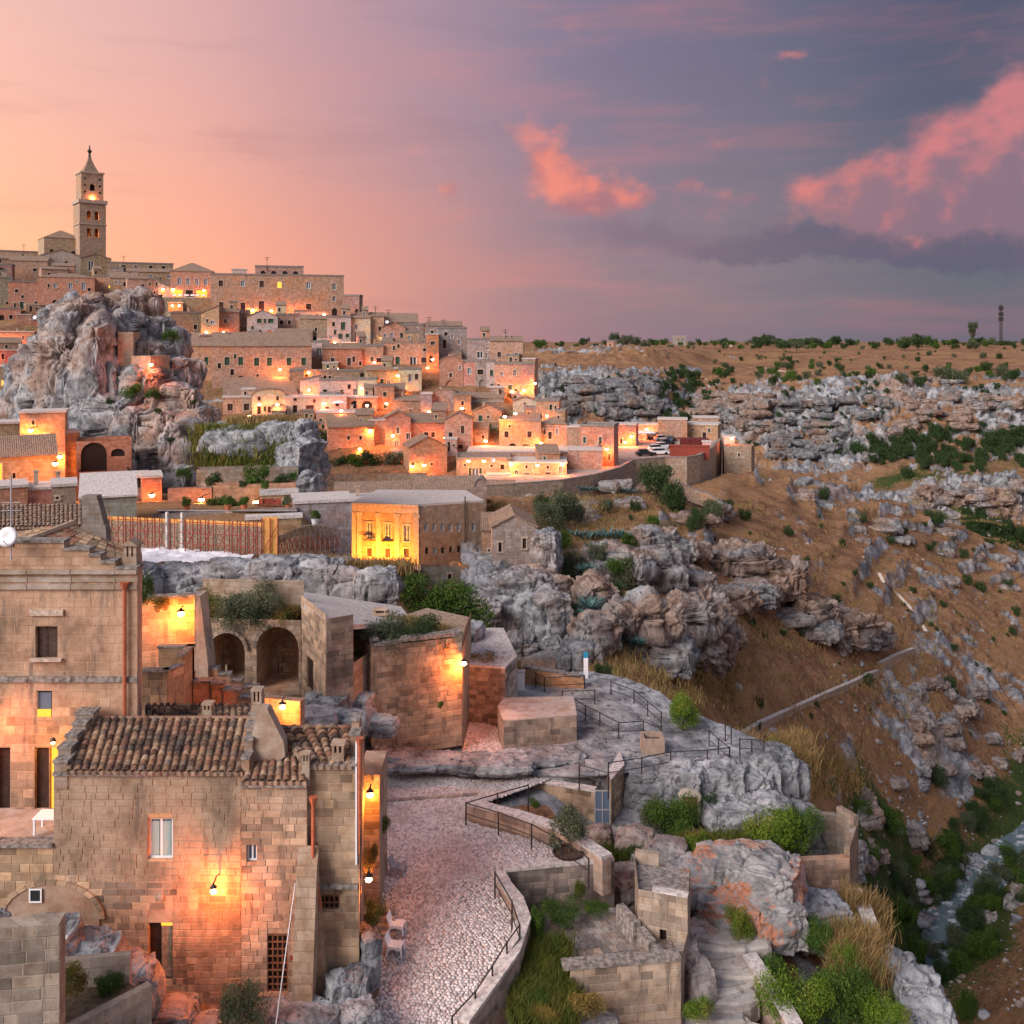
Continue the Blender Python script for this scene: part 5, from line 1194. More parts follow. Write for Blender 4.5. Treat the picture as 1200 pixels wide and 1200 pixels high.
def tile_roof(root, c0, c1, c2, c3, tw=.27, tl=.30, pieces=True, seed=0, limit=290, name='roof', under=MAROON):
    """tiled slope: eave c0-c1 (left to right), top c3-c2; every cover tile is a piece of the roof"""
    c0, c1, c2, c3 = [Vector(c) for c in (c0, c1, c2, c3)]; r_ = random.Random(seed)
    ux = (c1 - c0).normalized(); up = ((c3 + c2) / 2 - (c0 + c1) / 2); ul = up.length; un = ux.cross(up).normalized()
    base = MB(); th = un * -.14
    V = [c0, c1, c2, c3]; base.add(V + [v + th for v in V], [(0, 1, 2, 3), (7, 6, 5, 4), (0, 4, 5, 1), (1, 5, 6, 2), (2, 6, 7, 3), (3, 7, 4, 0)])
    inv = root.location
    rf = link(name, base.mesh(name, TILEF), root, -inv)
    nw = max(2, round((c1 - c0).length / tw)); nl = max(2, round(ul / tl)); cnt = 0; spare = MB()
    for j in range(nl):
        for i in range(nw):
            u = (i + .5) / nw; v = j / nl
            p = (c0.lerp(c1, u)).lerp(c3.lerp(c2, u), v); q = (c0.lerp(c1, u)).lerp(c3.lerp(c2, u), min(1, v + 1 / nl))
            d = (q - p).normalized(); zx = ux.cross(d).normalized(); xx = d.cross(zx)
            w = ((c1 - c0).length * (1 - v) + (c2 - c3).length * v) / nw * .86 * r_.uniform(.9, 1.06)
            ang = r_.gauss(0, .035)
            M = Matrix(((xx.x * w, d.x * ul / nl, zx.x * w, p.x), (xx.y * w, d.y * ul / nl, zx.y * w, p.y), (xx.z * w, d.z * ul / nl, zx.z * w, p.z), (0, 0, 0, 1))) @ Matrix.Rotation(ang, 4, 'Z')
            M[2][3] += r_.uniform(0, .02)
            if pieces and cnt < limit:
                o = bpy.data.objects.new('roof_tile', TILE_ME); COL.objects.link(o); o.parent = rf; o.matrix_basis = M; cnt += 1
            else: spare.add([M @ v_.co for v_ in TILE_ME.vertices], [tuple(f.vertices) for f in TILE_ME.polygons])
    if spare.v:
        o = spare.build('roof_tiles', TILE if pieces else TILEF, rf); o['kind'] = 'stuff'
    return rf
def plainroof(root, pts, mat, name='roof', th=.2):
    V = [Vector(p) - root.location for p in pts]; d = Vector((0, 0, -th)); n = len(V); m = MB()
    m.add(V + [v + d for v in V], [tuple(range(n)), tuple(range(2 * n - 1, n - 1, -1))] + [(k, k + n, (k + 1) % n + n, (k + 1) % n) for k in range(n)])
    return m.build(name, mat, root)

# ================================================================ road, car park and its retaining walls
WT = [(560, 570), (600, 567.5), (660, 563), (700, 556), (727, 548), (742, 539.5), (780, 536), (805, 536), (820, 533.5), (835, 525), (846, 514)]
polywall('retaining_wall', [(x, y, -24.5) for x, y in WT[:6]], 1.0, .7, 'long stone retaining wall curving under the lamplit road', col=(.40, .35, .30), below=7.5, stones=None)
polywall('retaining_wall', [(x, y, -24.5) for x, y in WT[5:]], 1.0, .7, 'high stone retaining wall round the car park corner', col=(.43, .36, .30), below=7.5)
PAVE = stone_wall('pale_paving', True, .9, .6, tint=(.50, .44, .42), soot=.25)
fr = [G(x, y, -24.5) for x, y in WT]; fr = [Vector((p.x, p.y, CZ - 25.35)) for p in fr]
bk = [Vector(((x - 600) / FP * d, d, CZ - 25.35)) for x, d in ((846, 258), (800, 264), (745, 264), (712, 240), (690, 215), (660, 200), (560, 192))]
sheet('road', fr + bk, PAVE)
# footpath ledge under the car park wall
polywall('path_wall', [(788, 563, -27.2), (812, 573, -28.1), (832, 580, -28.8), (846, 592, -30.2)], .6, .5, 'low pale parapet along the footpath below the car park', below=2)

# ---- cars
def car(px, py, z, rz, col, label, L=4.2):
    root = empty('parked_car', G(px, py, z), rz); cm = plain('car_paint', col, .3, .5)
    b = MB(); hw = .85
    prof = [(-L/2, .35), (-L/2 + .05, .75), (-L/2 + .25, .9), (L/2 - 1.1, .95), (L/2 - .1, .72), (L/2, .4), (L/2 - .1, .28), (-L/2 + .1, .28)]
    b.prism([(x, zz) for x, zz in prof], 'y', -hw, hw); b.build('body', cm, root)
    c = MB(); pr = [(-L/2 + .35, .9), (-L/2 + .75, 1.42), (.25, 1.46), (L/2 - 1.25, .93)]
    c.prism(pr, 'y', -hw + .1, hw - .1); c.build('cabin', GLASS, root)
    r = MB(); r.prism([(-L/2 + .72, 1.40), (-L/2 + .75, 1.47), (.25, 1.50), (.4, 1.42)], 'y', -hw + .12, hw - .12); r.build('car_roof', cm, root)
    for x in (-L/2 + .8, L/2 - .85):
        for y in (-hw - .02, hw + .02):
            M = Matrix.Translation((x, y, .32)) @ Matrix.Rotation(math.pi / 2, 4, 'X'); w = MB(); w.lathe([(.2, -.1), (.32, -.1), (.32, .1), (.2, .1)], 12, M); w.build('wheel', TYRE, root)
    for y in (-.6, .6): MB().box(L/2 - .12, L/2 - .02, y - .15, y + .15, .6, .72).build('headlight', WHITE_F, root)
    return tag(root, label, 'car', 'cars on the car park')
car(756, 534, -25.3, R(8), (.02, .02, .03), 'black car at the end of the row by the wall')
car(773, 532.5, -25.3, R(6), (.75, .75, .76), 'white car parked next to the black car by the wall')
car(770, 528, -25.3, R(14), (.55, .57, .6), 'silver car parked behind the white car')
car(777, 525.5, -25.3, R(20), (.6, .62, .66), 'pale grey car in the middle of the row')
car(781, 521.5, -25.3, R(24), (.02, .03, .05), 'dark blue car near the maroon canopy')
car(776, 516.5, -25.3, R(10), (.5, .5, .52), 'grey car in front of the bastion')
car(786, 517, -25.3, R(70), (.03, .04, .07), 'navy van like car beside the bastion', 4.6)
car(815, 531.5, -25.3, R(8), (.10, .16, .26), 'blue car beside the red tarpaulin wall')
car(798, 515.5, -25.3, R(0), (.2, .22, .26), 'slate grey car half hidden behind the maroon canopy')
def canopy(x0, x1, y0, y1, D, mat, label, h=2.2):
    a, b = P(x0, y1, D), P(x1, y1, D); root = empty('canopy', a); L = b.x - a.x; hh = (y1 - y0) / FP * D
    MB().box(0, L, 0, 5, hh - .1, hh).build('canopy_roof', mat, root); MB().box(0, L, 0, .05, hh * .2, hh - .1).build('side_curtain', mat, root)
    for x in (0, L / 3, 2 * L / 3, L):
        MB().tube([(x, -.06, -.3), (x, -.06, hh)], .05, 5).build('post', IRON, root); MB().tube([(x, 5, -.3), (x, 5, hh)], .05, 5).build('post', IRON, root)
    tag(root, label, 'canopy')
canopy(797, 832, 515, 523, 236, MAROON, 'dark maroon flat canopy on posts at the car park')
H(785, 831, 523.5, 533, 'r', 'slab', [], 'low hoarding wrapped in brick red tarpaulin at the car park', 'tarpaulin_wall', 'hoarding', D=216, rot=0, dep=1.2, down=1, mat=RED_T, rmat=RED_T, chim=())
H(823, 833, 518, 524, 'w', 'slab', [], 'small white kiosk under the maroon canopy', 'kiosk', 'kiosk', D=234, rot=0, dep=2, down=1, chim=())
def parasol(px, py, D, r, h, label, mat=CLOTH_W):
    root = empty('parasol', P(px, py, D)); MB().tube([(0, 0, 0), (0, 0, h)], .04, 6).build('pole', IRON, root)
    MB().lathe([(r, h * .8), (r * .5, h * .93), (.05, h * 1.02), (.02, h * 1.02), (r * .5, h * .91), (r * .98, h * .78)], 8).build('shade', mat, root)
    MB().box(-.3, .3, -.3, .3, -.05, .06).build('base', IRON, root); return tag(root, label, 'parasol')
parasol(752, 516, 250, 1.9, 2.4, 'white cafe parasol under the lamp on the square')['group'] = 'cafe parasols on the square'; parasol(761, 516, 249, 1.9, 2.4, 'white cafe parasol under the lamp on the square')['group'] = 'cafe parasols on the square'
parasol(397, 482, 219, 1.9, 2.4, 'small white parasol on the pink terrace')
for px in (205, 212, 219, 226, 232, 239): 
    c = P(px, 348, 293.5); t_ = empty('restaurant_table', c); MB().box(-.5, .5, -.5, .5, .7, .76).box(-.55, .55, -.55, .55, .3, .7).build('tablecloth', CLOTH_W, t_); MB().box(-.08, .08, -.08, .08, -.1, .3).build('leg', IRON, t_)
    tag(t_, 'white clothed table on the lit restaurant terrace below the four windowed palazzo', 'table', 'restaurant tables on the terrace')

# ================================================================ lamp-lit palazzo in the middle ground
def palazzo():
    A, Bp, C = (412.5, 134), (490.5, 132), (567, 135.5); root = empty('palazzo', P(490.5, 665, 132)); zt = -22.2; zb = -36
    col = (.55, .41, .29)
    up = [(433, 622, 7, 19, 'w'), (454.5, 623, 7, 19, 'w'), (476.5, 625, 7, 19, 'w'), (433, 647, 6, 9.5, 'b'), (454.5, 647.5, 6, 10, 'b'), (476.5, 648, 6, 10, 'b')]
    facade(root, A, Bp, zb, zt, up, col=col, depth=.35)
    sd_ = [(x, 618, 4.2, 9, 'w') for x in (499.5, 509, 518.5, 528, 537.5, 555)] + [(500, 645.5, 3.4, 8, 'k'), (509.4, 646, 4, 8, 'w'), (518.6, 645, 3.4, 7, 'k'), (528, 644, 3, 7, 'k'), (537.6, 643.5, 3.4, 8, 'k'), (554.6, 650, 8, 22, 'w')]
    facade(root, Bp, C, zb, zt, sd_, mat=PLASTER, col=(.34, .275, .225), depth=.3, surround=False)  # side wall coloured darker than the front, its shade put into the colour
    a, b, c = [P(p[0], HY, p[1]) for p in (A, Bp, C)]
    z = Vector((0, 0, CZ + zt)); pts = [Vector((q.x, q.y, 0)) + z for q in (a, b, c)] + [Vector((c.x - 3, c.y + 9, 0)) + z, Vector((a.x + 2, a.y + 11, 0)) + z]
    m = MB(); n = 5; Vb = [q - root.location for q in pts]; dn = Vector((0, 0, -14))
    m.add(Vb + [v + dn for v in Vb], [(2, 7, 8, 3), (3, 8, 9, 4), (4, 9, 5, 0)]); m.build('wall', PLASTER, root, color=(.36, .3, .25))
    plainroof(root, [q + Vector((0, 0, .3)) for q in pts], SLAB, 'roof', .3)
    coping(root, (411.5, 134.0), (491, 131.98), zt - 1.0, .9, .01, .16, FRAMEST, 'cornice'); coping(root, (411, 134.0), (491.3, 131.98), zt - .12, .35, .01, .4, FRAMEST, 'cornice')
    for px in (414.5, 421, 443.5, 465.5, 488):
        s = ray_on(A, Bp, px); D = A[1] + (Bp[1] - A[1]) * s; q = P(px, HY, D)
        MB().box(-.32, .32, -.14, .02, -31, zt - 1.05).box(-.42, .42, -.2, .02, zt - 1.6, zt - 1.06).build('pilaster', FRAMEST, root, loc=Vector((q.x, q.y, CZ)) - root.location)
    for px, py in ((433, 632), (454.5, 633), (476.5, 634)):
        q = P(px, py, 133); MB().box(-.75, .75, -.5, 0, -.1, 0).tube([(-.75, -.48, .9), (.75, -.48, .9)], .03, 4).tube([(-.75, -.48, 0), (-.75, -.48, .9)], .03, 4).tube([(.75, -.48, 0), (.75, -.48, .9)], .03, 4).tube([(-.75, -.48, .45), (.75, -.48, .45)], .02, 4).build('balcony', IRON, root, loc=q - root.location)
    q = P(545, HY, 134.3); MB().tube([(0, -.1, -32), (0, -.1, zt + 1)], .09, 6).build('downpipe', IRON, root, loc=Vector((q.x, q.y, CZ)) - root.location)
    q = P(555, 662, 134.7); MB().box(-1.6, 2.2, -.8, 0, -.12, 0).box(-1.6, 2.2, -.8, -.76, 0, .9).build('balcony', IRON, root, loc=q - root.location)
    tag(root, 'flat roofed palazzo with pilasters, its front flooded yellow from below', 'palazzo')
    for px, pw in ((424, 900), (444, 1200), (462, 420)):
        c0 = P(px, 665, 129.6); l = empty('floodlight', c0); MB().box(-.2, .2, -.15, .15, -.15, .1).build('housing', IRON, l); MB().box(-.16, .16, .02, .1, .1, .13).build('lens', BULB, l)
        ld = bpy.data.lights.new('flood', 'POINT'); ld.energy = pw * .95; ld.color = (1, .34, .035); ld.shadow_soft_size = .2
        lo_ = bpy.data.objects.new('flood', ld); COL.objects.link(lo_); lo_.parent = l; lo_.location = (0, 0, .5); tag(l, f'yellow floodlight at the foot of the palazzo front, {"first" if px < 430 else "second" if px < 450 else "third"} from the rocky edge', 'lamp')
palazzo()
sheet('palazzo_terrace', [P(405, 664, 128), P(493, 668, 127), P(493, 660, 133), P(405, 660, 135)], SLAB)
H(483, 558, 579, 594, 't', 'gx', [(501.5, 586.5, 5, 5, 'k'), (523.5, 586.5, 5, 5, 'k')], 'tan barn with brown tiled roof and two square windows behind the palazzo', D=150, rot=-3, rh=2.0, dep=9)
H(392, 484, 580, 600, 't', 'gx', [], 'long low house with brown tiled roof behind the palazzo', D=152, rot=0, rh=1.4, dep=8, chim=())
H(370, 437, 590, 606, 'w', 'slab', [(380, 599, 4, 5, 'k')], 'pale flat roofed outbuilding beside the long brown roof', D=143, rot=0)
H(556, 570, 570, 600, 's', 'vault', [], 'grey round topped buttress wall at the barn end', 'buttress', 'wall', D=147, rot=0, rh=1.2, rmat=COPING, dep=3, chim=())
H(577, 628, 618, 678, 's', 'gy', [(586, 641, 3.8, 11, 'k'), (614.5, 637, 4.2, 12, 'b')], 'weathered grey gabled house standing on the cliff edge', D=124, rot=4, rh=1.5, dep=8, down=3, chim=())
H(564, 580, 622, 672, 'g', 'shed', [(573, 645, 2.5, 3, 'k')], 'rough stone wing between the palazzo and the cliff edge house', D=128, rot=0)
H(540, 585, 662, 690, 'p', 'none', [(527, 676, 4, 6, 'k')], 'pinkish foundation wall under the palazzo side', 'foundation_wall', 'wall', D=131, rot=6, dep=3, down=6)
H(470, 548, 664, 688, 's', 'none', [(527, 676, 4, 6, 'k')], 'long grey foundation wall below the palazzo', 'foundation_wall', 'wall', D=130.4, rot=2, dep=3, down=8)

# ================================================================ terraces under the grassy cliff
H(233, 348, 548, 570, 's', 'none', [], 'long grey retaining wall below the grassy cliff', 'retaining_wall', 'wall', D=114, rot=0, dep=2)
H(252, 346, 567, 598, 'p', 'none', [], 'tall pinkish garden wall behind the terrace with red chairs', 'garden_wall', 'wall', D=109, rot=0, dep=2, lamps=[(300, 588, 60)])
H(306, 348, 580, 600, 'c', 'slab', [(321, 588, 4, 5, 'k'), (333, 590, 5, 6, 'k')], 'little cream terrace room behind the red chairs', D=107, rot=0, chim=())
H(184, 346, 599, 612, 's', 'none', [(269, 604, 2, 4, 'k')], 'long flat terrace parapet in front of the red chairs', 'terrace_wall', 'wall', D=97, rot=0, dep=.6)
sheet('terrace_floor', [P(184, 599, 97), P(348, 599, 97), P(348, 594.5, 109), P(184, 594.5, 109)], SLAB)
H(346, 412, 589, 618, 's', 'slab', [], 'broad grey stone terrace block below the cliff corner', D=100, rot=4, chim=())
H(290, 352, 608, 622, 't', 'slab', [], 'low tan wall with pale coping beside the truss railing', 'garden_wall', 'wall', D=88, rot=0, dep=1, chim=())
for i, (px, py) in enumerate(((303, 597), (311, 597), (318, 597), (325, 597))):
    c = P(px, py, 103); ch = empty('garden_chair', c, rnd.uniform(-.6, .6)); k = 1.25
    MB().box(-.25*k, .25*k, -.25*k, .25*k, .42*k, .46*k).build('seat', RED_T, ch); MB().box(-.25*k, .25*k, .2*k, .25*k, .46*k, .9*k).build('backrest', RED_T, ch)
    for sx in (-1, 1):
        for sy in (-1, 1): MB().box(sx*.22*k - .02, sx*.22*k + .02, sy*.22*k - .02, sy*.22*k + .02, -.1, .42*k).build('leg', RED_T, ch)
    tag(ch, 'red garden chair on the terrace under the grassy cliff', 'chair', 'red chairs on the terrace')
# ---- hoarding with rusty scaffold
def hoarding():
    a, b = P(122, 640, 77), P(309, 651, 70.5); root = empty('scaffolded_hoarding', a); d = b - a; L = math.hypot(d.x, d.y); rz = math.atan2(d.y, d.x); root.rotation_euler = (0, 0, rz); sl = d.z / L; n = 21; h = 2.35
    for k in range(n):
        x0, x1 = k * L / n, (k + 1) * L / n; z = sl * (x0 + x1) / 2
        for q in range(6): MB().box(x0 + .02, x1 - .02, rnd.uniform(-.01, .02), .05, z + q * .34 + .01, z + q * .34 + .33).build('plank', BOARD, root)
        MB().box(x0 + .01, x1 - .01, -.02, .04, z + 2.06, z + h).build('plywood_strip', PLY, root)
    for k in range(0, n + 1):
        x = k * L / n; z = sl * x
        if k in (9, 11): MB().box(x - .1, x + .1, -.3, -.1, z - .1, z + 2.9).build('concrete_post', SLAB, root)
        elif k % 7 != 2: MB().tube([(x, -.7, z - .2), (x, -.7, z + 2.5)], .04, 5).tube([(x, -.2, z - .1), (x, -.2, z + 2.5)], .04, 5).build('scaffold_pole', RUST, root)
        if k < n and k not in (9, 10) and k % 2 == 0: MB().tube([(x, -.72, z + .2), (x + L / n * 1.6, -.72, z + 2.2)], .03, 4).build('scaffold_brace', RUST, root); MB().tube([(x + L / n * 1.6, -.74, z + .2), (x, -.74, z + 2.2)], .03, 4).build('scaffold_brace', RUST, root)
    for zz in (.7, 1.5, 2.3): MB().tube([(0, -.7, zz), (L * .43, -.7, zz + sl * L * .43)], .03, 4).tube([(L * .53, -.7, zz + sl * L * .53), (L, -.7, zz + sl * L)], .03, 4).build('scaffold_ledger', RUST, root)
    tag(root, 'plank hoarding with orange plywood strip and rusty scaffold frames', 'hoarding')
    t_ = empty('plywood_panel', P(308, 651, 70)); k = 70 / FP
    MB().box(0, 18 * k, 0, .08, 0, 45 * k).build('board', PLY, t_)
    for x in (-.05, 9 * k, 18 * k): MB().tube([(x, -.12, -.2), (x, -.12, 44 * k)], .05, 5).build('scaffold_pole', RUST, t_)
    MB().tube([(0, -.15, .3), (18 * k, -.15, 2.2)], .03, 4).build('scaffold_brace', RUST, t_)
    tag(t_, 'tall orange plywood panel at the end of the hoarding', 'panel')
    r = empty('truss_railing', P(327, 652, 70)); e = P(398, 645, 74) - r.location; n = 12
    for k in range(n + 1):
        p = e * (k / n); MB().tube([p, p + Vector((0, 0, 1.5 + .6 * math.sin(math.pi * k / n)))], .05, 5).build('post', BOARD, r)
        if k < n:
            q = e * ((k + 1) / n); MB().tube([p + Vector((0, 0, .1)), q + Vector((0, 0, 1.3))], .03, 4).tube([q + Vector((0, 0, .1)), p + Vector((0, 0, 1.3))], .03, 4).build('brace', RUST, r)
            for s in range(3):
                u = e * ((k + s / 3) / n); hh = 1.2 + .6 * math.sin(math.pi * (k + s / 3) / n); MB().tube([u + Vector((-.15, -.1, hh - .35)), u + Vector((.12, .1, hh + .3))], .04, 4).build('picket', BOARD, r)
    tag(r, 'arched timber railing of crossed trusses and slanting pickets', 'railing')
hoarding()
def tarpaulin():
    nx, ny = 70, 30; a, b, c, d = P(160, 642, 76), P(300, 652, 70), P(285, 664, 66), P(160, 660, 66)
    u = np.linspace(0, 1, nx)[None, :, None]; v = np.linspace(0, 1, ny)[:, None, None]
    V = (np.array(a) * (1 - u) + np.array(b) * u) * (1 - v) + (np.array(d) * (1 - u) + np.array(c) * u) * v
    V = V.reshape(-1, 3); V[:, 2] += fbm(V / 1.6, 4, 5, ridged=True) * .28 + .05
    i = np.arange(nx * ny).reshape(ny, nx); Fq = np.stack([i[:-1, :-1], i[:-1, 1:], i[1:, 1:], i[1:, :-1]], -1).reshape(-1, 4)
    tag(link('tarpaulin', npmesh('tarpaulin', V, Fq, TARP, True)), 'crumpled white tarpaulin spread on the ground before the hoarding', 'tarpaulin')
tarpaulin()
lumps('rock_band', [RL(200, 682, 62, 90, 44, 60), RL(260, 672, 63, 90, 34, 60), RL(320, 668, 63, 70, 34), RL(170, 690, 60, 40, 60), RL(370, 680, 63, 76, 50, 60), RL(405, 690, 62, 60, 50), RL(440, 688, 61.5, 66, 52, 50), RL(300, 690, 62, 60, 40), RL(235, 690, 61, 60, 40), RL(350, 665, 66, 80, 30), RL(395, 665, 67, 60, 26)], ROCK_G, 6, .2, 1.4, 5, 'structure', strata=.2, blocky=.4)
# ---- tiled roof and gable wall of the house behind the tall building
def back_house():
    root = empty('tiled_house', P(40, 640, 60)); D = 60
    c = [P(-40, 618, D), P(96, 617, D), P(96, 592, D + 3.2), P(-40, 592, D + 3.2)]
    tile_roof(root, *c, tw=.27, tl=.33, pieces=False, seed=4)
    facade(root, (-40, 60.4), (98, 60.4), -14.5, -11.35, col=(.4, .32, .27)); m = MB()
    k = 58 / FP; o = P(96, 630, 58) - root.location
    m.prism([(0, -1.5), (29 * k, -1.5), (28 * k, 8 * k), (17 * k, 49 * k), (0, 49 * k)], 'y', 0, .7); m.build('gable_wall', DARKST, root, loc=o)
    tag(root, 'house with long rows of clay tiles and grey slanting gable wall', 'house')
back_house()

# ================================================================ arched cave front and walls around the small court
def court():
    root = empty('arched_house', P(300, 806, 51)); zb = -18.6; zt = -14.5; A, B_ = (240, 51.5), (353, 51)
    w = facade(root, A, B_, zb, zt, [(266, 772, 42, 62, 'a'), (325.5, 771, 49, 74, 'a')], col=(.47, .37, .29), depth=2.2, surround=False, stones=(.5, .27, .03))
    for o in [c for c in bpy.data.objects if c.parent == root and c.name.startswith('door')]: bpy.data.objects.remove(o)
    facade(root, (238, 53.8), (356, 53.3), zb, -13, [(259, 745 + 5, 15, 10, 'k'), (335.5, 764, 17, 9, 'k'), (259, 776, 14, 42, 'A'), (335.5, 787, 20, 38, 'A')], col=(.40, .33, .27), depth=.25, surround=False)
    for cx, z0, z1 in ((259, -17.6, -15.6), (335.5, -18.3, -16.6)):
        q = P(cx, HY, 53.4); 
        f = link('blocked_door', None, root, Vector((q.x - .42, q.y + .02, CZ)) - root.location); masonry(f, 0, .9, z0, z1, [], .45, .28, .05, (.56, .42, .3), int(cx))
    # arch rings
    for cx, wpx, top in ((266, 42, 741), (325.5, 49, 734)):
        k = 51.2 / FP; r0 = wpx * k / 2; q = P(cx, HY, 51.2); zt_ = (HY - top) / FP * 51.2; rz_ = min(r0, 2.0)
        for i in range(11):
            a0, a1 = math.pi * i / 11 + .012, math.pi * (i + 1) / 11 - .012; pts = []
            for a_, rr in ((a0, 1.0), (a0, 1.19), (a1, 1.19), (a1, 1.0)): pts.append((-r0 * rr * math.cos(a_), zt_ - r0 + r0 * rr * math.sin(a_)))
            MB().prism(pts, 'y', -.09, .05).build('voussoir', STONE, root, loc=Vector((q.x, q.y - .02, CZ)) - root.location, color=(.42, .36, .31))
    facade(root, (353.5, 51), (382, 47.4), zb, -13.2, [(363.5, 790, 7.5, 38, 'd')], col=(.50, .38, .29), depth=.2, surround=False, stones=(.55, .29, .025))
    facade(root, (382, 47.4), (414, 48.2), -19.4, -13.4, col=(.38, .32, .27), stones=(.5, .27, .03))
    facade(root, (414, 48.2), (484, 55.2), -20, -15.8, col=(.38, .33, .28))
    sl = [P(353, HY, 51), P(382, HY, 47.4), P(414, HY, 48.2), P(484, HY, 55), P(470, HY, 60), P(352, HY, 58)]
    plainroof(root, [Vector((p.x, p.y, CZ - z)) for p, z in zip(sl, (13.6, 13.35, 13.9, 15.7, 16.2, 14.8))], SLAB, 'roof', .25)
    ch = MB(); q = P(446, 735, 54) ; ch.box(-.36, .36, -.36, .36, -.3, .75).box(-.45, .45, -.45, .45, .75, .83).box(-.38, .38, -.3, .3, .98, 1.03).box(-.3, -.22, -.25, .25, .83, .98).box(.22, .3, -.25, .25, .83, .98); ch.build('chimney', PLASTER, root, loc=q - root.location, color=(.5, .43, .38))
    tag(root, 'old stone house front with two large round arches on a sunken court', 'house')
    # wall with the bright lamp and its stepped companion
    lw = empty('court_wall', P(200, 800, 46.5)); facade(lw, (150, 46), (233, 46.8), -18.8, -12.2, col=(.50, .36, .26), stones=(.6, .3, .015), thick=.5)
    k = 46.6 / FP; q = P(232, HY, 46.3); m = MB(); m.prism([(0, -18.8), (.72, -18.8), (.62, -15), (.25, -11.9), (0, -11.9)], 'y', -.5, .6); m.build('buttress', STONE, lw, loc=Vector((q.x, q.y, CZ)) - lw.location, color=(.42, .36, .31))
    coping(lw, (150, 46), (233, 46.8), -12.2, .15, .5); tag(lw, 'tall court wall flooded yellow by a lamp with sloping buttress', 'wall')
    lamp(212, 719, 45.9, 'glaring street lamp on the tall yellow court wall', 170, 'bracket', .12, size=.16)
    st = empty('stepped_wall', P(250, 840, 43.5)); kk = 43.5 / FP
    for i, (x0, x1, yt) in enumerate(((205, 226, 792), (226, 248, 799), (248, 262, 800), (262, 282, 806), (282, 296, 813), (296, 312, 822))):
        a = P(x0, HY, 43.5 - i * .15); ww = (x1 - x0) * kk
        o = MB().box(0, ww - .003, 0, .4, -19.5, (HY - yt) / FP * 43.5).build('wall_step', WALL, st, loc=Vector((a.x, a.y + (i % 2) * .003, CZ)) - st.location, color=(.5, .33, .25))
        MB().box(-.03, ww - .005, -.06, .46, (HY - yt) / FP * 43.5 + .003, (HY - yt) / FP * 43.5 + .1).build('coping', COPING, st, loc=Vector((a.x, a.y, CZ)) - st.location)
    tag(st, 'low stepped stair wall with grey copings, reddish in the lamplight', 'wall')
    st = empty('stepped_wall', P(250, 820, 46)); kk = 46 / FP
    for i, (x0, x1, yt) in enumerate(((240, 256, 785), (256, 270, 791), (270, 284, 797), (284, 302, 804))):
        a = P(x0, HY, 46 - i * .1); ww = (x1 - x0) * kk; zt_ = (HY - yt) / FP * 46
        MB().box(0, ww - .003, 0, .4, -19, zt_).build('wall_step', WALL, st, loc=Vector((a.x, a.y, CZ)) - st.location, color=(.5, .36, .28)); MB().box(-.03, ww - .005, -.05, .45, zt_ + .003, zt_ + .09).build('coping', COPING, st, loc=Vector((a.x, a.y, CZ)) - st.location)
    tag(st, 'second stepped stair wall just before the smaller arch', 'wall')
    tu = empty('angular_turret', P(187, 825, 41.5)); k = 41.5 / FP
    pts = [(-21 * k, 0), (9 * k, 0), (21 * k, .8), (21 * k, 2.2), (-21 * k, 2.2)]
    for i in range(4):
        a, b = pts[i], pts[(i + 1) % 5]; L = math.hypot(b[0] - a[0], b[1] - a[1]); 
        if i in (2, 3): pass
        f = MB().box(0, L, 0, .25, -1.5, 1.35 if i < 2 else 1.75).build('wall', WALL, tu, loc=(a[0], a[1], 0), rot=(0, 0, math.atan2(b[1] - a[1], b[0] - a[0])), color=(.46, .36, .26))
        MB().box(-.04, L + .04, -.05, .3, 1.353 if i < 2 else 1.753, (1.353 if i < 2 else 1.753) + .1).build('coping', COPING, tu, loc=(a[0], a[1], 0), rot=(0, 0, math.atan2(b[1] - a[1], b[0] - a[0])))
        if i < 2: masonry(f, 0, L, -.6, 1.34, [], .55, .32, .025, (.46, .36, .26), i + 5)
    tag(tu, 'angular tan stone parapet enclosure beside the tall building', 'wall')
    # wall house with the lamp at its corner
    wh = empty('walled_garden', P(480, 850, 49.5)); cw = (.47, .37, .28)
    facade(wh, (411, 53), (435, 49.3), -20.2, -15.1, col=(.48, .36, .28), stones=(.45, .25, .03), thick=None)
    facade(wh, (435, 49.3), (541.5, 51), -21.0, -15.35, col=cw, stones=(.5, .27, .03), limit=300)
    facade(wh, (541.5, 51), (552, 56), -21.5, -15.35, col=cw)
    coping(wh, (435, 49.3), (470, 49.9), -15.35, .16, .45); coping(wh, (470, 49.9), (541.5, 51), -15.28, .2, .45); coping(wh, (411, 53), (435, 49.3), -15.1, .14, .4)
    sl = [P(411, HY, 53), P(435, HY, 49.3), P(541.5, HY, 51), P(552, HY, 56), P(500, HY, 58)]
    plainroof(wh, [Vector((p.x, p.y, CZ - 15.75)) for p in sl], BOARD, 'garden_floor', .2); tag(wh, 'big windowless stone garden wall with overgrown top and corner lamp', 'wall')
    lamp(543.5, 777, 50.6, 'lamp glowing at the corner of the windowless garden wall', 190, 'bracket', .1, size=.15)
    lo = empty('low_wall', P(580, 830, 55)); facade(lo, (541, 55), (592, 54.5), -22.3, -18.2, col=(.36, .32, .28), stones=(.45, .26, .03)); facade(lo, (592, 54.5), (606, 56.5), -22.3, -18.2, col=(.45, .41, .38), stones=(.5, .28, .02))  # end face coloured lighter, the light on it put into the stone colour
    sl = [P(541, HY, 55), P(592, HY, 54.5), P(606, HY, 56.5), P(590, HY, 62), P(541, HY, 62)]; plainroof(lo, [Vector((p.x, p.y, CZ - 18.1)) for p in sl], SLAB, 'top_slab', .2); tag(lo, 'grey terrace wall next to the corner lamp', 'wall')
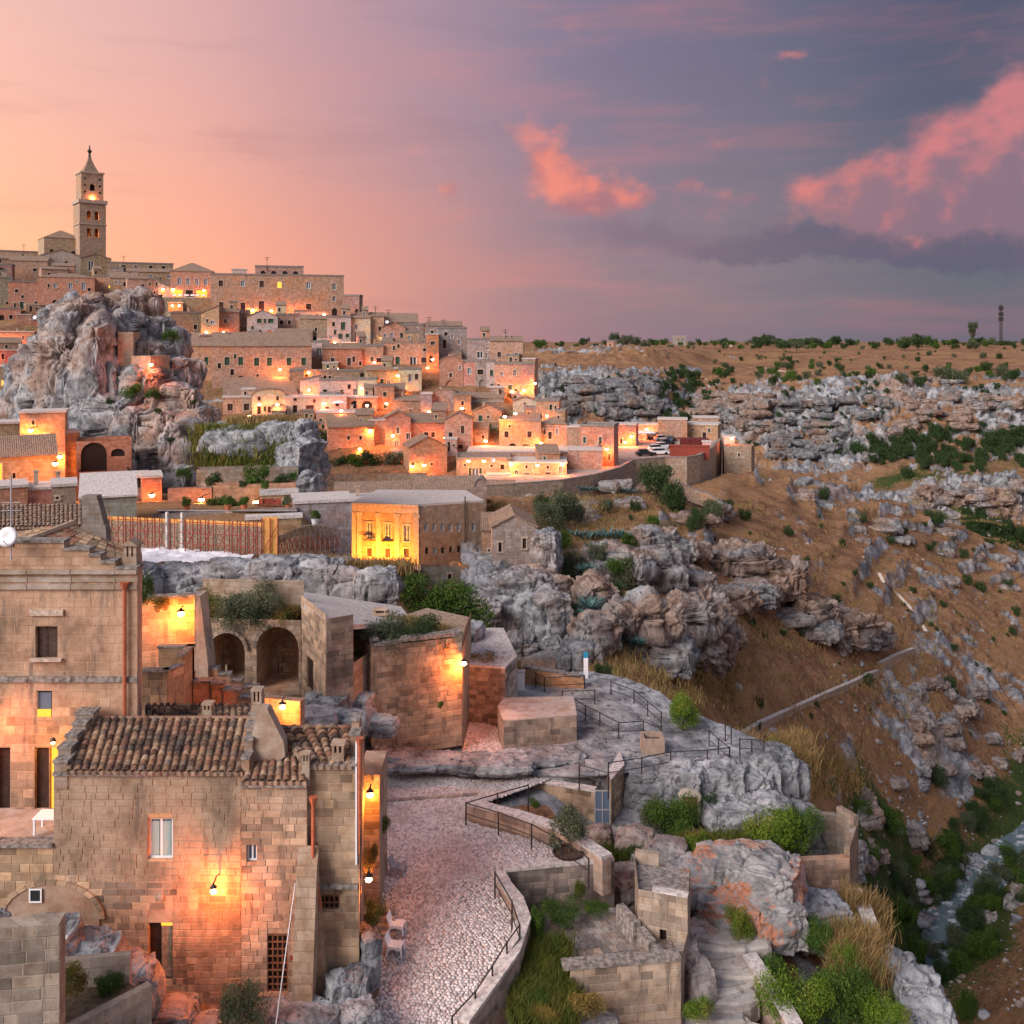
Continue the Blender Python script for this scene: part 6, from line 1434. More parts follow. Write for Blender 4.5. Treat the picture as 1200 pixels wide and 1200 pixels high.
    pl = empty('stone_platform', P(640, 866, 51.5)); facade(pl, (590, 51), (676, 51.8), -22.2, -19.75, col=(.42, .34, .29), stones=(.55, .3, .02)); facade(pl, (583, 53), (590, 51), -22.2, -19.75, col=(.42, .35, .3))
    sl = [P(583, HY, 53), P(590, HY, 51), P(676, HY, 51.8), P(672, HY, 54.5), P(590, HY, 54.3)]; plainroof(pl, [Vector((p.x, p.y, CZ - 19.7)) for p in sl], PAVE, 'top_slab', .2); tag(pl, 'long low stone platform with brown end beside the rocky street', 'platform')
court()
lumps('rock_shelf', [RL(575, 775, 57, 60, 22, 50), RL(470, 745, 58, 70, 22), RL(540, 740, 60, 60, 24), RL(420, 830, 49, 40, 40), RL(385, 830, 48, 60, 40), RL(365, 845, 45, 60, 30), RL(405, 850, 46, 60, 30), RL(445, 850, 48, 50, 24)], ROCK_G, 5, .2, 1.2, 8, 'structure')
# ================================================================ the tall building at the left edge
def tall():
    D = 36.4; A, B_ = (-70, 36.4), (161, 36.4); root = empty('tall_house', P(80, 950, D)); col = (.52, .36, .26)
    z = lambda y: (HY - y) / FP * D
    def tf(x, zz):
        g = vnoise(np.array([[x * .35, zz * .3, 1.7]]), 5)[0]; return tuple(c * (1 + .18 * g) for c in col)
    w = facade(root, A, B_, -22, z(680), [(54.5, 753, 26, 38, 'b'), (52, 825, 18, 31, 'k'), (4, 913, 16, 74, 'd'), (49, 913, 17, 74, 'd'), (67, 913, 18, 74, 'L')], col=col, depth=.32, surround=False, stones=(.62, .34, .012), tintf=tf, limit=300)
    facade(root, (161, 36.4), (166.5, 40), -22, z(668), col=(.40, .35, .32))
    for y0, y1, ov in ((667, 672, .16), (684, 690, .12), (676, 682, .05), (792, 799, .09)):
        coping(root, (-70, D), (161.5, D), z(y1), z(y0) - z(y1), .02, ov, PLASTER if y0 < 700 else COPING, 'cornice')
    a = P(-70, HY, D); k = D / FP
    m = MB().box(0, 231 * k, 0, .5, z(682), z(667)); m.build('parapet', WALL, root, loc=Vector((a.x, a.y + .003, CZ)) - root.location, color=col)
    for x0, x1, yt in ((-70, 15, 640), (15, 75, 636), (75, 105, 645), (105, 118, 652), (118, 135, 660), (135, 161, 667)):
        q = P(x0, HY, D); MB().box(0, (x1 - x0) * k - .003, .002, .5, z(667), z(yt)).build('parapet', WALL, root, loc=Vector((q.x, q.y, CZ)) - root.location, color=col)
        MB().box(-.03, (x1 - x0) * k + .02, -.06, .55, z(yt) + .003, z(yt) + .1).build('coping', COPING, root, loc=Vector((q.x, q.y, CZ)) - root.location)
    # hipped roof of flat stone slabs behind the stepped parapet
    ap = P(86, 616, D + 4.2); e = [P(-70, 645, D + .6), P(20, 641, D + .6), P(152, 668, D + .6), P(158, 655, D + 7)]
    r_ = random.Random(3)
    def slabs(p0, p1, p2, p3, nu, nv, nm):
        base = plainroof(root, [p0, p1, p2, p3], TILEF, nm, .1); inv = root.location
        for j in range(nv):
            for i in range(nu):
                off = .5 / nu if j % 2 else 0
                u0, u1 = min(1, max(0, i / nu + off * 0)) + .006, (i + 1) / nu - .006; v0, v1 = j / nv, (j + 1) / nv + .04
                f = lambda u, v: p0.lerp(p1, u).lerp(p3.lerp(p2, u), v)
                q = [f(u0, v0), f(u1, v0), f(u1, min(1, v1)), f(u0, min(1, v1))]; up = (q[1] - q[0]).cross(q[3] - q[0]).normalized() * r_.uniform(.05, .09)
                if up.z < 0: up = -up
                lift = [up * 1.4, up * 1.4, up * .5, up * .5]
                mm = MB(); V = [x + l - inv for x, l in zip(q, lift)]; mm.add(V + [x - inv for x in q], [(0, 1, 2, 3), (0, 4, 5, 1), (1, 5, 6, 2), (3, 7, 4, 0)])
                mm.build('roof_slab', STONE, base, color=(.50, .38, .27) if r_.random() < .8 else (.42, .22, .15))
    slabs(e[1], e[2], P(140, 640, D + 4.2), ap, 8, 7, 'roof')
    slabs(e[0], e[1], ap, P(60, 617, D + 4.4), 5, 6, 'roof')
    hip = MB(); hip.tube([e[1] - root.location + Vector((0, 0, .1)), ap - root.location + Vector((0, 0, .12))], .13, 6); hip.build('hip_ridge', STONE, root, color=(.55, .42, .32))
    q = P(155, 668, D + .5); c = MB().box(-.26, .26, -.26, .26, -.3, .55).box(-.24, -.12, -.24, .24, .55, .95).box(-.05, .05, -.24, .24, .55, .95).box(.12, .24, -.24, .24, .55, .95).prism([(-.34, .95), (.34, .95), (0, 1.2)], 'y', -.32, .32)
    c.build('chimney', WALL, root, loc=q - root.location, color=(.42, .34, .28))
    q = P(146, HY, D - .16); MB().tube([(0, 0, z(845)), (0, 0, z(690))], .075, 8).build('downpipe', COPPER, root, loc=Vector((q.x, q.y, CZ)) - root.location)
    h = MB().lathe([(.08, z(690)), (.17, z(683)), (.19, z(681))], 8); h.build('rain_hopper', COPPER, root, loc=Vector((q.x, q.y, CZ)) - root.location)
    # lower window: frame, glowing lower sash
    q = P(52, 825, D + .12); MB().box(-.27, .27, -.03, .0, -.45, .45).build('window', GLASS_S, root, loc=q - root.location)
    MB().box(-.24, .27, -.08, -.032, -.46, -.18).build('lit_sash', ROOMLIT, root, loc=q - root.location); MB().box(-.29, -.22, -.1, -.031, -.48, .48).build('frame', WHITE_F, root, loc=q - root.location)
    for y, hh in ((718, .22), (773, .1)): q = P(54.5, y, D - .07); MB().box(-.62 if y < 740 else -.58, .62 if y < 740 else .58, -.03 if y < 740 else -.12, .06, -hh / 2, hh / 2).build('window_stone', FRAMEST, root, loc=q - root.location)
    tag(root, 'tall sandstone house with stepped parapet, shuttered window and copper downpipe', 'house')
    # terrace in front
    t0 = [P(-70, HY, 33.8), P(66, HY, 33.8), P(66, HY, 36.5), P(-70, HY, 36.5)]
    fl = sheet('roof_terrace', [Vector((p.x, p.y, CZ - 17.35)) for p in t0], PAVE)
    ld = bpy.data.lights.new('room_light', 'POINT'); ld.energy = 26; ld.color = (1, .36, .06); ld.shadow_soft_size = .2
    lmp = empty('wall_lamp', P(62, 868, 35.9)); MB().lathe([(.05, .1), (.12, .0), (.12, -.02)], 8).build('hood', IRON, lmp); MB().lathe([(.02, -.12), (.07, -.07), (.05, 0)], 8).build('bulb', BULB, lmp)
    lo_ = bpy.data.objects.new('room_light', ld); COL.objects.link(lo_); lo_.parent = lmp; lo_.location = (0, -.25, -.2); tag(lmp, 'small lamp over the lit terrace door of the tall house', 'lamp')
    lamp(-12, 850, 35.6, 'lamp at the outer corner of the tall house above its terrace', 34, 'bracket', .1, size=.12)
    tb = empty('white_table', P(60, 972, 34.6)); MB().box(-.5, .4, -.35, .35, .5, .55).build('tabletop', WHITE_PL, tb)
    for sx in (-.45, .35):
        for sy in (-.3, .3): MB().box(sx - .03, sx + .03, sy - .03, sy + .03, -.05, .5).build('leg', WHITE_PL, tb)
    tag(tb, 'white plastic table on the brick roof terrace', 'table')
    ds = empty('satellite_dish', P(13, 640, 35.9)); k = D / FP
    MB().tube([(0, 0, -.5), (0, 0, 2.6)], .03, 6).build('mast', METAL, ds)
    M = Matrix.Translation((-.05, -.1, .35)) @ Matrix.Rotation(R(75), 4, 'X'); MB().lathe([(.02, .0), (.2, .02), (.36, .07), (.37, .08), (.2, .03), (.02, .01)], 20, M).build('dish', WHITE_F, ds, smooth=True)
    MB().tube([(-.05, -.2, .1), (-.05, -.5, .3)], .015, 5).build('receiver_arm', METAL, ds)
    for zz in (1.3, 1.6): MB().tube([(-.35, 0, zz), (.35, 0, zz)], .012, 4).build('antenna_rod', METAL, ds)
    tag(ds, 'satellite dish on a thin mast at the tall house parapet', 'dish')
tall()

# ================================================================ front house with three tiled roofs
def front():
    D = 33.6; root = empty('front_house', P(190, 1170, D)); z = lambda y, d=D: (HY - y) / FP * d
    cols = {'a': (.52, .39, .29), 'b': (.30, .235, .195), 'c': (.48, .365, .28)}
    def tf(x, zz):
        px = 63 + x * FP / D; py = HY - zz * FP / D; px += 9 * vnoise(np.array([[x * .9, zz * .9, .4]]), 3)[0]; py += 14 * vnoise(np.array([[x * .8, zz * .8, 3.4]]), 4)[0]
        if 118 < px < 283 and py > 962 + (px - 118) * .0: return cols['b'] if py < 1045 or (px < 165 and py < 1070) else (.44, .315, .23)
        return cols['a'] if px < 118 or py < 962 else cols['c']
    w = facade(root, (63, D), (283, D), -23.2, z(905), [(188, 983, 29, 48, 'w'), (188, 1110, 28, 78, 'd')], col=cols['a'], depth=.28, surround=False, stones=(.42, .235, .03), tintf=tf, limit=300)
    # recess panel, arch head and open leaf at the door
    q = P(188, 1047, D - .012); MB().box(-.42, .42, 0, .02, -1.0, .55).build('panel_below_window', BLOCK, root, loc=q - root.location, color=(.52, .37, .28))
    q = P(196, 1110, D + .1); MB().box(-.18, .16, -.02, .03, -1.0, .75).build('inner_door', BOARD, root, loc=q - root.location); MB().box(-.2, .18, -.02, .04, .76, 1.05).build('fanlight', ROOMLIT, root, loc=q - root.location)
    q = P(188, 983, D + .12); MB().box(-.36, -.03, -.01, .02, -.62, .62).box(.03, .36, -.01, .02, -.62, .62).build('curtain', GLASS_B, root, loc=q - root.location)
    # coping under eave
    coping(root, (63, D), (283, D), z(908), .12, .1, .12, COPING, 'eave_course')
    # left arch block under the terrace
    ar = facade(root, (-70, D), (63, D), -23.2, -16.9, [], col=(.47, .36, .26), stones=(.55, .3, .02), limit=200) if False else None
    wing = facade(root, (283, D - .35), (360, D - .35), -23.4, z(912), [(295, 1000, 12, 20, 'w'), (325.5, 1128, 24, 68, 'd')], col=cols['c'], depth=.3, surround=False, stones=(.42, .235, .03), limit=280)
    facade(root, (360, D), (421, D), -22.5, z(897), [(386, 1057, 24, 17, 'k')], col=(.47, .36, .265), depth=.25, surround=False, stones=(.62, .3, .02), limit=200)
    facade(root, (421, D), (427, D + 4), -22.5, z(897), col=(.47, .38, .3))
    facade(root, (360, D - .35), (360.3, D), -23, z(912), col=cols['c'])
    coping(root, (283, D - .35), (360, D - .35), z(916), .12, .1, .12, COPING, 'eave_course'); coping(root, (360, D), (420, D), z(897), .1, .1, .1, COPING, 'eave_course'); coping(root, (362, D), (420, D), z(1040), .16, .1, .14, COPING, 'string_course')
    # grilles
    for cx, cy, pw, ph, nx, ny in ((386, 1057, 23, 16, 4, 2), (325.5, 1128, 23, 66, 4, 8)):
        d_ = D + (.06 if cx > 360 else -.3); k = d_ / FP; q = P(cx, cy, d_); g = MB(); w_, h_ = pw * k / 2, ph * k / 2
        for i in range(nx + 1): x = -w_ + 2 * w_ * i / nx; g.box(x - .022, x + .022, -.03, .01, -h_, h_)
        for j in range(ny + 1): zz = -h_ + 2 * h_ * j / ny; g.box(-w_, w_, -.034, .012, zz - .022, zz + .022)
        g.build('grille', WOOD, root, loc=q - root.location)
    # buttress at the corner
    k = (D - .6) / FP; q = P(346, HY, D - .9); m = MB(); hz = z(985)
    m.prism([(.38, -23.6), (-1.05, -23.6), (-.55, -20.5), (0, hz - .6), (.38, hz)], 'x', 0, .68); m.build('buttress', WALL, root, loc=Vector((q.x, q.y + .18, CZ)) - root.location, color=(.48, .37, .28))
    q = P(366, HY, D - .5); m = MB(); m.prism([(0, -23.4), (.62, -23.4), (.36, -20.5), (.05, hz - .3), (0, hz)], 'y', 0, .5); m.build('buttress', WALL, root, loc=Vector((q.x, q.y, CZ)) - root.location, color=(.48, .36, .26))
    # roofs
    tile_roof(root, P(76, 904, D - .18), P(284, 906, D - .18), P(297, 843, D + 2.4), P(95, 841, D + 2.4), .275, .26, True, 1, 300)
    tile_roof(root, P(284, 916, D - .5), P(359, 917, D - .5), P(357, 884, D + 1.0), P(293, 884, D + 1.0), .275, .26, True, 2, 120)
    tile_roof(root, P(360, 898, D - .1), P(413, 898, D - .1), P(413, 853, D + 2.1), P(322, 853, D + 2.1), .24, .26, True, 3, 160)
    # back slopes so that the ridges are not paper thin
    for a, b, c, d in ((P(95, 841, D + 2.42), P(297, 843, D + 2.42), P(297, 872, D + 5), P(95, 872, D + 5)), (P(322, 853, D + 2.12), P(413, 853, D + 2.12), P(413, 880, D + 4.5), P(322, 880, D + 4.5))): plainroof(root, [a, b, c, d], TILEF, 'rear_roof', .12)
    for x0, x1, y, d_ in ((95, 297, 841, D + 2.4), (322, 413, 852, D + 2.1), (293, 357, 883, D + 1.0)):
        a, b = P(x0, y, d_) - root.location, P(x1, y, d_) - root.location; MB().tube([a, b], .07, 6).build('ridge_tiles', STONE, root, color=(.40, .25, .18))
    # stepped gable copings: left end, between the roofs, right end
    def steps(pts, d0, th=.45, nm='gable_step', col=(.36, .30, .26)):
        for i, (x0, x1, yt, yb) in enumerate(pts):
            d_ = d0 + i * .5; k = d_ / FP; q = P(x0, HY, d_)
            MB().box(0, (x1 - x0) * k, 0, .55, z(yb, d_), z(yt, d_)).build(nm, WALL, root, loc=Vector((q.x, q.y, CZ)) - root.location, color=col)
            MB().box(-.03, (x1 - x0) * k + .03, -.04, .58, z(yt, d_) + .003, z(yt, d_) + .09).build('coping', COPING, root, loc=Vector((q.x, q.y, CZ)) - root.location)
    steps([(63, 79, 894, 925), (68, 83, 878, 915), (77, 90, 864, 900), (85, 100, 850, 885), (88, 109, 838, 870)], D - .05)
    steps([(283, 292, 890, 915), (286, 296, 868, 905), (288, 302, 852, 895), (292, 312, 838, 880)], D - .05)
    m = MB(); q = P(292, HY, D + .6); m.prism([(-.05, z(935)), (1.25, z(895)), (1.2, z(878)), (.62, z(838)), (.35, z(838)), (-.05, z(885))], 'y', 0, .5); m.build('gable_wall', PLASTER, root, loc=Vector((q.x, q.y, CZ)) - root.location, color=(.45, .37, .31))
    steps([(408, 420, 895, 905), (410, 421, 862, 900), (412, 421, 845, 880)], D - .02)
    for cx, cy, d_, w_, h_ in ((302, 845, D + 1.6, .36, 1.25), (397, 897, D + .25, .42, .85), (359, 905, D - .1, .26, .7), (244, 840, D + 3.6, .36, .55)):
        q = P(cx, cy, d_); hw = w_ / 2; c = MB().box(-hw, hw, -hw, hw, -.4, h_ * .6); b = h_ * .6; t_ = h_ * .9
        for s in (-1, 0, 1): c.box(s * hw * .78 - hw * .2, s * hw * .78 + hw * .2, -hw, hw, b, t_)
        c.box(-hw * 1.15, hw * 1.15, -hw * 1.15, hw * 1.15, t_, t_ + .07); c.build('chimney', WALL, root, loc=q - root.location, color=(.44, .36, .3))
    # pipes
    for px, y0, y1, d_, bend in ((367, 935, 1055, D - .5, .22), (421.5, 872, 1000, D - .12, 0)):
        q = P(px, HY, d_); MB().tube([(0, 0, z(y0)), (0, 0, z((y0 + y1) / 2)), (bend, .1, z(y1))], .065, 8).build('downpipe', COPPER, root, loc=Vector((q.x, q.y, CZ)) - root.location)
        MB().lathe([(.07, z(y0)), (.13, z(y0 - 5)), (.15, z(y0 - 9))], 8).build('rain_hopper', COPPER, root, loc=Vector((q.x, q.y, CZ)) - root.location)
    q = P(417.5, HY, D - .06); MB().box(-.03, .03, -.03, .03, z(1012), z(868)).build('corner_strip', WHITE_F, root, loc=Vector((q.x, q.y, CZ)) - root.location)
    q = P(422.5, HY, D - .1); MB().tube([(0, 0, z(1080)), (0, 0, z(955))], .025, 6).build('cable', IRON, root, loc=Vector((q.x, q.y, CZ)) - root.location)
    q = P(188, 1052, D - .05); MB().lathe([(.12, -.04), (.12, .02), (.05, .03)], 8, Matrix.Rotation(R(90), 4, 'X')).build('stone_relief', STONE, root, loc=q - root.location, color=(.4, .33, .28))
    q = P(342.5, 1122, D - .4); MB().box(-.07, .07, -.03, 0, -.07, .07).build('house_plate', RED_T, root, loc=q - root.location)
    tag(root, 'weathered stone house with three clay tile roofs and lamplit door wall', 'house')
    lamp(250, 1044, D - .75, 'hooded wall lamp glowing between the two doors of the front house', 150, 'bracket', .08, size=.1, back=.7)
    st = empty('door_step', P(322, 1172, D - .6)); MB().box(-.6, .7, 0, .5, -.4, .12).build('tread', STONE, st, color=(.5, .4, .33)); tag(st, 'stone doorstep before the studded door', 'step')
    # terrace wing with the wide arch
    ar = empty('terrace_wing', P(30, 1080, D)); 
    facade(ar, (-70, D), (63, D), -23.2, -17.3, [(13, 1050 + 25, 100, 80, 'A'), (-14, 1015, 26, 20, 'k')] if False else [(58 - 26, 1078, 58, 84, 'k')] if False else [], col=(.48, .36, .25), stones=(.55, .3, .02), limit=220)
    coping(ar, (-70, D), (63, D), -17.3, .14, .4, .1)
    # arch recess drawn as a real vaulted opening, half under the wing
    k = D / FP; q = P(60, HY, D - .06); r0 = 56 * k; zt_ = z(1035); n = 15
    for i in range(n):
        a0, a1 = math.pi * i / n + .006, math.pi * (i + 1) / n - .006; pts = [(-r0 * rr * math.cos(a_), zt_ - r0 * .72 + r0 * .72 * rr * math.sin(a_)) for a_, rr in ((a0, 1.0), (a0, 1.12), (a1, 1.12), (a1, 1.0))]
        MB().prism(pts, 'y', -.04, .05).build('voussoir', STONE, ar, loc=Vector((q.x, q.y, CZ)) - ar.location, color=(.48, .36, .26))
    fan = [(-r0 * math.cos(math.pi * i / 20), zt_ - r0 * .72 + r0 * .72 * math.sin(math.pi * i / 20)) for i in range(21)]
    MB().prism(fan + [(r0, -22.5), (-r0, -22.5)], 'y', .0, .04).build('arch_infill', PLASTER, ar, loc=Vector((q.x, q.y - .005, CZ)) - ar.location, color=(.40, .31, .25))
    q = P(42, 1049, D - .09); MB().box(-.2, .2, -.03, .0, -.22, .22).build('window', GLASS, ar, loc=q - ar.location); f = MB(); f.box(-.22, -.17, -.05, -.031, -.24, .24).box(.17, .22, -.05, -.031, -.24, .24).box(-.17, .17, -.05, -.031, -.24, -.19).box(-.17, .17, -.05, -.031, .19, .24); f.build('window_frame', WHITE_F, ar, loc=q - ar.location)
    tag(ar, 'terrace wing of tan stone with one wide segmental arch over the rocks', 'house')
    # back roof, street-side stair block
    br = empty('rear_house', P(230, 860, 39)); tile_roof(br, P(170, 846, 38.2), P(300, 846, 38.2), P(300, 826, 39.4), P(170, 826, 39.4), .26, .28, True, 6, 150); facade(br, (166, 38.6), (300, 38.6), -19, -14.9, col=(.45, .36, .29)); tag(br, 'narrow tiled roof of the house behind the front house', 'house')
    lamp(331, 828, 40.0, 'lamp glowing behind the chimney of the front house', 120, 'bracket', .1, size=.13)
    rw = empty('passage_wall', P(345, 850, 41)); facade(rw, (310, 41), (352, 40.6), -19.5, -14.9, col=(.5, .34, .25), stones=(.5, .28, .02), thick=.4); tag(rw, 'small lamplit passage wall behind the front house roofs', 'wall')
    sb = empty('stair_block', P(433, 980, 37.6)); facade(sb, (419, 37.6), (445, 37.6), -22, -16.6, col=(.42, .34, .28), stones=(.45, .26, .03), thick=2.2); tag(sb, 'small stone block with sloping top at the street corner', 'wall')
    lamp(433.5, 931, 37.0, 'street lamp hanging at the house corner above the street', 60, 'bracket', .1, size=.13)
    lamp(432, 1030, 34.3, 'low lamp by the foot of the dark pipe beside the street', 36, 'bracket', .1, size=.12)
    pole = empty('leaning_pole', P(322, 1199, 30.5)); a = P(346, 1035, 32.6) - pole.location; MB().tube([(0, 0, -.3), a], .02, 6).build('pole_shaft', METAL, pole); tag(pole, 'thin pale pole leaning against the front house buttress', 'pole')
front()

# ================================================================ street
def zstreet(d): return float(np.interp(d, [20, 32, 36, 39, 60], [-23.6, -23.0, -21.9, -21.4, -21.25]))
def SP(px, py):
    """point of the street surface at that pixel"""
    d = 40.
    for _ in range(30): d = -zstreet(d) * FP / (py - HY)
    return P(px, py, d)
SL = [(425, 1215), (440, 1180), (446, 1140), (440, 1100), (424, 1060), (424, 1010), (424, 960), (432, 900), (432, 870), (420, 846), (440, 838), (545, 838), (580, 850), (600, 872), (680, 866), (690, 836), (622, 832), (606, 800), (660, 790), (720, 800), (745, 840), (745, 880), (700, 890), (660, 905), (620, 922), (548, 946), (548, 962), (648, 990), (700, 1012), (650, 1015), (585, 1026), (583, 1034), (605, 1062), (614, 1085), (603, 1110), (575, 1155), (545, 1200), (535, 1215)]
pw_ = [SP(*p) for p in SL]
STREETB = stone_wall('street_joints', False, tint=(.42, .38, .38), soot=.2)
from mathutils.geometry import tessellate_polygon
me = bpy.data.meshes.new('street'); me.from_pydata([tuple(p - Vector((0, 0, .05))) for p in pw_], [], [tuple(t_) for t_ in tessellate_polygon([pw_])]); me.materials.append(STREETB); link('street', me)['kind'] = 'structure'
def cobbles():
    poly = np.array([(p.x, p.y) for p in pw_]); x0, y0 = poly.min(0); x1, y1 = poly.max(0); r_ = np.random.RandomState(5)
    sx, sy = .135, .105; nx, ny = int((x1 - x0) / sx), int((y1 - y0) / sy); X, Y = np.meshgrid(np.arange(nx), np.arange(ny))
    X = x0 + (X + (Y % 2) * .5) * sx + r_.uniform(-.04, .04, X.shape); Y = y0 + Y * sy + r_.uniform(-.03, .03, Y.shape) + .12 * np.sin(X * 1.3); c = np.stack([X.ravel(), Y.ravel()], 1)
    ins = np.zeros(len(c), bool); j = len(poly) - 1
    for i in range(len(poly)):
        xi, yi = poly[i]; xj, yj = poly[j]
        ins ^= ((yi > c[:, 1]) != (yj > c[:, 1])) & (c[:, 0] < (xj - xi) * (c[:, 1] - yi) / (yj - yi + 1e-12) + xi); j = i
    c = c[ins]; n = len(c); z = np.interp(c[:, 1], [20, 32, 36, 39, 60], [-23.6, -23.0, -21.9, -21.4, -21.25]) + CZ + r_.uniform(-.012, .016, n)
    hx = sx * r_.uniform(.40, .52, n); hy = sy * r_.uniform(.40, .52, n); a = r_.uniform(-.5, .5, n); V = np.zeros((n, 8, 3), np.float32)
    for k, (ux, uy) in enumerate(((-1, -1), (1, -1), (1, 1), (-1, 1))):
        for q, (s, dz) in enumerate(((1.0, -.06), (.84, 0.0))):
            px_ = ux * hx * s; py_ = uy * hy * s; V[:, k + 4 * q, 0] = c[:, 0] + px_ * np.cos(a) - py_ * np.sin(a); V[:, k + 4 * q, 1] = c[:, 1] + px_ * np.sin(a) + py_ * np.cos(a); V[:, k + 4 * q, 2] = z + dz + r_.uniform(-.006, .006, n) * q
    f = np.array([(4, 5, 6, 7), (0, 1, 5, 4), (1, 2, 6, 5), (2, 3, 7, 6), (3, 0, 4, 7)]); Fq = (f[None] + (np.arange(n) * 8)[:, None, None]).reshape(-1, 4)
    m, nt, b = new_mat('worn_cobble', .75, .25); p = wpos(nt); gi = nt.nodes.new('ShaderNodeNewGeometry'); rn = N(nt, gi.outputs['Random Per Island'])
    c_ = ramp(nt, rn, [(0, (.34, .30, .30)), (.35, (.50, .46, .46)), (.7, (.60, .56, .56)), (1, (.68, .64, .64))], 'LINEAR')
    c_ = mixc(nt, noise(nt, p, .5, 4, .6).sm(.4, .65) * .45, c_, (.36, .29, .28)); c_ = mixc(nt, noise(nt, p, 9, 4, .7).sm(.5, .7) * .4, c_, mixc(nt, 1.0, c_, (.5, .48, .47), 'MULTIPLY')); setc(nt, b, c_); bump(nt, b, noise(nt, p, 30, 3), .4, .01)
    o = link('street_cobbles', npmesh('street_cobbles', V.reshape(-1, 3), Fq, m)); tag(o, 'worn pinkish cobbles paving the winding street', 'cobbles', None, 'stuff')
cobbles()
for i, (pts) in enumerate([((446, 939), (560, 931)), ((440, 876), (478, 842)), ((478, 862), (446, 890))]):
    a, b = SP(*pts[0]), SP(*pts[1]); s = empty('stone_kerb', a); m = MB(); d = b - a; n = max(3, int(d.length / .7)); pr = Vector((-d.y, d.x, 0)).normalized() * .11
    for k in range(n):
        p, q = d * (k / n + .006), d * ((k + 1) / n - .006); up = Vector((0, 0, .05)); dn = Vector((0, 0, -.1)); MB().add([p - pr + dn, q - pr + dn, q + pr + dn, p + pr + dn, p - pr + up, q - pr + up, q + pr + up, p + pr + up], [(4, 5, 6, 7), (0, 1, 5, 4), (1, 2, 6, 5), (2, 3, 7, 6), (3, 0, 4, 7)]).build('kerb_stone', STONE, s, color=(.46, .42, .4))
    tag(s, ['long kerb line of stones laid across the street', 'pale kerb running up behind the corner lamp', 'short pale kerb beside the corner block'][i], 'kerb')

# ---- walls along the street
polywall('street_parapet', [(548, 1202, -22.3), (575, 1165, -22.0), (607, 1120, -21.6), (621, 1078, -21.4), (612, 1054, -21.3), (597, 1036, -21.25), (590, 1023, -21.2)], .75, .42, 'curving stone parapet on the open side of the lower street', below=2.5, col=(.40, .35, .31), stones=(.45, .22, .02), copmat=SLAB)
polywall('terrace_wall', [(720, 1010, -21.15), (650, 1016, -21.15), (590, 1022, -21.15)][::-1], 1.6, .45, 'dark stained wall between the street and the paved lower terrace', below=.8, col=(.31, .275, .255), stones=(.5, .27, .025), copmat=SLAB)
polywall('street_parapet', [(547, 944, -20.75), (600, 957, -20.75), (650, 973, -20.75), (680, 990, -20.75), (706, 1008, -20.75)], .65, .45, 'pinkish parapet slanting along the street beside the potted olive', below=.8, col=(.46, .37, .32), copmat=SLAB, stones=(.6, .3, .02))
def gatehouse():
    root = empty('gate_wall', P(690, 970, 47)); cw = (.47, .37, .28)
    facade(root, (585, 48.6), (697, 46.9), -24, -21.55, col=cw, stones=(.5, .28, .025), thick=.4)
    facade(root, (716, 46.7), (732, 48.4), -24, -20.9, col=(.50, .39, .3), stones=(.45, .28, .02), thick=None); facade(root, (712, 47.6), (716, 46.7), -24, -20.9, col=cw)
    sl = [P(712, HY, 47.6), P(716, HY, 46.7), P(732, HY, 48.4), P(726, HY, 50)]; plainroof(root, [Vector((p.x, p.y, CZ - 20.85)) for p in sl], SLAB, 'cap', .1)
    coping(root, (585, 48.6), (697, 46.9), -21.55, .1, .4, .05, SLAB)
    q = P(706, 972, 46.9); g = MB()
    for x in (-.36, 0, .36): g.box(x - .03, x + .03, -.03, .03, 0, 1.85)
    for zz in (.05, .95, 1.85): g.box(-.36, .36, -.025, .025, zz - .03, zz + .03)
    g.build('gate_frame', METAL, root, loc=q - root.location); MB().box(-.33, .33, 0, .02, .1, 1.8).build('gate_glass', GLASS_S, root, loc=q - root.location); tag(root, 'tan stone wall ending in a metal framed gate and pillar', 'gate')
gatehouse()
# ---- rocky terrace above
RTc = [592, 620, 650, 680, 715, 735, 770, 800, 830, 860, 890, 915]
ny_ = [903, 903, 904, 905, 902, 899, 895, 890, 889, 888, 892, 905]; fy_ = [800, 796, 790, 788, 792, 797, 812, 832, 845, 856, 868, 885]
zz_ = -21.2
Lr = [[(max(y + 62, y), -(zz_ - 2.6) * FP / (y + 62 - HY)) for y in ny_], [(y + 4, -zz_ * FP / (y - HY) - .5) for y in ny_], [(y, -zz_ * FP / (y - HY)) for y in ny_], [((a * .6 + b * .4), -zz_ * FP / (a * .6 + b * .4 - HY)) for a, b in zip(ny_, fy_)], [((a * .25 + b * .75), -zz_ * FP / (a * .25 + b * .75 - HY)) for a, b in zip(ny_, fy_)], [(b, -zz_ * FP / (b - HY)) for b in fy_], [(b + 30, -(zz_ - 4.5) * FP / (b + 30 - HY)) for b in fy_]]
loft('rock_terrace', RTc, Lr, 330, [40, 6, 46, 46, 40, 14], ROCK_G, [.75] * 7, [0.] * 7, .5, 1.3, 43)
lumps('street_outcrop', [RL(495, 893, 48.4, 110, 12, 50, .1), RL(560, 895, 48.4, 100, 14, 50, -.1), RL(630, 888, 49.6, 120, 12, 50, .15), RL(590, 899, 48, 80, 10, 36), RL(460, 884, 48.8, 60, 10, 40)], ROCK_G, 6, .3, .7, 4, 'structure', strata=.2)
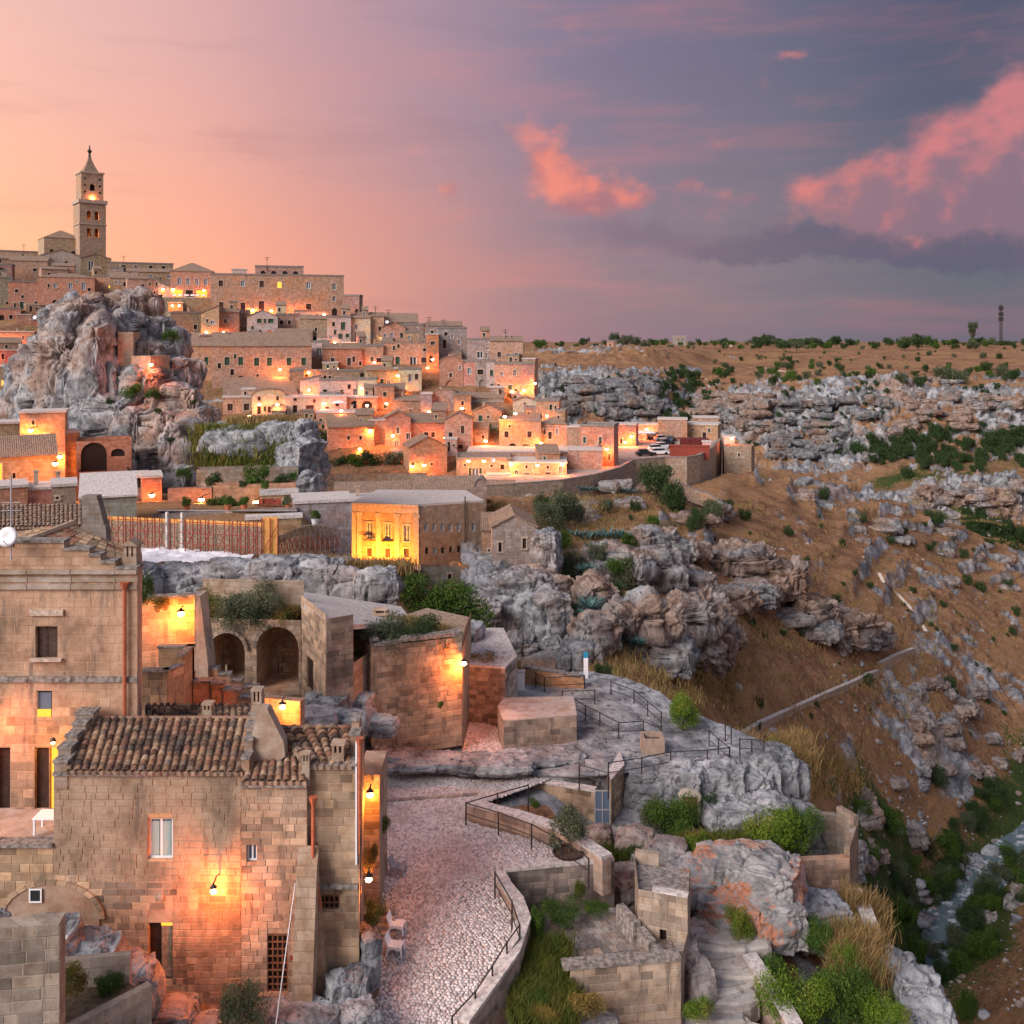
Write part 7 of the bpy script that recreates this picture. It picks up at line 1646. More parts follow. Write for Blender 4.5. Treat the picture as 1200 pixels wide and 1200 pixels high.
def box_planter(px, py, D, w, label):
    r = empty('stone_planter', P(px, py, D)); k = D / FP; hw = w * k / 2
    for a in ((-hw, hw, 0, .15), (-hw, hw, .95, 1.1), (-hw, -hw + .15, .153, .947), (hw - .15, hw, .153, .947)): MB().box(*a, -.3, .7).build('side', STONE, r, color=(.45, .36, .3))
    MB().box(-hw + .151, hw - .151, .153, .947, -.2, .45).build('soil', BARK, r); tag(r, label, 'planter')
box_planter(766, 883, 50, 26, 'square stone well box on the rocky terrace')
# door in the rock face
dr = empty('rock_cellar_entrance', P(809, 958, 46.8)); MB().box(-.34, .34, 0, .06, -.1, .95).build('door_leaf', WOOD, dr); MB().box(-.5, -.34, -.06, .3, -.2, 1.0).box(.34, .5, -.06, .3, -.2, 1.0).prism([(-.55, 1.0), (.55, 1.0), (.4, 1.22), (0, 1.32), (-.4, 1.22)], 'y', -.06, .3).build('stone_frame', STONE, dr, color=(.42, .4, .38)); tag(dr, 'small red brown door set into the rock face', 'door')
lumps('rock_face', [RL(760, 915, 48.6, 60, 44, 60), RL(800, 912, 48.4, 60, 44, 60), RL(845, 915, 48.6, 70, 50), RL(880, 925, 48.8, 60, 60), RL(855, 955, 46.5, 70, 40), RL(900, 960, 46.5, 60, 60), RL(925, 920, 50, 50, 60), RL(780, 960, 47.6, 40, 60), RL(830, 950, 47.8, 34, 50), RL(935, 975, 47, 50, 70), RL(745, 930, 48.6, 30, 50), RL(908, 893, 50.5, 46, 40), RL(918, 915, 49.5, 44, 60), RL(898, 905, 49, 40, 40)], ROCK_G, 6, .2, 1.5, 12, 'structure', strata=.2)
lumps('lichen_rock', [RL(822, 1045, 41.5, 100, 66, 90), RL(895, 1042, 40.6, 100, 84, 90), RL(858, 1070, 40, 90, 56), RL(795, 1055, 42, 60, 60), RL(910, 1075, 39.5, 70, 60), RL(870, 1015, 42, 120, 40)], ROCK_L, 6, .2, 1.3, 17, 'structure', strata=.15)
lumps('lower_rocks', [RL(830, 1105, 39, 50, 50), RL(850, 1125, 38.5, 60, 40), RL(960, 1080, 41, 80, 60), RL(700, 985, 45, 40, 30), RL(745, 985, 44.5, 50, 30), RL(780, 1000, 43.5, 60, 30), RL(735, 1040, 41.5, 50, 50), RL(700, 1205, 33.4, 60, 30), RL(760, 1010, 43.5, 50, 30), RL(800, 1122, 36.6, 44, 50), RL(770, 1135, 36, 50, 50), RL(815, 1150, 36.2, 40, 60)], ROCK, 5, .18, 1.3, 19, 'structure')
for i, q in enumerate([(1045, 1135, 38, 50, 40), (1075, 1160, 37, 60, 46), (1085, 1190, 36, 70, 40), (1020, 1125, 38.5, 40, 30), (1060, 1200, 35.5, 60, 30)]):
    lumps('boulder', [RL(*q)], ROCK_G, 5, .22, .8, 30 + i, None, 'pale limestone boulder at the brow of the ravine below the coping wall', 'boulder', group='boulders at the ravine brow')
# rock steps descending
def slabstep(name, px, py, D, wpx, hpx, dpx, label, group, seed):
    r_ = random.Random(seed); k = D / FP; n = 9; pts = [(math.cos(6.28 * i / n) * wpx / 2 * k * r_.uniform(.8, 1.1), math.sin(6.28 * i / n) * dpx / 2 * k * r_.uniform(.75, 1.1)) for i in range(n)]
    m = MB(); h = hpx * k; b = [(x, y, -h) for x, y in pts]; t0 = [(x * .98, y * .98, -h * .12) for x, y in pts]; t1 = [(x * .9, y * .9, r_.uniform(-.02, .02)) for x, y in pts]
    m.add(b + t0 + t1, [tuple(range(2 * n, 3 * n))] + [(q * n + i, q * n + (i + 1) % n, (q + 1) * n + (i + 1) % n, (q + 1) * n + i) for q in (0, 1) for i in range(n)])
    tag(m.build(name, STONE, None, loc=P(px, py, D), rot=(0, 0, r_.uniform(-.15, .15)), color=(.46, .45, .45)), label, 'step', group)
for i in range(12):
    t_ = i / 11; slabstep('rock_step', 842 + 16 * math.sin(i * 1.9), 1092 + 112 * t_, 38.6 - 3.6 * t_, 94 + 16 * math.sin(i * 2.3), 22, 40, 'worn rock step of the stair below the lichen covered rock', 'rock steps below the lichen rock', 50 + i)
for i in range(10):
    t_ = i / 9; slabstep('stone_step', 722 + 88 * t_ + (6 if i % 2 else 0), 976 + 88 * t_, 45.6 - 4.0 * t_, 50, 14, 34, 'pale flat stone step on the path down from the metal gate', 'stone steps below the gate', 80 + i)
# ---- paved lower terrace and its house
def lower():
    z = -22.6; A, B_, C, D_ = [G(x, y, z) for x, y in ((628, 1070), (735, 1062), (792, 1132), (660, 1150))]
    root = empty('cellar_house', G(730, 1150, z)); fl = MB(); V = [v - root.location for v in (A, B_, C, D_)]; fl.add([v - Vector((0, 0, .06)) for v in V], [(0, 3, 2, 1)]); f = fl.build('terrace_floor', COPING, root)
    r_ = random.Random(9); nu, nv = 13, 10
    for j in range(nv):
        for i in range(nu):
            o_ = (.5 if j % 2 else 0) / nu; u0, u1 = max(0, i / nu - o_) + .003, (i + 1) / nu - o_ - .003; v0, v1 = j / nv + .004, (j + 1) / nv - .004; q = [V[0].lerp(V[1], u).lerp(V[3].lerp(V[2], u), v) for u, v in ((u0, v0), (u1, v0), (u1, v1), (u0, v1))]
            up = Vector((0, 0, r_.uniform(-.012, .015))); dn = Vector((0, 0, -.06)); MB().add([p + up for p in q] + [p + dn for p in q], [(3, 2, 1, 0), (0, 1, 5, 4), (1, 2, 6, 5), (2, 3, 7, 6), (3, 0, 4, 7)]).build('paver', STONE, f, color=(.40, .37, .36) if r_.random() < .8 else (.48, .38, .33))
    facade(root, (668, 34.3), (798, 34.8), -27.5, -21.95, col=(.45, .37, .30), mat=WALL, stones=(.6, .3, .012)); coping(root, (660, 34.25), (798, 34.8), -21.95, .14, .45, .06)
    facade(root, (798, 34.8), (806, 36.5), -27, -21.95, col=(.40, .34, .29))
    # diagonal stepped parapet
    for (x0, y0), (x1, y1), zt in (((722, 1060), (742, 1082), -21.75), ((742, 1082), (760, 1104), -21.95), ((760, 1104), (780, 1130), -22.1)):
        a, b = G(x0, y0, zt) - root.location, G(x1, y1, zt) - root.location; pr = Vector((b.y - a.y, -(b.x - a.x), 0)).normalized() * -.32; dn = Vector((0, 0, -1.1)); MB().add([a, b, b + pr, a + pr, a + dn, b + dn, b + pr + dn, a + pr + dn], [(0, 1, 2, 3), (0, 4, 5, 1), (1, 5, 6, 2), (2, 6, 7, 3), (3, 7, 4, 0)]).build('parapet', COPING, root)
    tag(root, 'cellar house with paved roof terrace and plain tan front', 'house')
    h = empty('stone_hut', P(772, 1105, 36.6)); facade(h, (748, 37.0), (806, 36.4), -24, -20.65, [(777, 1097, 8, 15, 'k')], col=(.43, .36, .3), depth=.4, surround=False, stones=(.42, .25, .025)); facade(h, (806, 36.4), (809, 38.6), -24, -20.65, col=(.4, .35, .3)); facade(h, (744, 39.4), (748, 37.0), -24, -20.65, col=(.4, .35, .3))
    sl = [P(748, HY, 37.0), P(806, HY, 36.4), P(809, HY, 38.6), P(744, HY, 39.4)]; plainroof(h, [Vector((p.x, p.y, CZ - 20.9)) for p in sl], COPING, 'roof', .15)
    coping(h, (764, 36.83), (806, 36.4), -20.65, .08, .3, .03, SLAB); coping(h, (744, 39.35), (772, 39.1), -20.9, .45, .25, .03, STONE, 'back_parapet'); tag(h, 'little square stone hut with a dark hatch beside the paved terrace', 'hut')
    # reddish tank wall, coping wall, low wall at the right
    tk = empty('stone_tank', P(967, 1040, 43)); facade(tk, (938, 43), (996, 43.2), -25.5, -22.75, col=(.45, .32, .26), stones=(.4, .22, .02), thick=.35); facade(tk, (980, 46.2), (1000, 45.2), -25.5, -21.9, col=(.32, .29, .28), mat=DARKST, thick=.3); facade(tk, (915, 46.4), (980, 46.2), -25.5, -22.3, col=(.3, .28, .27), mat=DARKST, thick=.3); facade(tk, (996, 43.2), (1004, 45.2), -26, -22.3, col=(.4, .34, .3), mat=DARKST, thick=.25); tag(tk, 'roofless stone water tank with reddish brick front', 'tank')
polywall('coping_wall', [(994, 1043, -24.0), (1004, 1062, -24.1), (1013, 1085, -24.2), (1022, 1112, -24.4)], .9, .5, 'short wall with pale slabs running down the ravine brow', below=2, col=(.42, .35, .31), copmat=SLAB, stones=(.4, .22, .02))
polywall('low_wall', [(872, 1122, -23.6), (890, 1148, -23.7), (910, 1178, -23.8), (925, 1205, -23.9)], .7, .45, 'low wall beside the rock steps under the green bushes', below=1.5, col=(.42, .34, .3), copmat=SLAB, stones=(.4, .24, .02))
lower()
# stone wall crossing the ravine slope
polywall('hillside_wall', [(x, y, -(y - HY) / FP * surf('ravine_slope', x, y + 8)) for x, y in ((868, 862), (890, 848), (930, 830), (970, 812), (1005, 797), (1018, 790), (1030, 786))], 1.3, .5, 'long dry stone wall climbing across the brown slope', below=1.6, col=(.42, .36, .32), copmat=SLAB)
polywall('hillside_wall', [(x, y, -(y - HY) / FP * surf('ravine_slope', x, y + 10)) for x, y in ((1030, 778), (1050, 768), (1072, 760))], 1.5, .5, 'upper end of the dry stone wall beyond the dark shrub', below=1.6, col=(.42, .36, .32), copmat=SLAB)
# ---- chairs
def lounge_chair(px, py, rz, mat, label):
    c = SP(px, py); r = empty('plastic_chair', c, rz); r.scale = (.82, .82, .82)
    m = MB(); n = 7
    prof = [(-.33, .40), (-.2, .43), (.1, .40), (.22, .42), (.3, .55), (.36, .74), (.40, .86)]
    for s in (-1,):
        top = [(x, z_) for x, z_ in prof]; bot = [(x + .03, z_ - .06) for x, z_ in prof][::-1]
    m.prism(top + bot, 'y', -.27, .27); m.build('seat_shell', mat, r, smooth=False)
    for sy in (-1, 1):
        for x0, x1 in ((-.30, -.36), (.22, .34)): MB().tube([(x0, sy * .24, .40), (x1, sy * .27, 0)], .06, 6, .035).build('leg', mat, r)
        MB().prism([(-.3, .40), (.3, .42), (.26, .25), (0, .33), (-.26, .25)], 'y', sy * .262 - .02, sy * .262 + .02).build('side_apron', mat, r)
    return tag(r, label, 'chair')
lounge_chair(466, 1024, R(165), GREY_PL, 'grey moulded plastic chair alone on the cobbles below the lamp')
lounge_chair(465, 1092, R(172), WHITE_PL, 'white plastic chair beside the small steps, nearer the lamp')
lounge_chair(463, 1117, R(172), WHITE_PL, 'white plastic chair beside the mossy boulder of the street')
stp = empty('garden_steps', SP(436, 1098))
for i in range(4): MB().box(-.15 + i * .16, .9 - (3 - i) * .05, .55 - i * .2, .8 - i * .2 + .1, -.3, .62 - i * .16).build('tread', STONE, stp, color=(.52, .45, .4))
tag(stp, 'four narrow stone steps behind the white chairs', 'steps')
lumps('house_foot_rock', [RL(398, 1172, 32.7, 36, 66, 40), RL(420, 1165, 33, 34, 60), RL(432, 1120, 34, 26, 70), RL(420, 1200, 31.8, 50, 50), RL(360, 1195, 31.8, 90, 30), RL(300, 1195, 31.8, 90, 24)], ROCK_G, 6, .2, 1.0, 22, 'structure', strata=.15)
lumps('left_rock', [RL(30, 1120, 30.6, 150, 84, 90, .1), RL(88, 1138, 30.8, 130, 84, 90, .2), RL(142, 1166, 31, 104, 90, 90, .2), RL(196, 1202, 31.2, 84, 66, 80, .2), RL(-30, 1110, 30.4, 100, 80), RL(100, 1170, 29.8, 120, 70), RL(245, 1212, 31, 80, 40)], ROCK_G, 6, .16, 1.1, 25, 'structure', strata=.12, blocky=.3)
lw = empty('block_wall', P(30, 1200, 26)); facade(lw, (-60, 26), (70, 26.4), -20, -15.65, col=(.37, .33, .29), stones=(.6, .33, .015), thick=.5); tag(lw, 'grey block wall standing in front of the large grey rock', 'wall')
pl = empty('raised_bed', P(110, 1200, 27.4)); facade(pl, (70, 26.6), (178, 28.6), -20.5, -18.75, col=(.38, .34, .3), thick=.25, stones=(.6, .35, .012)); facade(pl, (70, 28.9), (152, 29.2), -20, -18.25, col=(.36, .32, .29), thick=.2)
sl = [P(70, HY, 26.7), P(178, HY, 28.7), P(152, HY, 29.2), P(70, HY, 28.9)]; plainroof(pl, [Vector((p.x, p.y, CZ - 19.1)) for p in sl], BARK, 'soil', .2); tag(pl, 'wedge shaped raised bed of grey blocks filled with weeds', 'planter')
# ================================================================ vegetation
def leafmesh(name, mat, seed, n, size, lumps_=None, nl=7, flat=1.0, up=0.0):
    """many small leaf faces spread through overlapping lumps, denser at the surface, with gaps"""
    r_ = np.random.RandomState(seed)
    if lumps_ is None:
        lumps_ = [((0, 0, .55 * flat), (.62, .62, .5 * flat))]
        for k in range(nl):
            a = r_.uniform(0, 2 * np.pi); d = r_.uniform(.3, .68); lumps_.append(((d * np.cos(a), d * np.sin(a), flat * r_.uniform(.25, .95)), tuple(r_.uniform(.22, .45, 3) * np.array([1, 1, .9]))))
    vol = np.array([l[1][0] * l[1][1] for l in lumps_]); pick = r_.choice(len(lumps_), n, p=vol / vol.sum())
    C = np.array([l[0] for l in lumps_])[pick]; Rr = np.array([l[1] for l in lumps_])[pick]
    d = r_.normal(size=(n, 3)); d /= np.linalg.norm(d, axis=1)[:, None]; rad = r_.uniform(.0, 1, n) ** .35
    c = C + d * Rr * rad[:, None] * (1 + .25 * vnoise(d * 3 + C * 5, seed)[:, None]); c[:, 2] = np.maximum(c[:, 2], .0)
    u = r_.normal(size=(n, 3)); u[:, 2] += up * np.sign(u[:, 2]); u /= np.linalg.norm(u, axis=1)[:, None]; w = np.cross(u, r_.normal(size=(n, 3)) + d * .8); w /= np.linalg.norm(w, axis=1)[:, None] + 1e-9
    s = size * r_.uniform(.55, 1.3, n)[:, None]
    V = np.stack([c - u * s, c + w * s * .42, c + u * s, c - w * s * .42], 1).reshape(-1, 3)
    return npmesh(name, V, np.arange(4 * n).reshape(n, 4), mat)
def core(mesh_name, mat): pass
MESHES = {}
def shrub_mesh(kind, mat, var, n, size, flat=1.0):
    key = (kind, mat.name, var)
    if key not in MESHES: MESHES[key] = leafmesh('foliage', mat, hash((kind, var)) % 9973 if False else var * 37 + len(kind) * 11, n, size, None, 7, flat)
    return MESHES[key]
def shrub(px, py, D, wpx, hpx, mat, label, group=None, q=0, name='shrub', var=None, D_off=0.0):
    """leafy bush standing at its foot (px,py)"""
    v = rnd.randrange(5) if var is None else var; k = D / FP
    n, s = [(420, .13), (1500, .075), (4200, .045), (9000, .03)][q]
    o = link(name, shrub_mesh('s%d' % q, mat, v, n, s), None, P(px, py, D) - Vector((0, 0, .12 * hpx * k)), (0, 0, rnd.uniform(0, 6.28)), (wpx * k * .52, wpx * k * .52, hpx * k * .88))
    return tag(o, label, 'shrub', group)
def scrub(name, items, label):
    """a mass of bushes too many and too far to tell apart"""
    Vs = []; Fs = []; off = 0
    for px, py, D, w, h, mt, q in items:
        n, s = [(420, .13), (1500, .075)][q]; me = shrub_mesh('s%d' % q, mt, rnd.randrange(5), n, s); k = D / FP; v = np.empty(len(me.vertices) * 3, np.float32); me.vertices.foreach_get('co', v); v = v.reshape(-1, 3) * np.array([w * k * .52, w * k * .52, h * k * .88])
        Vs.append(v + np.array(P(px, py, D)) - np.array([0, 0, .12 * h * k])); Fs.append(np.arange(len(v)).reshape(-1, 4) + off); off += len(v)
    return tag(link(name, npmesh(name, np.concatenate(Vs), np.concatenate(Fs), items[0][5])), label, 'scrub', None, 'stuff')
def limbs(root, h, r, seed, spread=.5, n=5):
    r_ = random.Random(seed); m = MB(); top = Vector((r_.uniform(-.1, .1) * h, 0, h * .55)); m.tube([(0, 0, -.4), (r_.uniform(-.05, .05) * h, 0, h * .3), top], r, 7, r * .7)
    for k in range(n):
        a = k * 6.28 / n + r_.uniform(-.4, .4); e = top + Vector((math.cos(a) * spread * h, math.sin(a) * spread * h, h * r_.uniform(.15, .45))); m.tube([top - Vector((0, 0, h * .12)), (top + e) / 2 + Vector((0, 0, .06 * h)), e], r * .5, 5, r * .12)
    m.build('trunk', BARK, root)
def tree(px, py, D, wpx, hpx, mat, label, q=1, group=None, trunk=.25, name='tree', seed=None, cy=None):
    """trunk with limbs and a leafy crown; (px,py) is its foot"""
    k = D / FP; root = empty(name, P(px, py, D), rnd.uniform(0, 6.28)); h = hpx * k; w = wpx * k
    limbs(root, h * .8, max(.05, h * .03), rnd.randrange(999), .32)
    n, s = [(420, .13), (1500, .075), (4200, .045), (9000, .03)][q]
    link('crown', shrub_mesh('s%d' % q, mat, rnd.randrange(5), n, s), root, (0, 0, h * trunk), (0, 0, rnd.uniform(0, 6.28)), (w * .52, w * .52, h * (1 - trunk) * .86))
    return tag(root, label, 'tree', group)
def tufts(name, pts, mat, label, n_blades, h, seed, width=.02, spread=.25):
    """grass as bent blades round the given ground points; nobody could count it"""
    r_ = np.random.RandomState(seed); pts = np.array([tuple(p) for p in pts]); c = pts[r_.randint(len(pts), size=n_blades)] + np.concatenate([r_.normal(0, spread, (n_blades, 2)), np.zeros((n_blades, 1))], 1)
    a = r_.uniform(0, 6.28, n_blades); hh = h * r_.uniform(.5, 1.25, n_blades); lean = r_.uniform(.1, .75, n_blades) * hh; dx, dy = np.cos(a), np.sin(a); b = r_.uniform(0, 6.28, n_blades); wx, wy = np.cos(b) * width, np.sin(b) * width
    Z = np.zeros(n_blades); base0 = c + np.stack([-wx, -wy, Z - .08], 1); base1 = c + np.stack([wx, wy, Z - .08], 1)
    m0 = c + np.stack([dx * lean * .35 - wx * .7, dy * lean * .35 - wy * .7, hh * .6], 1); m1 = c + np.stack([dx * lean * .35 + wx * .7, dy * lean * .35 + wy * .7, hh * .6], 1); t0 = c + np.stack([dx * lean, dy * lean, hh], 1); t1 = t0 + np.stack([wx * .2, wy * .2, Z], 1)
    V = np.stack([base0, base1, m1, m0, t0, t1], 1).reshape(-1, 3); i = np.arange(n_blades)[:, None] * 6
    o = link(name, npmesh(name, V, np.concatenate([i + np.array([[0, 1, 2, 3]]), i + np.array([[3, 2, 5, 4]])]), mat)); return tag(o, label, 'grass', None, 'stuff')
def surfpts(name, boxes, n, seed):
    r_ = random.Random(seed); out = []
    for _ in range(n):
        x0, x1, y0, y1 = r_.choice(boxes); px, py = r_.uniform(x0, x1), r_.uniform(y0, y1); out.append(P(px, py, surf(name, px, py)))
    return out
# ---- large trees
k85 = 86
big = empty('fig_tree', P(520, 770, k85)); limbs(big, 6.0, .22, 3, .5, 7)
lm = [((x * k85 / FP, y, z * k85 / FP), (rx * k85 / FP, rx * k85 / FP, rz * k85 / FP)) for x, y, z, rx, rz in ((-15, 0, 60, 26, 20), (-35, 0, 85, 18, 14), (10, 0, 70, 30, 20), (35, -.5, 50, 24, 22), (42, -.5, 25, 20, 22), (-5, .5, 45, 34, 24), (-40, 0, 70, 14, 16), (20, -.8, 35, 28, 20), (48, 0, 10, 14, 18))]
link('crown', leafmesh('foliage', LEAF, 5, 12000, .17, lm), big); tag(big, 'broad bright green tree below the yellow lit palazzo', 'tree')
tree(768, 588, 184, 46, 50, LEAF_D, 'dark round evergreen against the car park wall', 2, trunk=.1); tree(787, 622, 180, 48, 62, LEAF_D, 'dark evergreen standing lower beside the footpath', 2, trunk=.1)
for i, (px, w, h, mt, lb) in enumerate(((393, 30, 22, LEAF_D, 'dark bushy tree at the outer end of the row below the pink barn'), (417, 32, 26, LEAF, 'green tree in the row between the dark bushy tree and the church'), (440, 30, 28, LEAF_D, 'tallest dark tree in the row before the stone church'), (461, 28, 30, LEAF_O, 'brownish olive tree next to the stone church lamps'))): tree(px, 556, 197, w, h, mt, lb, 1, trunk=.12)
tree(381, 528, 206, 18, 28, LEAF_D, 'slim dark tree at the cliff corner beside the pink barn', 1, trunk=.1)
tree(800, 861, 53.2, 50, 50, LEAF_B, 'round bright fig bush behind the terrace railing', 3, trunk=.08)
tree(708, 802, 63, 28, 26, LEAF_D, 'dark low bush beside the blue and white stele', 2, trunk=.05)
# ---- potted olive
po = empty('olive_pot', SP(666, 1012) + Vector((0, .1, .05))); MB().lathe([(.42, 0), (.62, .35), (.66, .4), (.58, .4), (.5, .3)], 16).build('bowl', WOODD, po); MB().lathe([(.05, .3), (.56, .33), (.02, .34)], 12).build('soil', BARK, po); tag(po, 'wide dark bowl planter at the parapet corner', 'planter')
ot = empty('olive_tree', SP(666, 1012) + Vector((0, .1, .35))); limbs(ot, 1.5, .035, 8, .4, 5); km = 39 / FP
lm = [((x * km, y, z * km), (r * km, r * km, r * .85 * km)) for x, y, z, r in ((0, 0, 42, 16), (12, .1, 34, 13), (-12, 0, 34, 13), (4, -.2, 30, 14), (-16, -.1, 16, 9), (16, .1, 24, 10), (2, .2, 50, 10))]
link('crown', leafmesh('foliage', LEAF_O, 6, 3600, .055, lm), ot); tag(ot, 'little grey green olive tree growing in the dark bowl', 'tree')
# ---- shrubs near the houses
for a in [(283, 1206, 30.6, 66, 76, LEAF_O, 'grey green olive bush before the studded door of the front house', 3), (437, 1080, 34.6, 34, 28, LEAF_D, 'dark bush behind the white plastic chairs', 2), (431, 1022, 34.8, 26, 36, LEAF_Y, 'reddish yellow bush by the low lamp', 2), (450, 975, 38.5, 16, 24, LEAF, 'small green bush at the corner block', 2),
          (626, 955, 46.5, 20, 24, LEAF, 'fern like plant growing on the gate wall', 2), (790, 985, 45.6, 70, 62, LEAF, 'dense green climber before the little rock door', 3), (765, 968, 46, 50, 40, LEAF_O, 'pale leafy bush beside the rock door climber', 2), (829, 948, 46.8, 28, 20, LEAF_D, 'drooping dark plant next to the rock door', 2),
          (905, 995, 44.6, 90, 60, LEAF_B, 'spreading bright green fig bush above the lichen rock', 3), (945, 985, 45, 50, 46, LEAF, 'dark green bush beside the water tank', 3), (868, 1105, 38.4, 42, 46, LEAF_B, 'yellow green bush on the rock steps', 3), (930, 1205, 35.4, 90, 80, LEAF_B, 'leafy green bush over the low wall', 3), (985, 1200, 36.2, 100, 90, LEAF, 'large dark leaved bush at the ravine brow', 3), (1035, 1212, 35.2, 70, 60, LEAF_B, 'bright bush beside the brow boulders', 3), (905, 1150, 37.4, 50, 40, LEAF, 'small green bush under the lichen rock', 2),
          (705, 995, 45.2, 24, 22, LEAF_B, 'small leafy weed beside the stone steps', 2), (735, 1030, 42, 26, 18, LEAF_Y, 'yellowed weed behind the stone hut', 2), (815, 1000, 43.8, 40, 22, LEAF_B, 'leafy weed on the ledge above the lichen rock', 2), (850, 1000, 43.6, 34, 18, LEAF_Y, 'dry weed on the ledge above the lichen rock', 2), (965, 1075, 41.6, 40, 26, LEAF_O, 'grey green bush under the water tank', 2), (955, 1110, 38.6, 50, 40, LEAF, 'green bush between the lichen rock and the coping wall', 3), (690, 1190, 33.2, 50, 30, LEAF_Y, 'dry weed at the foot of the cellar house', 2), (820, 1195, 34.6, 40, 30, LEAF_B, 'green weed beside the lowest rock steps', 2), (1000, 1150, 37.6, 50, 50, LEAF_B, 'tall leafy bush beside the coping wall', 3), (745, 1010, 43.6, 34, 24, LEAF, 'green bush between the step path and the lichen rock', 2), (760, 1018, 43, 24, 16, LEAF_B, 'low bright weed on the step path', 2),
          (288, 738, 51.9, 96, 56, LEAF_O, 'big tangled olive green bush above the two arches', 3), (250, 732, 51.8, 44, 46, LEAF_Y, 'yellowish brush at the head of the sloping buttress', 3), (330, 736, 51.9, 56, 30, LEAF_Y, 'dry brush above the larger arch', 3),
          (450, 768, 50.6, 70, 56, LEAF_O, 'grey green brush on the walled garden', 3), (492, 764, 51.4, 66, 50, LEAF_D, 'dark brush on the walled garden near its lamp', 3), (420, 766, 51.4, 56, 46, LEAF_Y, 'dry brush at the court end of the walled garden', 3), (470, 748, 54, 60, 30, LEAF_Y, 'golden brush at the back of the walled garden', 3), (560, 780, 56, 50, 14, LEAF_Y, 'dry fringe of weeds on the grey terrace wall', 2), (515, 830, 49, 10, 10, LEAF, 'tuft in the cracks of the garden wall', 1),
          (420, 835, 50, 16, 34, LEAF_D, 'dark weed at the inner corner of the garden wall', 2), (172, 708, 44.5, 22, 40, LEAF, 'green creeper top between the tall house and the court wall', 2), (190, 712, 45.6, 34, 18, LEAF_Y, 'dry weeds on the court wall', 2), (85, 1165, 28.2, 40, 40, LEAF_Y, 'yellowish weed in the raised bed', 2), (130, 1165, 28.8, 40, 26, LEAF, 'green weed in the raised bed', 2),
          (680, 1050, 38.9, 20, 22, GRASS, 'hanging weed on the dark stained wall', 2), (640, 1190, 33.4, 40, 34, LEAF, 'dark green weed in the grassy gap below the parapet', 2), (655, 1072, 38.0, 60, 14, LEAF, 'low ivy mat at the foot of the dark stained wall', 2), (700, 1070, 38.2, 40, 12, LEAF, 'creeping weed in the corner of the paved terrace', 2), (630, 1100, 36.5, 26, 46, LEAF, 'ivy hanging outside the curved parapet', 2)]:
    shrub(a[0], a[1], a[2], a[3], a[4], a[5], a[6], None, a[7])
GP = [(P(x, y, d)) for x, y, d in [(610 + (i * 37) % 55, 1110 + (i * 53) % 100, 36.2 - ((i * 53) % 100) * .037) for i in range(60)]]
tufts('long_grass', [Vector((p.x, p.y, p.z)) for p in GP], GRASS, 'long yellow green grass growing below the curved parapet', 16000, .5, 3, .016, .22)
tufts('golden_grass', [P(870 + (i * 29) % 75, 872 + (i * 17) % 42, 53.5 - ((i * 17) % 42) * .085) for i in range(40)], STRAW, 'golden straw grass at the terrace corner above the ravine', 9000, .75, 4, .02, .3)
tufts('bank_grass', [P(985 + (i * 13) % 45, 1100 + (i * 31) % 60, 38.8 - ((i * 31) % 60) * .03) for i in range(30)] + [P(1000 + (i * 11) % 30, 1060 + (i * 23) % 50, 42) for i in range(20)], STRAW, 'dry reedy grass beside the coping wall', 7000, .8, 5, .02, .3)
tufts('terrace_weeds', [P(800 + (i * 41) % 110, 985 + (i * 7) % 10, 44.3) for i in range(40)] + [P(690 + (i * 17) % 90, 1000 + (i * 7) % 14, 44) for i in range(24)], GRASS, 'green weeds along the ledge above the lichen rock', 7000, .4, 6, .016, .35)
tufts('wall_top_grass', [P(395 + (i * 31) % 130, 756 - (i * 13) % 26, 51.2 + ((i * 13) % 26) * .2) for i in range(60)] + [P(240 + (i * 31) % 105, 735 - (i * 7) % 12, 52.4) for i in range(30)] + [P(545 + (i * 9) % 55, 782, 56 + (i % 5)) for i in range(20)], STRAW, 'dry grass and weeds on top of the garden walls', 14000, .6, 7, .018, .3)
tufts('cliff_grass', [P(240 + (i * 47) % 110, 505 + (i * 29) % 48, 122.5 - ((i * 29) % 48) * .09) for i in range(120)], GRASS, 'green and tawny grass covering the flat cliff top', 16000, 1.0, 8, .06, 1.0)
tufts('cliff_grass', [P(280 + (i * 47) % 70, 494 + (i * 13) % 16, 126 - ((i * 13) % 16) * .1) for i in range(60)], STRAW, 'tawny grass at the back of the cliff top below the square', 8000, .9, 9, .06, .9)
tufts('ledge_grass', [P(400 + (i * 31) % 75, 664 + (i * 7) % 8, 66) for i in range(30)] + [P(340 + (i * 17) % 60, 660 + (i * 7) % 8, 67.5) for i in range(24)] + [P(565 + (i * 13) % 30, 588 + (i * 19) % 24, 150) for i in range(20)], STRAW, 'straw coloured grass along the rock ledges', 8000, .6, 10, .03, .5)
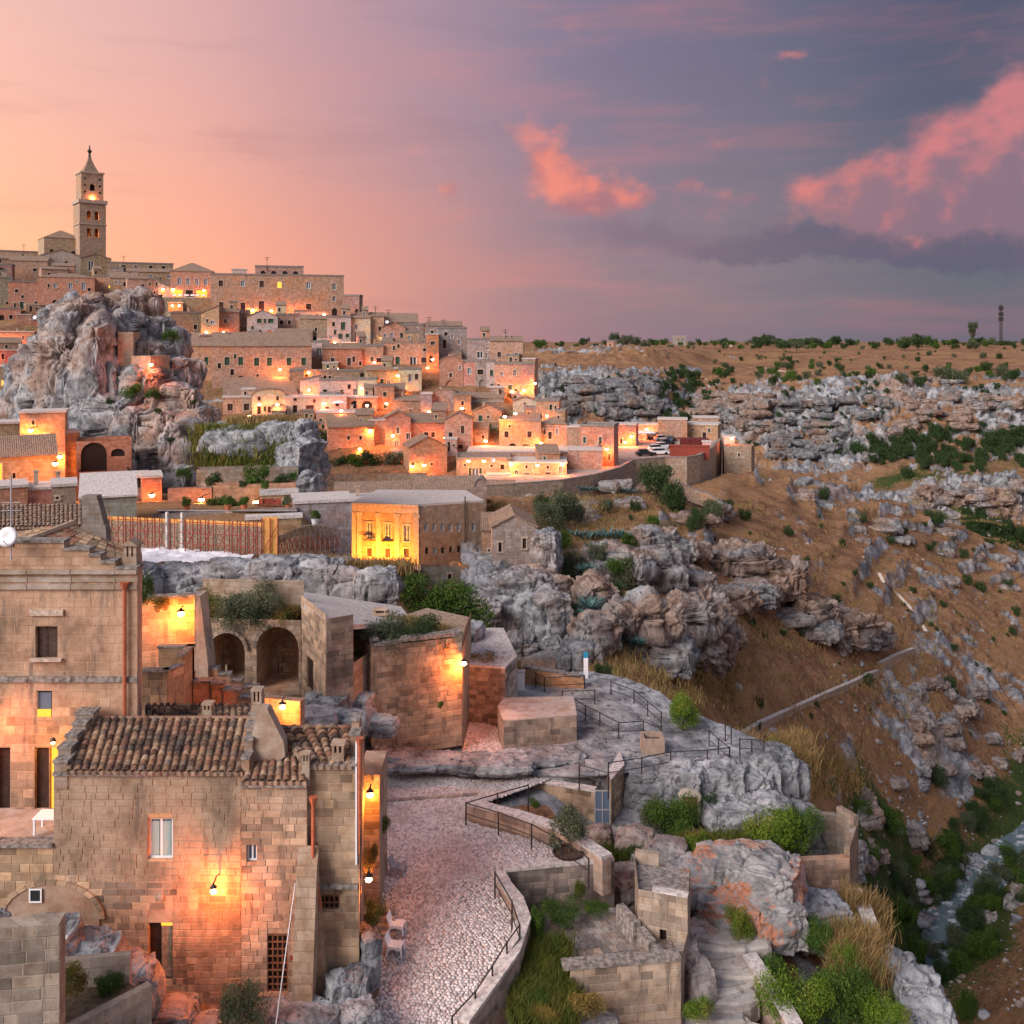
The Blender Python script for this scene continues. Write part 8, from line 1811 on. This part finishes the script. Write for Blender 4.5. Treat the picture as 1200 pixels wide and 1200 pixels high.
# ---- crag and cliff plants
for px, py, w, D in ((90, 437, 9, 153), (138, 375, 18, 163), (165, 385, 14, 164), (200, 395, 26, 162), (130, 470, 16, 150), (150, 462, 30, 151), (178, 462, 22, 150), (225, 470, 12, 150), (70, 392, 12, 156), (160, 535, 12, 143), (215, 555, 22, 140), (238, 540, 20, 141), (200, 515, 14, 144), (185, 480, 12, 147), (60, 485, 10, 150), (245, 520, 14, 143)):
    shrub(px, py + 4, D - 2.5, w, w * .62, LEAF_D if w < 20 else LEAF, 'small green plant clinging to the great crag', 'plants clinging to the crag', 1)
for px, py, w, D in ((247, 590, 16, 105), (258, 592, 20, 105), (270, 594, 24, 104), (283, 592, 12, 104), (310, 570, 16, 107), (285, 568, 14, 107), (335, 590, 10, 103), (345, 560, 16, 111), (330, 568, 26, 111), (298, 566, 40, 111), (250, 566, 26, 111)):
    shrub(px, py + 3, D, w, w * .7, LEAF_D if w % 4 else LEAF, 'green plant hanging over the terrace walls under the grassy cliff', 'plants on the terrace walls', 1)
for i, (px, col) in enumerate(((219, TERRAC), (267, TERRAC), (286, TERRAC), (338, TERRAC), (369, WHITE_F))):
    D = 100 if px < 350 else 96; py = 598 if px < 350 else 615; r = empty('potted_plant', P(px, py, D)); MB().lathe([(.22, -.1), (.36, .5), (.4, .55), (.3, .55)], 10).build('pot', col, r); link('leaves', shrub_mesh('s1', LEAF if i != 3 else LEAF_O, i % 5, 1500, .075), r, (0, 0, .45), None, (.75, .75, .9)); tag(r, ['potted shrub by the reddish garden wall', 'bushy plant in a red pot on the terrace', 'palm like plant in a red pot beside the garden wall', 'potted plant next to the cream terrace room', 'plant in a pale tub on the grey terrace block'][i], 'plant')
# ---- ravine slope: agaves, shrubs
def surf2(px, py): return surf('ravine_slope', px, py) - (5.5 if 670 < px < 860 and 650 < py < 790 else 0)
def agave(px, py, w, h, n=26):
    D = surf2(px, py); k = D / FP; root = empty('agave_clump', P(px, py, D)); r_ = random.Random(px)
    for q in range(7):
        m = MB(); cx, cy = r_.uniform(-.5, .5) * w * k, r_.uniform(-.5, .5) * w * k * .6; s = h * k * r_.uniform(.45, .75)
        for i in range(14):
            a = i * 2.4; e = r_.uniform(.25, .85); d = Vector((math.cos(a) * math.cos(e), math.sin(a) * math.cos(e), math.sin(e))); sd_ = Vector((-math.sin(a), math.cos(a), 0)) * s * .09; c0 = Vector((cx, cy, 0)); m.add([c0 - sd_, c0 + sd_, c0 + d * s * .6 + sd_ * .9 + Vector((0, 0, .03)), c0 + d * s, c0 + d * s * .6 - sd_ * .9], [(0, 1, 2, 3, 4)])
        m.build('rosette', LEAF_A, root)
    return tag(root, 'clump of blue green agaves on the slope below the road', 'agave', 'agaves below the road')
for a in ((690, 632, 40, 26), (712, 630, 34, 24), (700, 640, 30, 18), (685, 668, 20, 18), (695, 712, 40, 26), (712, 722, 26, 22), (733, 730, 18, 20), (690, 720, 22, 14), (770, 655, 20, 14), (745, 755, 14, 16), (690, 575, 20, 14), (733, 578, 16, 12)): agave(*a)
for px, py, w, m_ in ((700, 655, 30, LEAF_O), (725, 672, 34, LEAF), (745, 705, 30, LEAF), (690, 690, 36, LEAF_O), (668, 720, 26, LEAF), (760, 640, 22, LEAF_O), (735, 640, 26, LEAF), (710, 600, 26, LEAF_O), (660, 640, 34, LEAF), (648, 660, 26, LEAF_O), (765, 615, 20, LEAF), (720, 735, 22, LEAF)): shrub(px, py, surf2(px, py), w, w * .7, m_, 'ragged green bush among the agaves below the road', 'bushes among the agaves', 2)
SH = 'dark rounded shrub on the brown ravine slope'
for px, py, w in ((635, 600, 24), (655, 612, 44), (640, 622, 40), (672, 610, 34), (625, 640, 12), (640, 700, 26), (648, 715, 22), (672, 675, 40), (665, 690, 30), (745, 600, 16), (735, 690, 44), (752, 680, 36), (720, 700, 24), (835, 612, 34), (850, 604, 24), (815, 620, 30), (873, 610, 18), (924, 628, 15), (965, 585, 18), (978, 712, 20), (988, 733, 18), (986, 640, 10), (1010, 612, 14), (1097, 616, 24), (1043, 637, 12), (1090, 645, 11), (1150, 693, 16), (1107, 712, 10), (1134, 685, 14), (945, 660, 10), (1016, 803, 17), (957, 830, 10), (890, 830, 14), (888, 855, 11), (950, 842, 9), (1112, 808, 20), (1095, 920, 28), (970, 930, 20), (1188, 745, 12), (1163, 752, 8), (1075, 860, 12), (1118, 762, 10), (915, 665, 14), (822, 805, 16), (1155, 810, 10), (1180, 690, 14), (1190, 720, 12), (1070, 695, 10), (1020, 690, 10), (1000, 675, 9), (865, 700, 10), (880, 735, 12), (918, 745, 10), (940, 746, 10), (780, 790, 12), (800, 760, 16), (836, 772, 12), (1130, 655, 14), (1060, 625, 10), (1160, 640, 12)):
    shrub(px, py, surf('ravine_slope', px, py), w * 1.1, w * .95, LEAF_D if w < 34 else LEAF_O, SH, 'shrubs on the ravine slope', 1 if w < 22 else 2)
r_ = random.Random(11)
for i in range(88):
    t_ = r_.random(); cx = 1050 + 150 * t_; cy = 1120 - 165 * t_; off = r_.choice((-1, 1)) * r_.uniform(22, 70); px = cx + off * .8 + r_.uniform(-8, 8); py = cy + off * .35 + r_.uniform(-10, 26)
    if px > 1215 or py > 1195 or py < 880: continue
    w = r_.uniform(16, 38); shrub(px, py, surf('ravine_slope', px, py), w, w * .75, r_.choice((LEAF_D, LEAF_D, LEAF, LEAF_O)), 'leafy thicket bush on the banks of the stream', 'bushes along the stream', 2)
for px, py, w in ((1130, 1195, 40), (1150, 1120, 44), (1165, 1060, 34), (1010, 960, 34), (1040, 975, 40), (1075, 990, 26), (1020, 1010, 30)): shrub(px, py, surf('ravine_slope', px, py), w, w * .8, LEAF_D if px % 2 else LEAF, 'leafy thicket bush on the banks of the stream', 'bushes along the stream', 2)
it = []
for i in range(130):
    px = r_.uniform(690, 1190); py = r_.uniform(600, 900); D = surf('ravine_slope', px, py)
    if D < 84 or py > 640 + (px - 690) * .62: continue
    w = r_.uniform(4, 9); it.append((px, py, D, w, w * .8, LEAF_D, 0))
scrub('slope_scrub', it, 'tiny scattered dark bushes over the brown ravine slope')
# dry grass tufts over the brown slope
gp = surfpts('ravine_slope', [(850, 1190, 580, 760), (700, 860, 740, 830), (840, 1100, 720, 900), (640, 800, 580, 640), (900, 1000, 880, 930)], 1500, 5)
tufts('slope_grass', gp, STRAW, 'sparse dry grass over the brown ravine slope', 60000, .55, 12, .045, .9)
# ---- gorge scrub and plateau
it = []
for i in range(150):
    px = r_.uniform(1000, 1205); py = r_.uniform(508, 562) if px > 1060 else r_.uniform(500, 545)
    if py < 505 + (1100 - px) * .12 or (px > 1070 and 553 < py): continue
    w = r_.uniform(9, 22); it.append((px, py, surf('plateau', px, py), w, w * .8, LEAF_D, 1))
scrub('ledge_scrub', it, 'dense dark green scrub on the far gorge ledge'); it = []
for i in range(46):
    px = r_.uniform(775, 830); py = 432 + (px - 775) * .3 + r_.uniform(-6, 58); w = r_.uniform(8, 16); it.append((px, py, surf('plateau', px, py), w, w * .8, LEAF_D, 1))
scrub('gully_scrub', it, 'dark bushes filling the side gully of the far gorge'); it = []
for i in range(260):
    px = r_.uniform(640, 1200); py = r_.uniform(450, 540) if px > 860 else r_.uniform(442, 488); w = r_.uniform(3, 11); it.append((px, py, surf('plateau', px, py), w, w * .8, LEAF_D, 0))
scrub('wall_scrub', it, 'small dark bushes dotted over the far gorge wall'); it = []
for i in range(40):
    px = r_.uniform(1130, 1205); py = r_.uniform(606, 655); w = r_.uniform(12, 26); it.append((px, py, surf('plateau', px, py), w, w * .85, LEAF_D, 1))
scrub('cliff_foot_scrub', it, 'dark thicket under the lower gorge cliff')
for i in range(130):
    t_ = r_.random() ** .8; py = 408 + 44 * t_; px = r_.uniform(835, 1205) if r_.random() < .85 else r_.uniform(640, 830)
    if px < 835 and py > 412: continue
    w = (3 + 11 * t_) * r_.uniform(.6, 1.4) * (1.4 if px > 1080 else 1); D = float(np.interp(py, [405, 411, 424, 440, 455], [900, 700, 570, 462, 415])); D = surf('plateau', px, py) if py > 414 else D
    shrub(px, py, D, w, w * .75, r_.choice((LEAF_D, LEAF_D, LEAF_O, LEAF)), 'round bush on the dry plateau', 'bushes on the plateau', 0 if w < 9 else 1)
for i in range(170):
    px = (618 + i * 5.0 if i < 44 else 838 + (i - 44) * 2.95) + r_.uniform(-6, 6); cl_ = .5 + .5 * math.sin(px * .021 + 1.3) * math.sin(px * .057); D = r_.uniform(700, 960)
    if px > 640 and r_.random() < .42 - .4 * cl_: continue
    h = r_.uniform(4, 9) + 9 * cl_ * r_.random(); w = h * r_.uniform(.8, 2.0)
    tree(px, 406 + (4 if D < 780 else 0), D, w, h, r_.choice((LEAF_D, LEAF_D, LEAF, LEAF_O)), 'tree in the dark line along the plateau horizon', 0 if h < 8 else 1, 'trees along the plateau horizon', .1)
tree(1140, 404, 860, 11, 30, LEAF_D, 'tall dark conifer rising above the horizon trees', 1, None, .2); tree(633, 412, 560, 18, 14, LEAF, 'green tree on the plateau just past the last town house', 1); tree(720, 403, 760, 16, 14, LEAF_D, 'dark round tree beside the little plateau house', 1)
# ================================================================ railings and small things
def railing(pts, label, h=.95, mid=True, rad=.028, extra=None):
    """iron railing; pts = (px, py, z) of the top rail"""
    W_ = [G(*p) for p in pts]; root = empty('railing', W_[0] - Vector((0, 0, h)))
    L = [w - root.location for w in W_]
    for i in range(len(L) - 1):
        MB().tube([L[i], L[i + 1]], rad, 5).build('rail', IRON, root)
        if mid: MB().tube([L[i] - Vector((0, 0, h * .5)), L[i + 1] - Vector((0, 0, h * .5))], rad * .8, 5).build('rail', IRON, root)
    for p in L: MB().tube([p - Vector((0, 0, h + .25)), p + Vector((0, 0, .03))], rad * 1.25, 5).build('post', IRON, root)
    return tag(root, label, 'railing')
T = -20.25
railing([(546, 941, -20.4), (583, 930, -20.35), (619, 920, -20.3)], 'short iron railing between the street and the gate wall', mid=False)
railing([(546, 941, -20.4), (584, 952, -20.4), (623, 966, -20.4), (658, 985, -20.4), (690, 1006, -20.4)], 'iron railing in front of the slanting pinkish parapet')
railing([(580, 1022, -20.55), (600, 1057, -20.6), (609, 1084, -20.9), (594, 1104, -21.1), (577, 1132, -21.4), (557, 1162, -21.75), (530, 1191, -22.05)], 'iron railing along the inside of the curved street parapet')
railing([(679, 896, T), (713, 906, T)], 'short railing above the metal gate'); railing([(713, 894, T), (752, 888, T), (786, 881, T), (829, 879, T), (855, 876, T)], 'long bent railing above the little rock door')
railing([(659, 810, T), (697, 809, T)], 'railing beside the blue and white stele'); railing([(669, 817, T), (686, 827, T), (703, 835, T), (725, 847, T), (754, 845, T), (775, 854, T)], 'railing zigzagging down the rocky terrace')
railing([(716, 799, T), (743, 809, T), (759, 822, T), (775, 835, T)], 'railing at the outer edge of the terrace beside the fig bush'); railing([(831, 856, T), (842, 866, T), (855, 876, T)], 'railing next to the fig bush'); railing([(867, 866, T), (881, 866.5, T), (895, 867, T)], 'railing in the golden grass corner'); railing([(850, 850, T), (857, 851, T)], 'two iron gate posts at the path head', .95)
railing([(616, 778, T), (628, 789, T), (638, 794, T), (685, 792, T)], 'railing along the orange wall behind the stele')
railing([(833, 945, -22.3), (868, 960, -22.6), (905, 976, -22.9)], 'sloping railing under the spreading fig bush')
polywall('orange_wall', [(604, 782, -20.1), (640, 787, -20.2), (684, 795, -20.4)], .9, .3, 'long orange brown parapet leading to the stele', below=1.2, col=(.50, .33, .21))
st = empty('stele', P(686.5, 803, 61.3)); k = 61.3 / FP
MB().box(-.14, .14, -.05, .05, .35, 1.72).build('white_panel', WHITE_PL, st); MB().box(-.14, .14, -.052, .052, 1.723, 2.05).build('blue_top', plain('sign_blue', (.02, .25, .42), .5), st); MB().box(-.14, .14, -.052, .052, .15, .347).build('blue_foot', plain('sign_teal', (.02, .30, .36), .5), st)
for s in (-1, 1): MB().tube([(s * .1, 0, -.4), (s * .1, 0, .2)], .025, 5).build('leg', IRON, st)
tag(st, 'slim white information stele with blue top and foot', 'sign')
bx = empty('white_cabinet', P(610, 803, 57)); MB().box(-.24, .24, 0, .4, -.3, .72).build('cabinet_body', WHITE_F, bx); MB().box(-.27, .27, -.03, .43, .722, .78).build('cabinet_lid', SLAB, bx); tag(bx, 'white service cabinet at the end of the grey terrace wall', 'cabinet')
# plateau mast, far buildings, track
ms = empty('radio_mast', P(1173, 404, 880)); k = 880 / FP
for s in ((-1, -1), (1, -1), (1, 1), (-1, 1)): MB().tube([(s[0] * 1.1, s[1] * 1.1, -1), (s[0] * .7, s[1] * .7, 47 * k)], .22, 4).build('mast_leg', IRON, ms)
for i in range(12):
    z0, z1 = i * 47 * k / 12, (i + 1) * 47 * k / 12
    for y in (-.9, .9): MB().tube([(-1, y, z0), (1, y, z1)], .14, 4).tube([(1, y, z0), (-1, y, z1)], .14, 4).build('mast_brace', IRON, ms)
for zz in (30, 36, 43): MB().box(-1.7, 1.7, -1.3, 1.3, zz * k - 1.6, zz * k + 1.6).build('antenna_panel', IRON, ms)
tag(ms, 'lattice radio mast on the plateau horizon', 'mast')
H(790, 804, 394, 406, 's', 'slab', [(795, 398, 1.5, 2, 'k'), (800, 398, 1.5, 2, 'k'), (795, 402, 1.5, 2, 'k'), (800, 402, 1.5, 2, 'k')], 'grey block of flats among the horizon trees', 'far_building', 'building', D=900, rot=8, chim=())
H(711, 719, 401, 408, 'p', 'gx', [(715, 404, 2, 2, 'k')], 'tiny pink house beside the dark round tree on the plateau', 'far_house', 'house', D=700, rot=0, chim=())
H(848, 858, 402, 408, 'w', 'gx', [(853, 405, 2, 2, 'k')], 'small white farmhouse in the line of horizon trees', 'far_house', 'house', D=860, rot=0, chim=())
def strip(name, pts, w, mat, sname):
    q = [(a[0] + (b[0] - a[0]) * k / 5, a[1] + (b[1] - a[1]) * k / 5) for a, b in zip(pts, pts[1:]) for k in range(5)]; W_ = [P(x, y, surf(sname, x, y)) for x, y in q]; V = []
    for i, p in enumerate(W_):
        d = W_[min(i + 1, len(W_) - 1)] - W_[max(0, i - 1)]; n = Vector((-d.y, d.x, 0)).normalized() * w / 2; V += [tuple(p + n + Vector((0, 0, .15))), tuple(p - n + Vector((0, 0, .15)))]
    link(name, npmesh(name, V, [(2*i, 2*i+1, 2*i+3, 2*i+2) for i in range(len(W_) - 1)], mat))['kind'] = 'structure'
DUST = plain('dusty_track', (.55, .46, .39), .95, .1, .2)
strip('dirt_track', [(895, 431), (910, 434), (930, 438)], 3, DUST, 'plateau')
strip('footpath', [(1030, 672), (1036, 684), (1050, 695), (1066, 712), (1078, 728), (1087, 744)], .7, DUST, 'ravine_slope')
# antennas on the roofs
for px, py, D in ((440, 372, 270), (455, 376, 268), (497, 392, 262), (503, 385, 262), (520, 388, 262), (592, 400, 255), (28, 296, 360), (313, 313, 300), (145, 310, 346)):
    a = empty('roof_antenna', P(px, py, D)); m = MB().tube([(0, 0, -1.2), (0, 0, 3.2)], .07, 4).build('mast', IRON, a); MB().tube([(-.9, 0, 2.9), (.9, 0, 2.9)], .05, 4).tube([(-.6, 0, 2.3), (.6, 0, 2.3)], .05, 4).build('aerial', IRON, a); tag(a, 'thin television aerial on a roof along the town skyline', 'antenna', 'roof aerials on the skyline')
for px, py, D, s in ((27, 300, 348, .6), (41, 372, 285, .6), (453.5, 377.5, 265, .5), (578, 539.5, 186, .4), (578.5, 460, 236, .35)):
    a = empty('satellite_dish', P(px, py, D)); M = Matrix.Rotation(R(70), 4, 'X'); MB().lathe([(.02, 0), (s * .6, .06), (s, .2), (s * .98, .22), (.02, .02)], 14, M).build('dish', WHITE_F if px != 27 else IRON, a); MB().tube([(0, .1, -1.0), (0, .1, .1)], .06, 4).build('bracket', IRON, a); tag(a, {27: 'dark round dish on the long church nave wall', 41: 'pale dish on the small pink house by the crag', 453.5: 'pale blue dish on the house with the long ridge roof', 578: 'round dish above the low restaurant front', 578.5: 'small pale dish below the slim white house'}[px], 'dish')
# people: one continuous body each
def person(px, py, D, rz, label, cloth, stride=.18):
    me = bpy.data.meshes.new('person'); V = [(0, 0, .95), (0, 0, 1.2), (0, 0, 1.42), (0, 0, 1.52), (0, .02, 1.66), (.2, 0, 1.40), (.26, .03, 1.12), (.25, -.1, .86), (-.2, 0, 1.40), (-.26, -.03, 1.12), (-.25, .1, .86), (.1, 0, .88), (.11, stride * .4, .48), (.11, stride, .06), (.11, stride - .14, .03), (-.1, 0, .88), (-.11, -stride * .2, .48), (-.11, -stride, .06), (-.11, -stride - .14, .03)]
    E = [(0, 1), (1, 2), (2, 3), (3, 4), (2, 5), (5, 6), (6, 7), (2, 8), (8, 9), (9, 10), (0, 11), (11, 12), (12, 13), (13, 14), (0, 15), (15, 16), (16, 17), (17, 18)]
    me.from_pydata(V, E, []); o = link('person', me, None, P(px, py, D), (0, 0, rz)); o.modifiers.new('skin', 'SKIN'); rr = [.15, .14, .15, .06, .105, .065, .05, .04, .065, .05, .04, .085, .065, .045, .04, .085, .065, .045, .04]
    for v, r in zip(me.skin_vertices[0].data, rr): v.radius = (r, r)
    me.skin_vertices[0].data[0].use_root = True; s = o.modifiers.new('sub', 'SUBSURF'); s.levels = 1; s.render_levels = 1; me.materials.append(cloth); return tag(o, label, 'person')
person(746, 521.5, 209, .4, 'person in dark clothes walking on the road bend by the lamps', GREY_PL); person(335, 488.5, 219, 1.2, 'person in dark clothes standing on the square before the white shop house', IRON); person(352, 488, 219, -.6, 'person in brown clothes near the plants of the white shop house', WOOD)
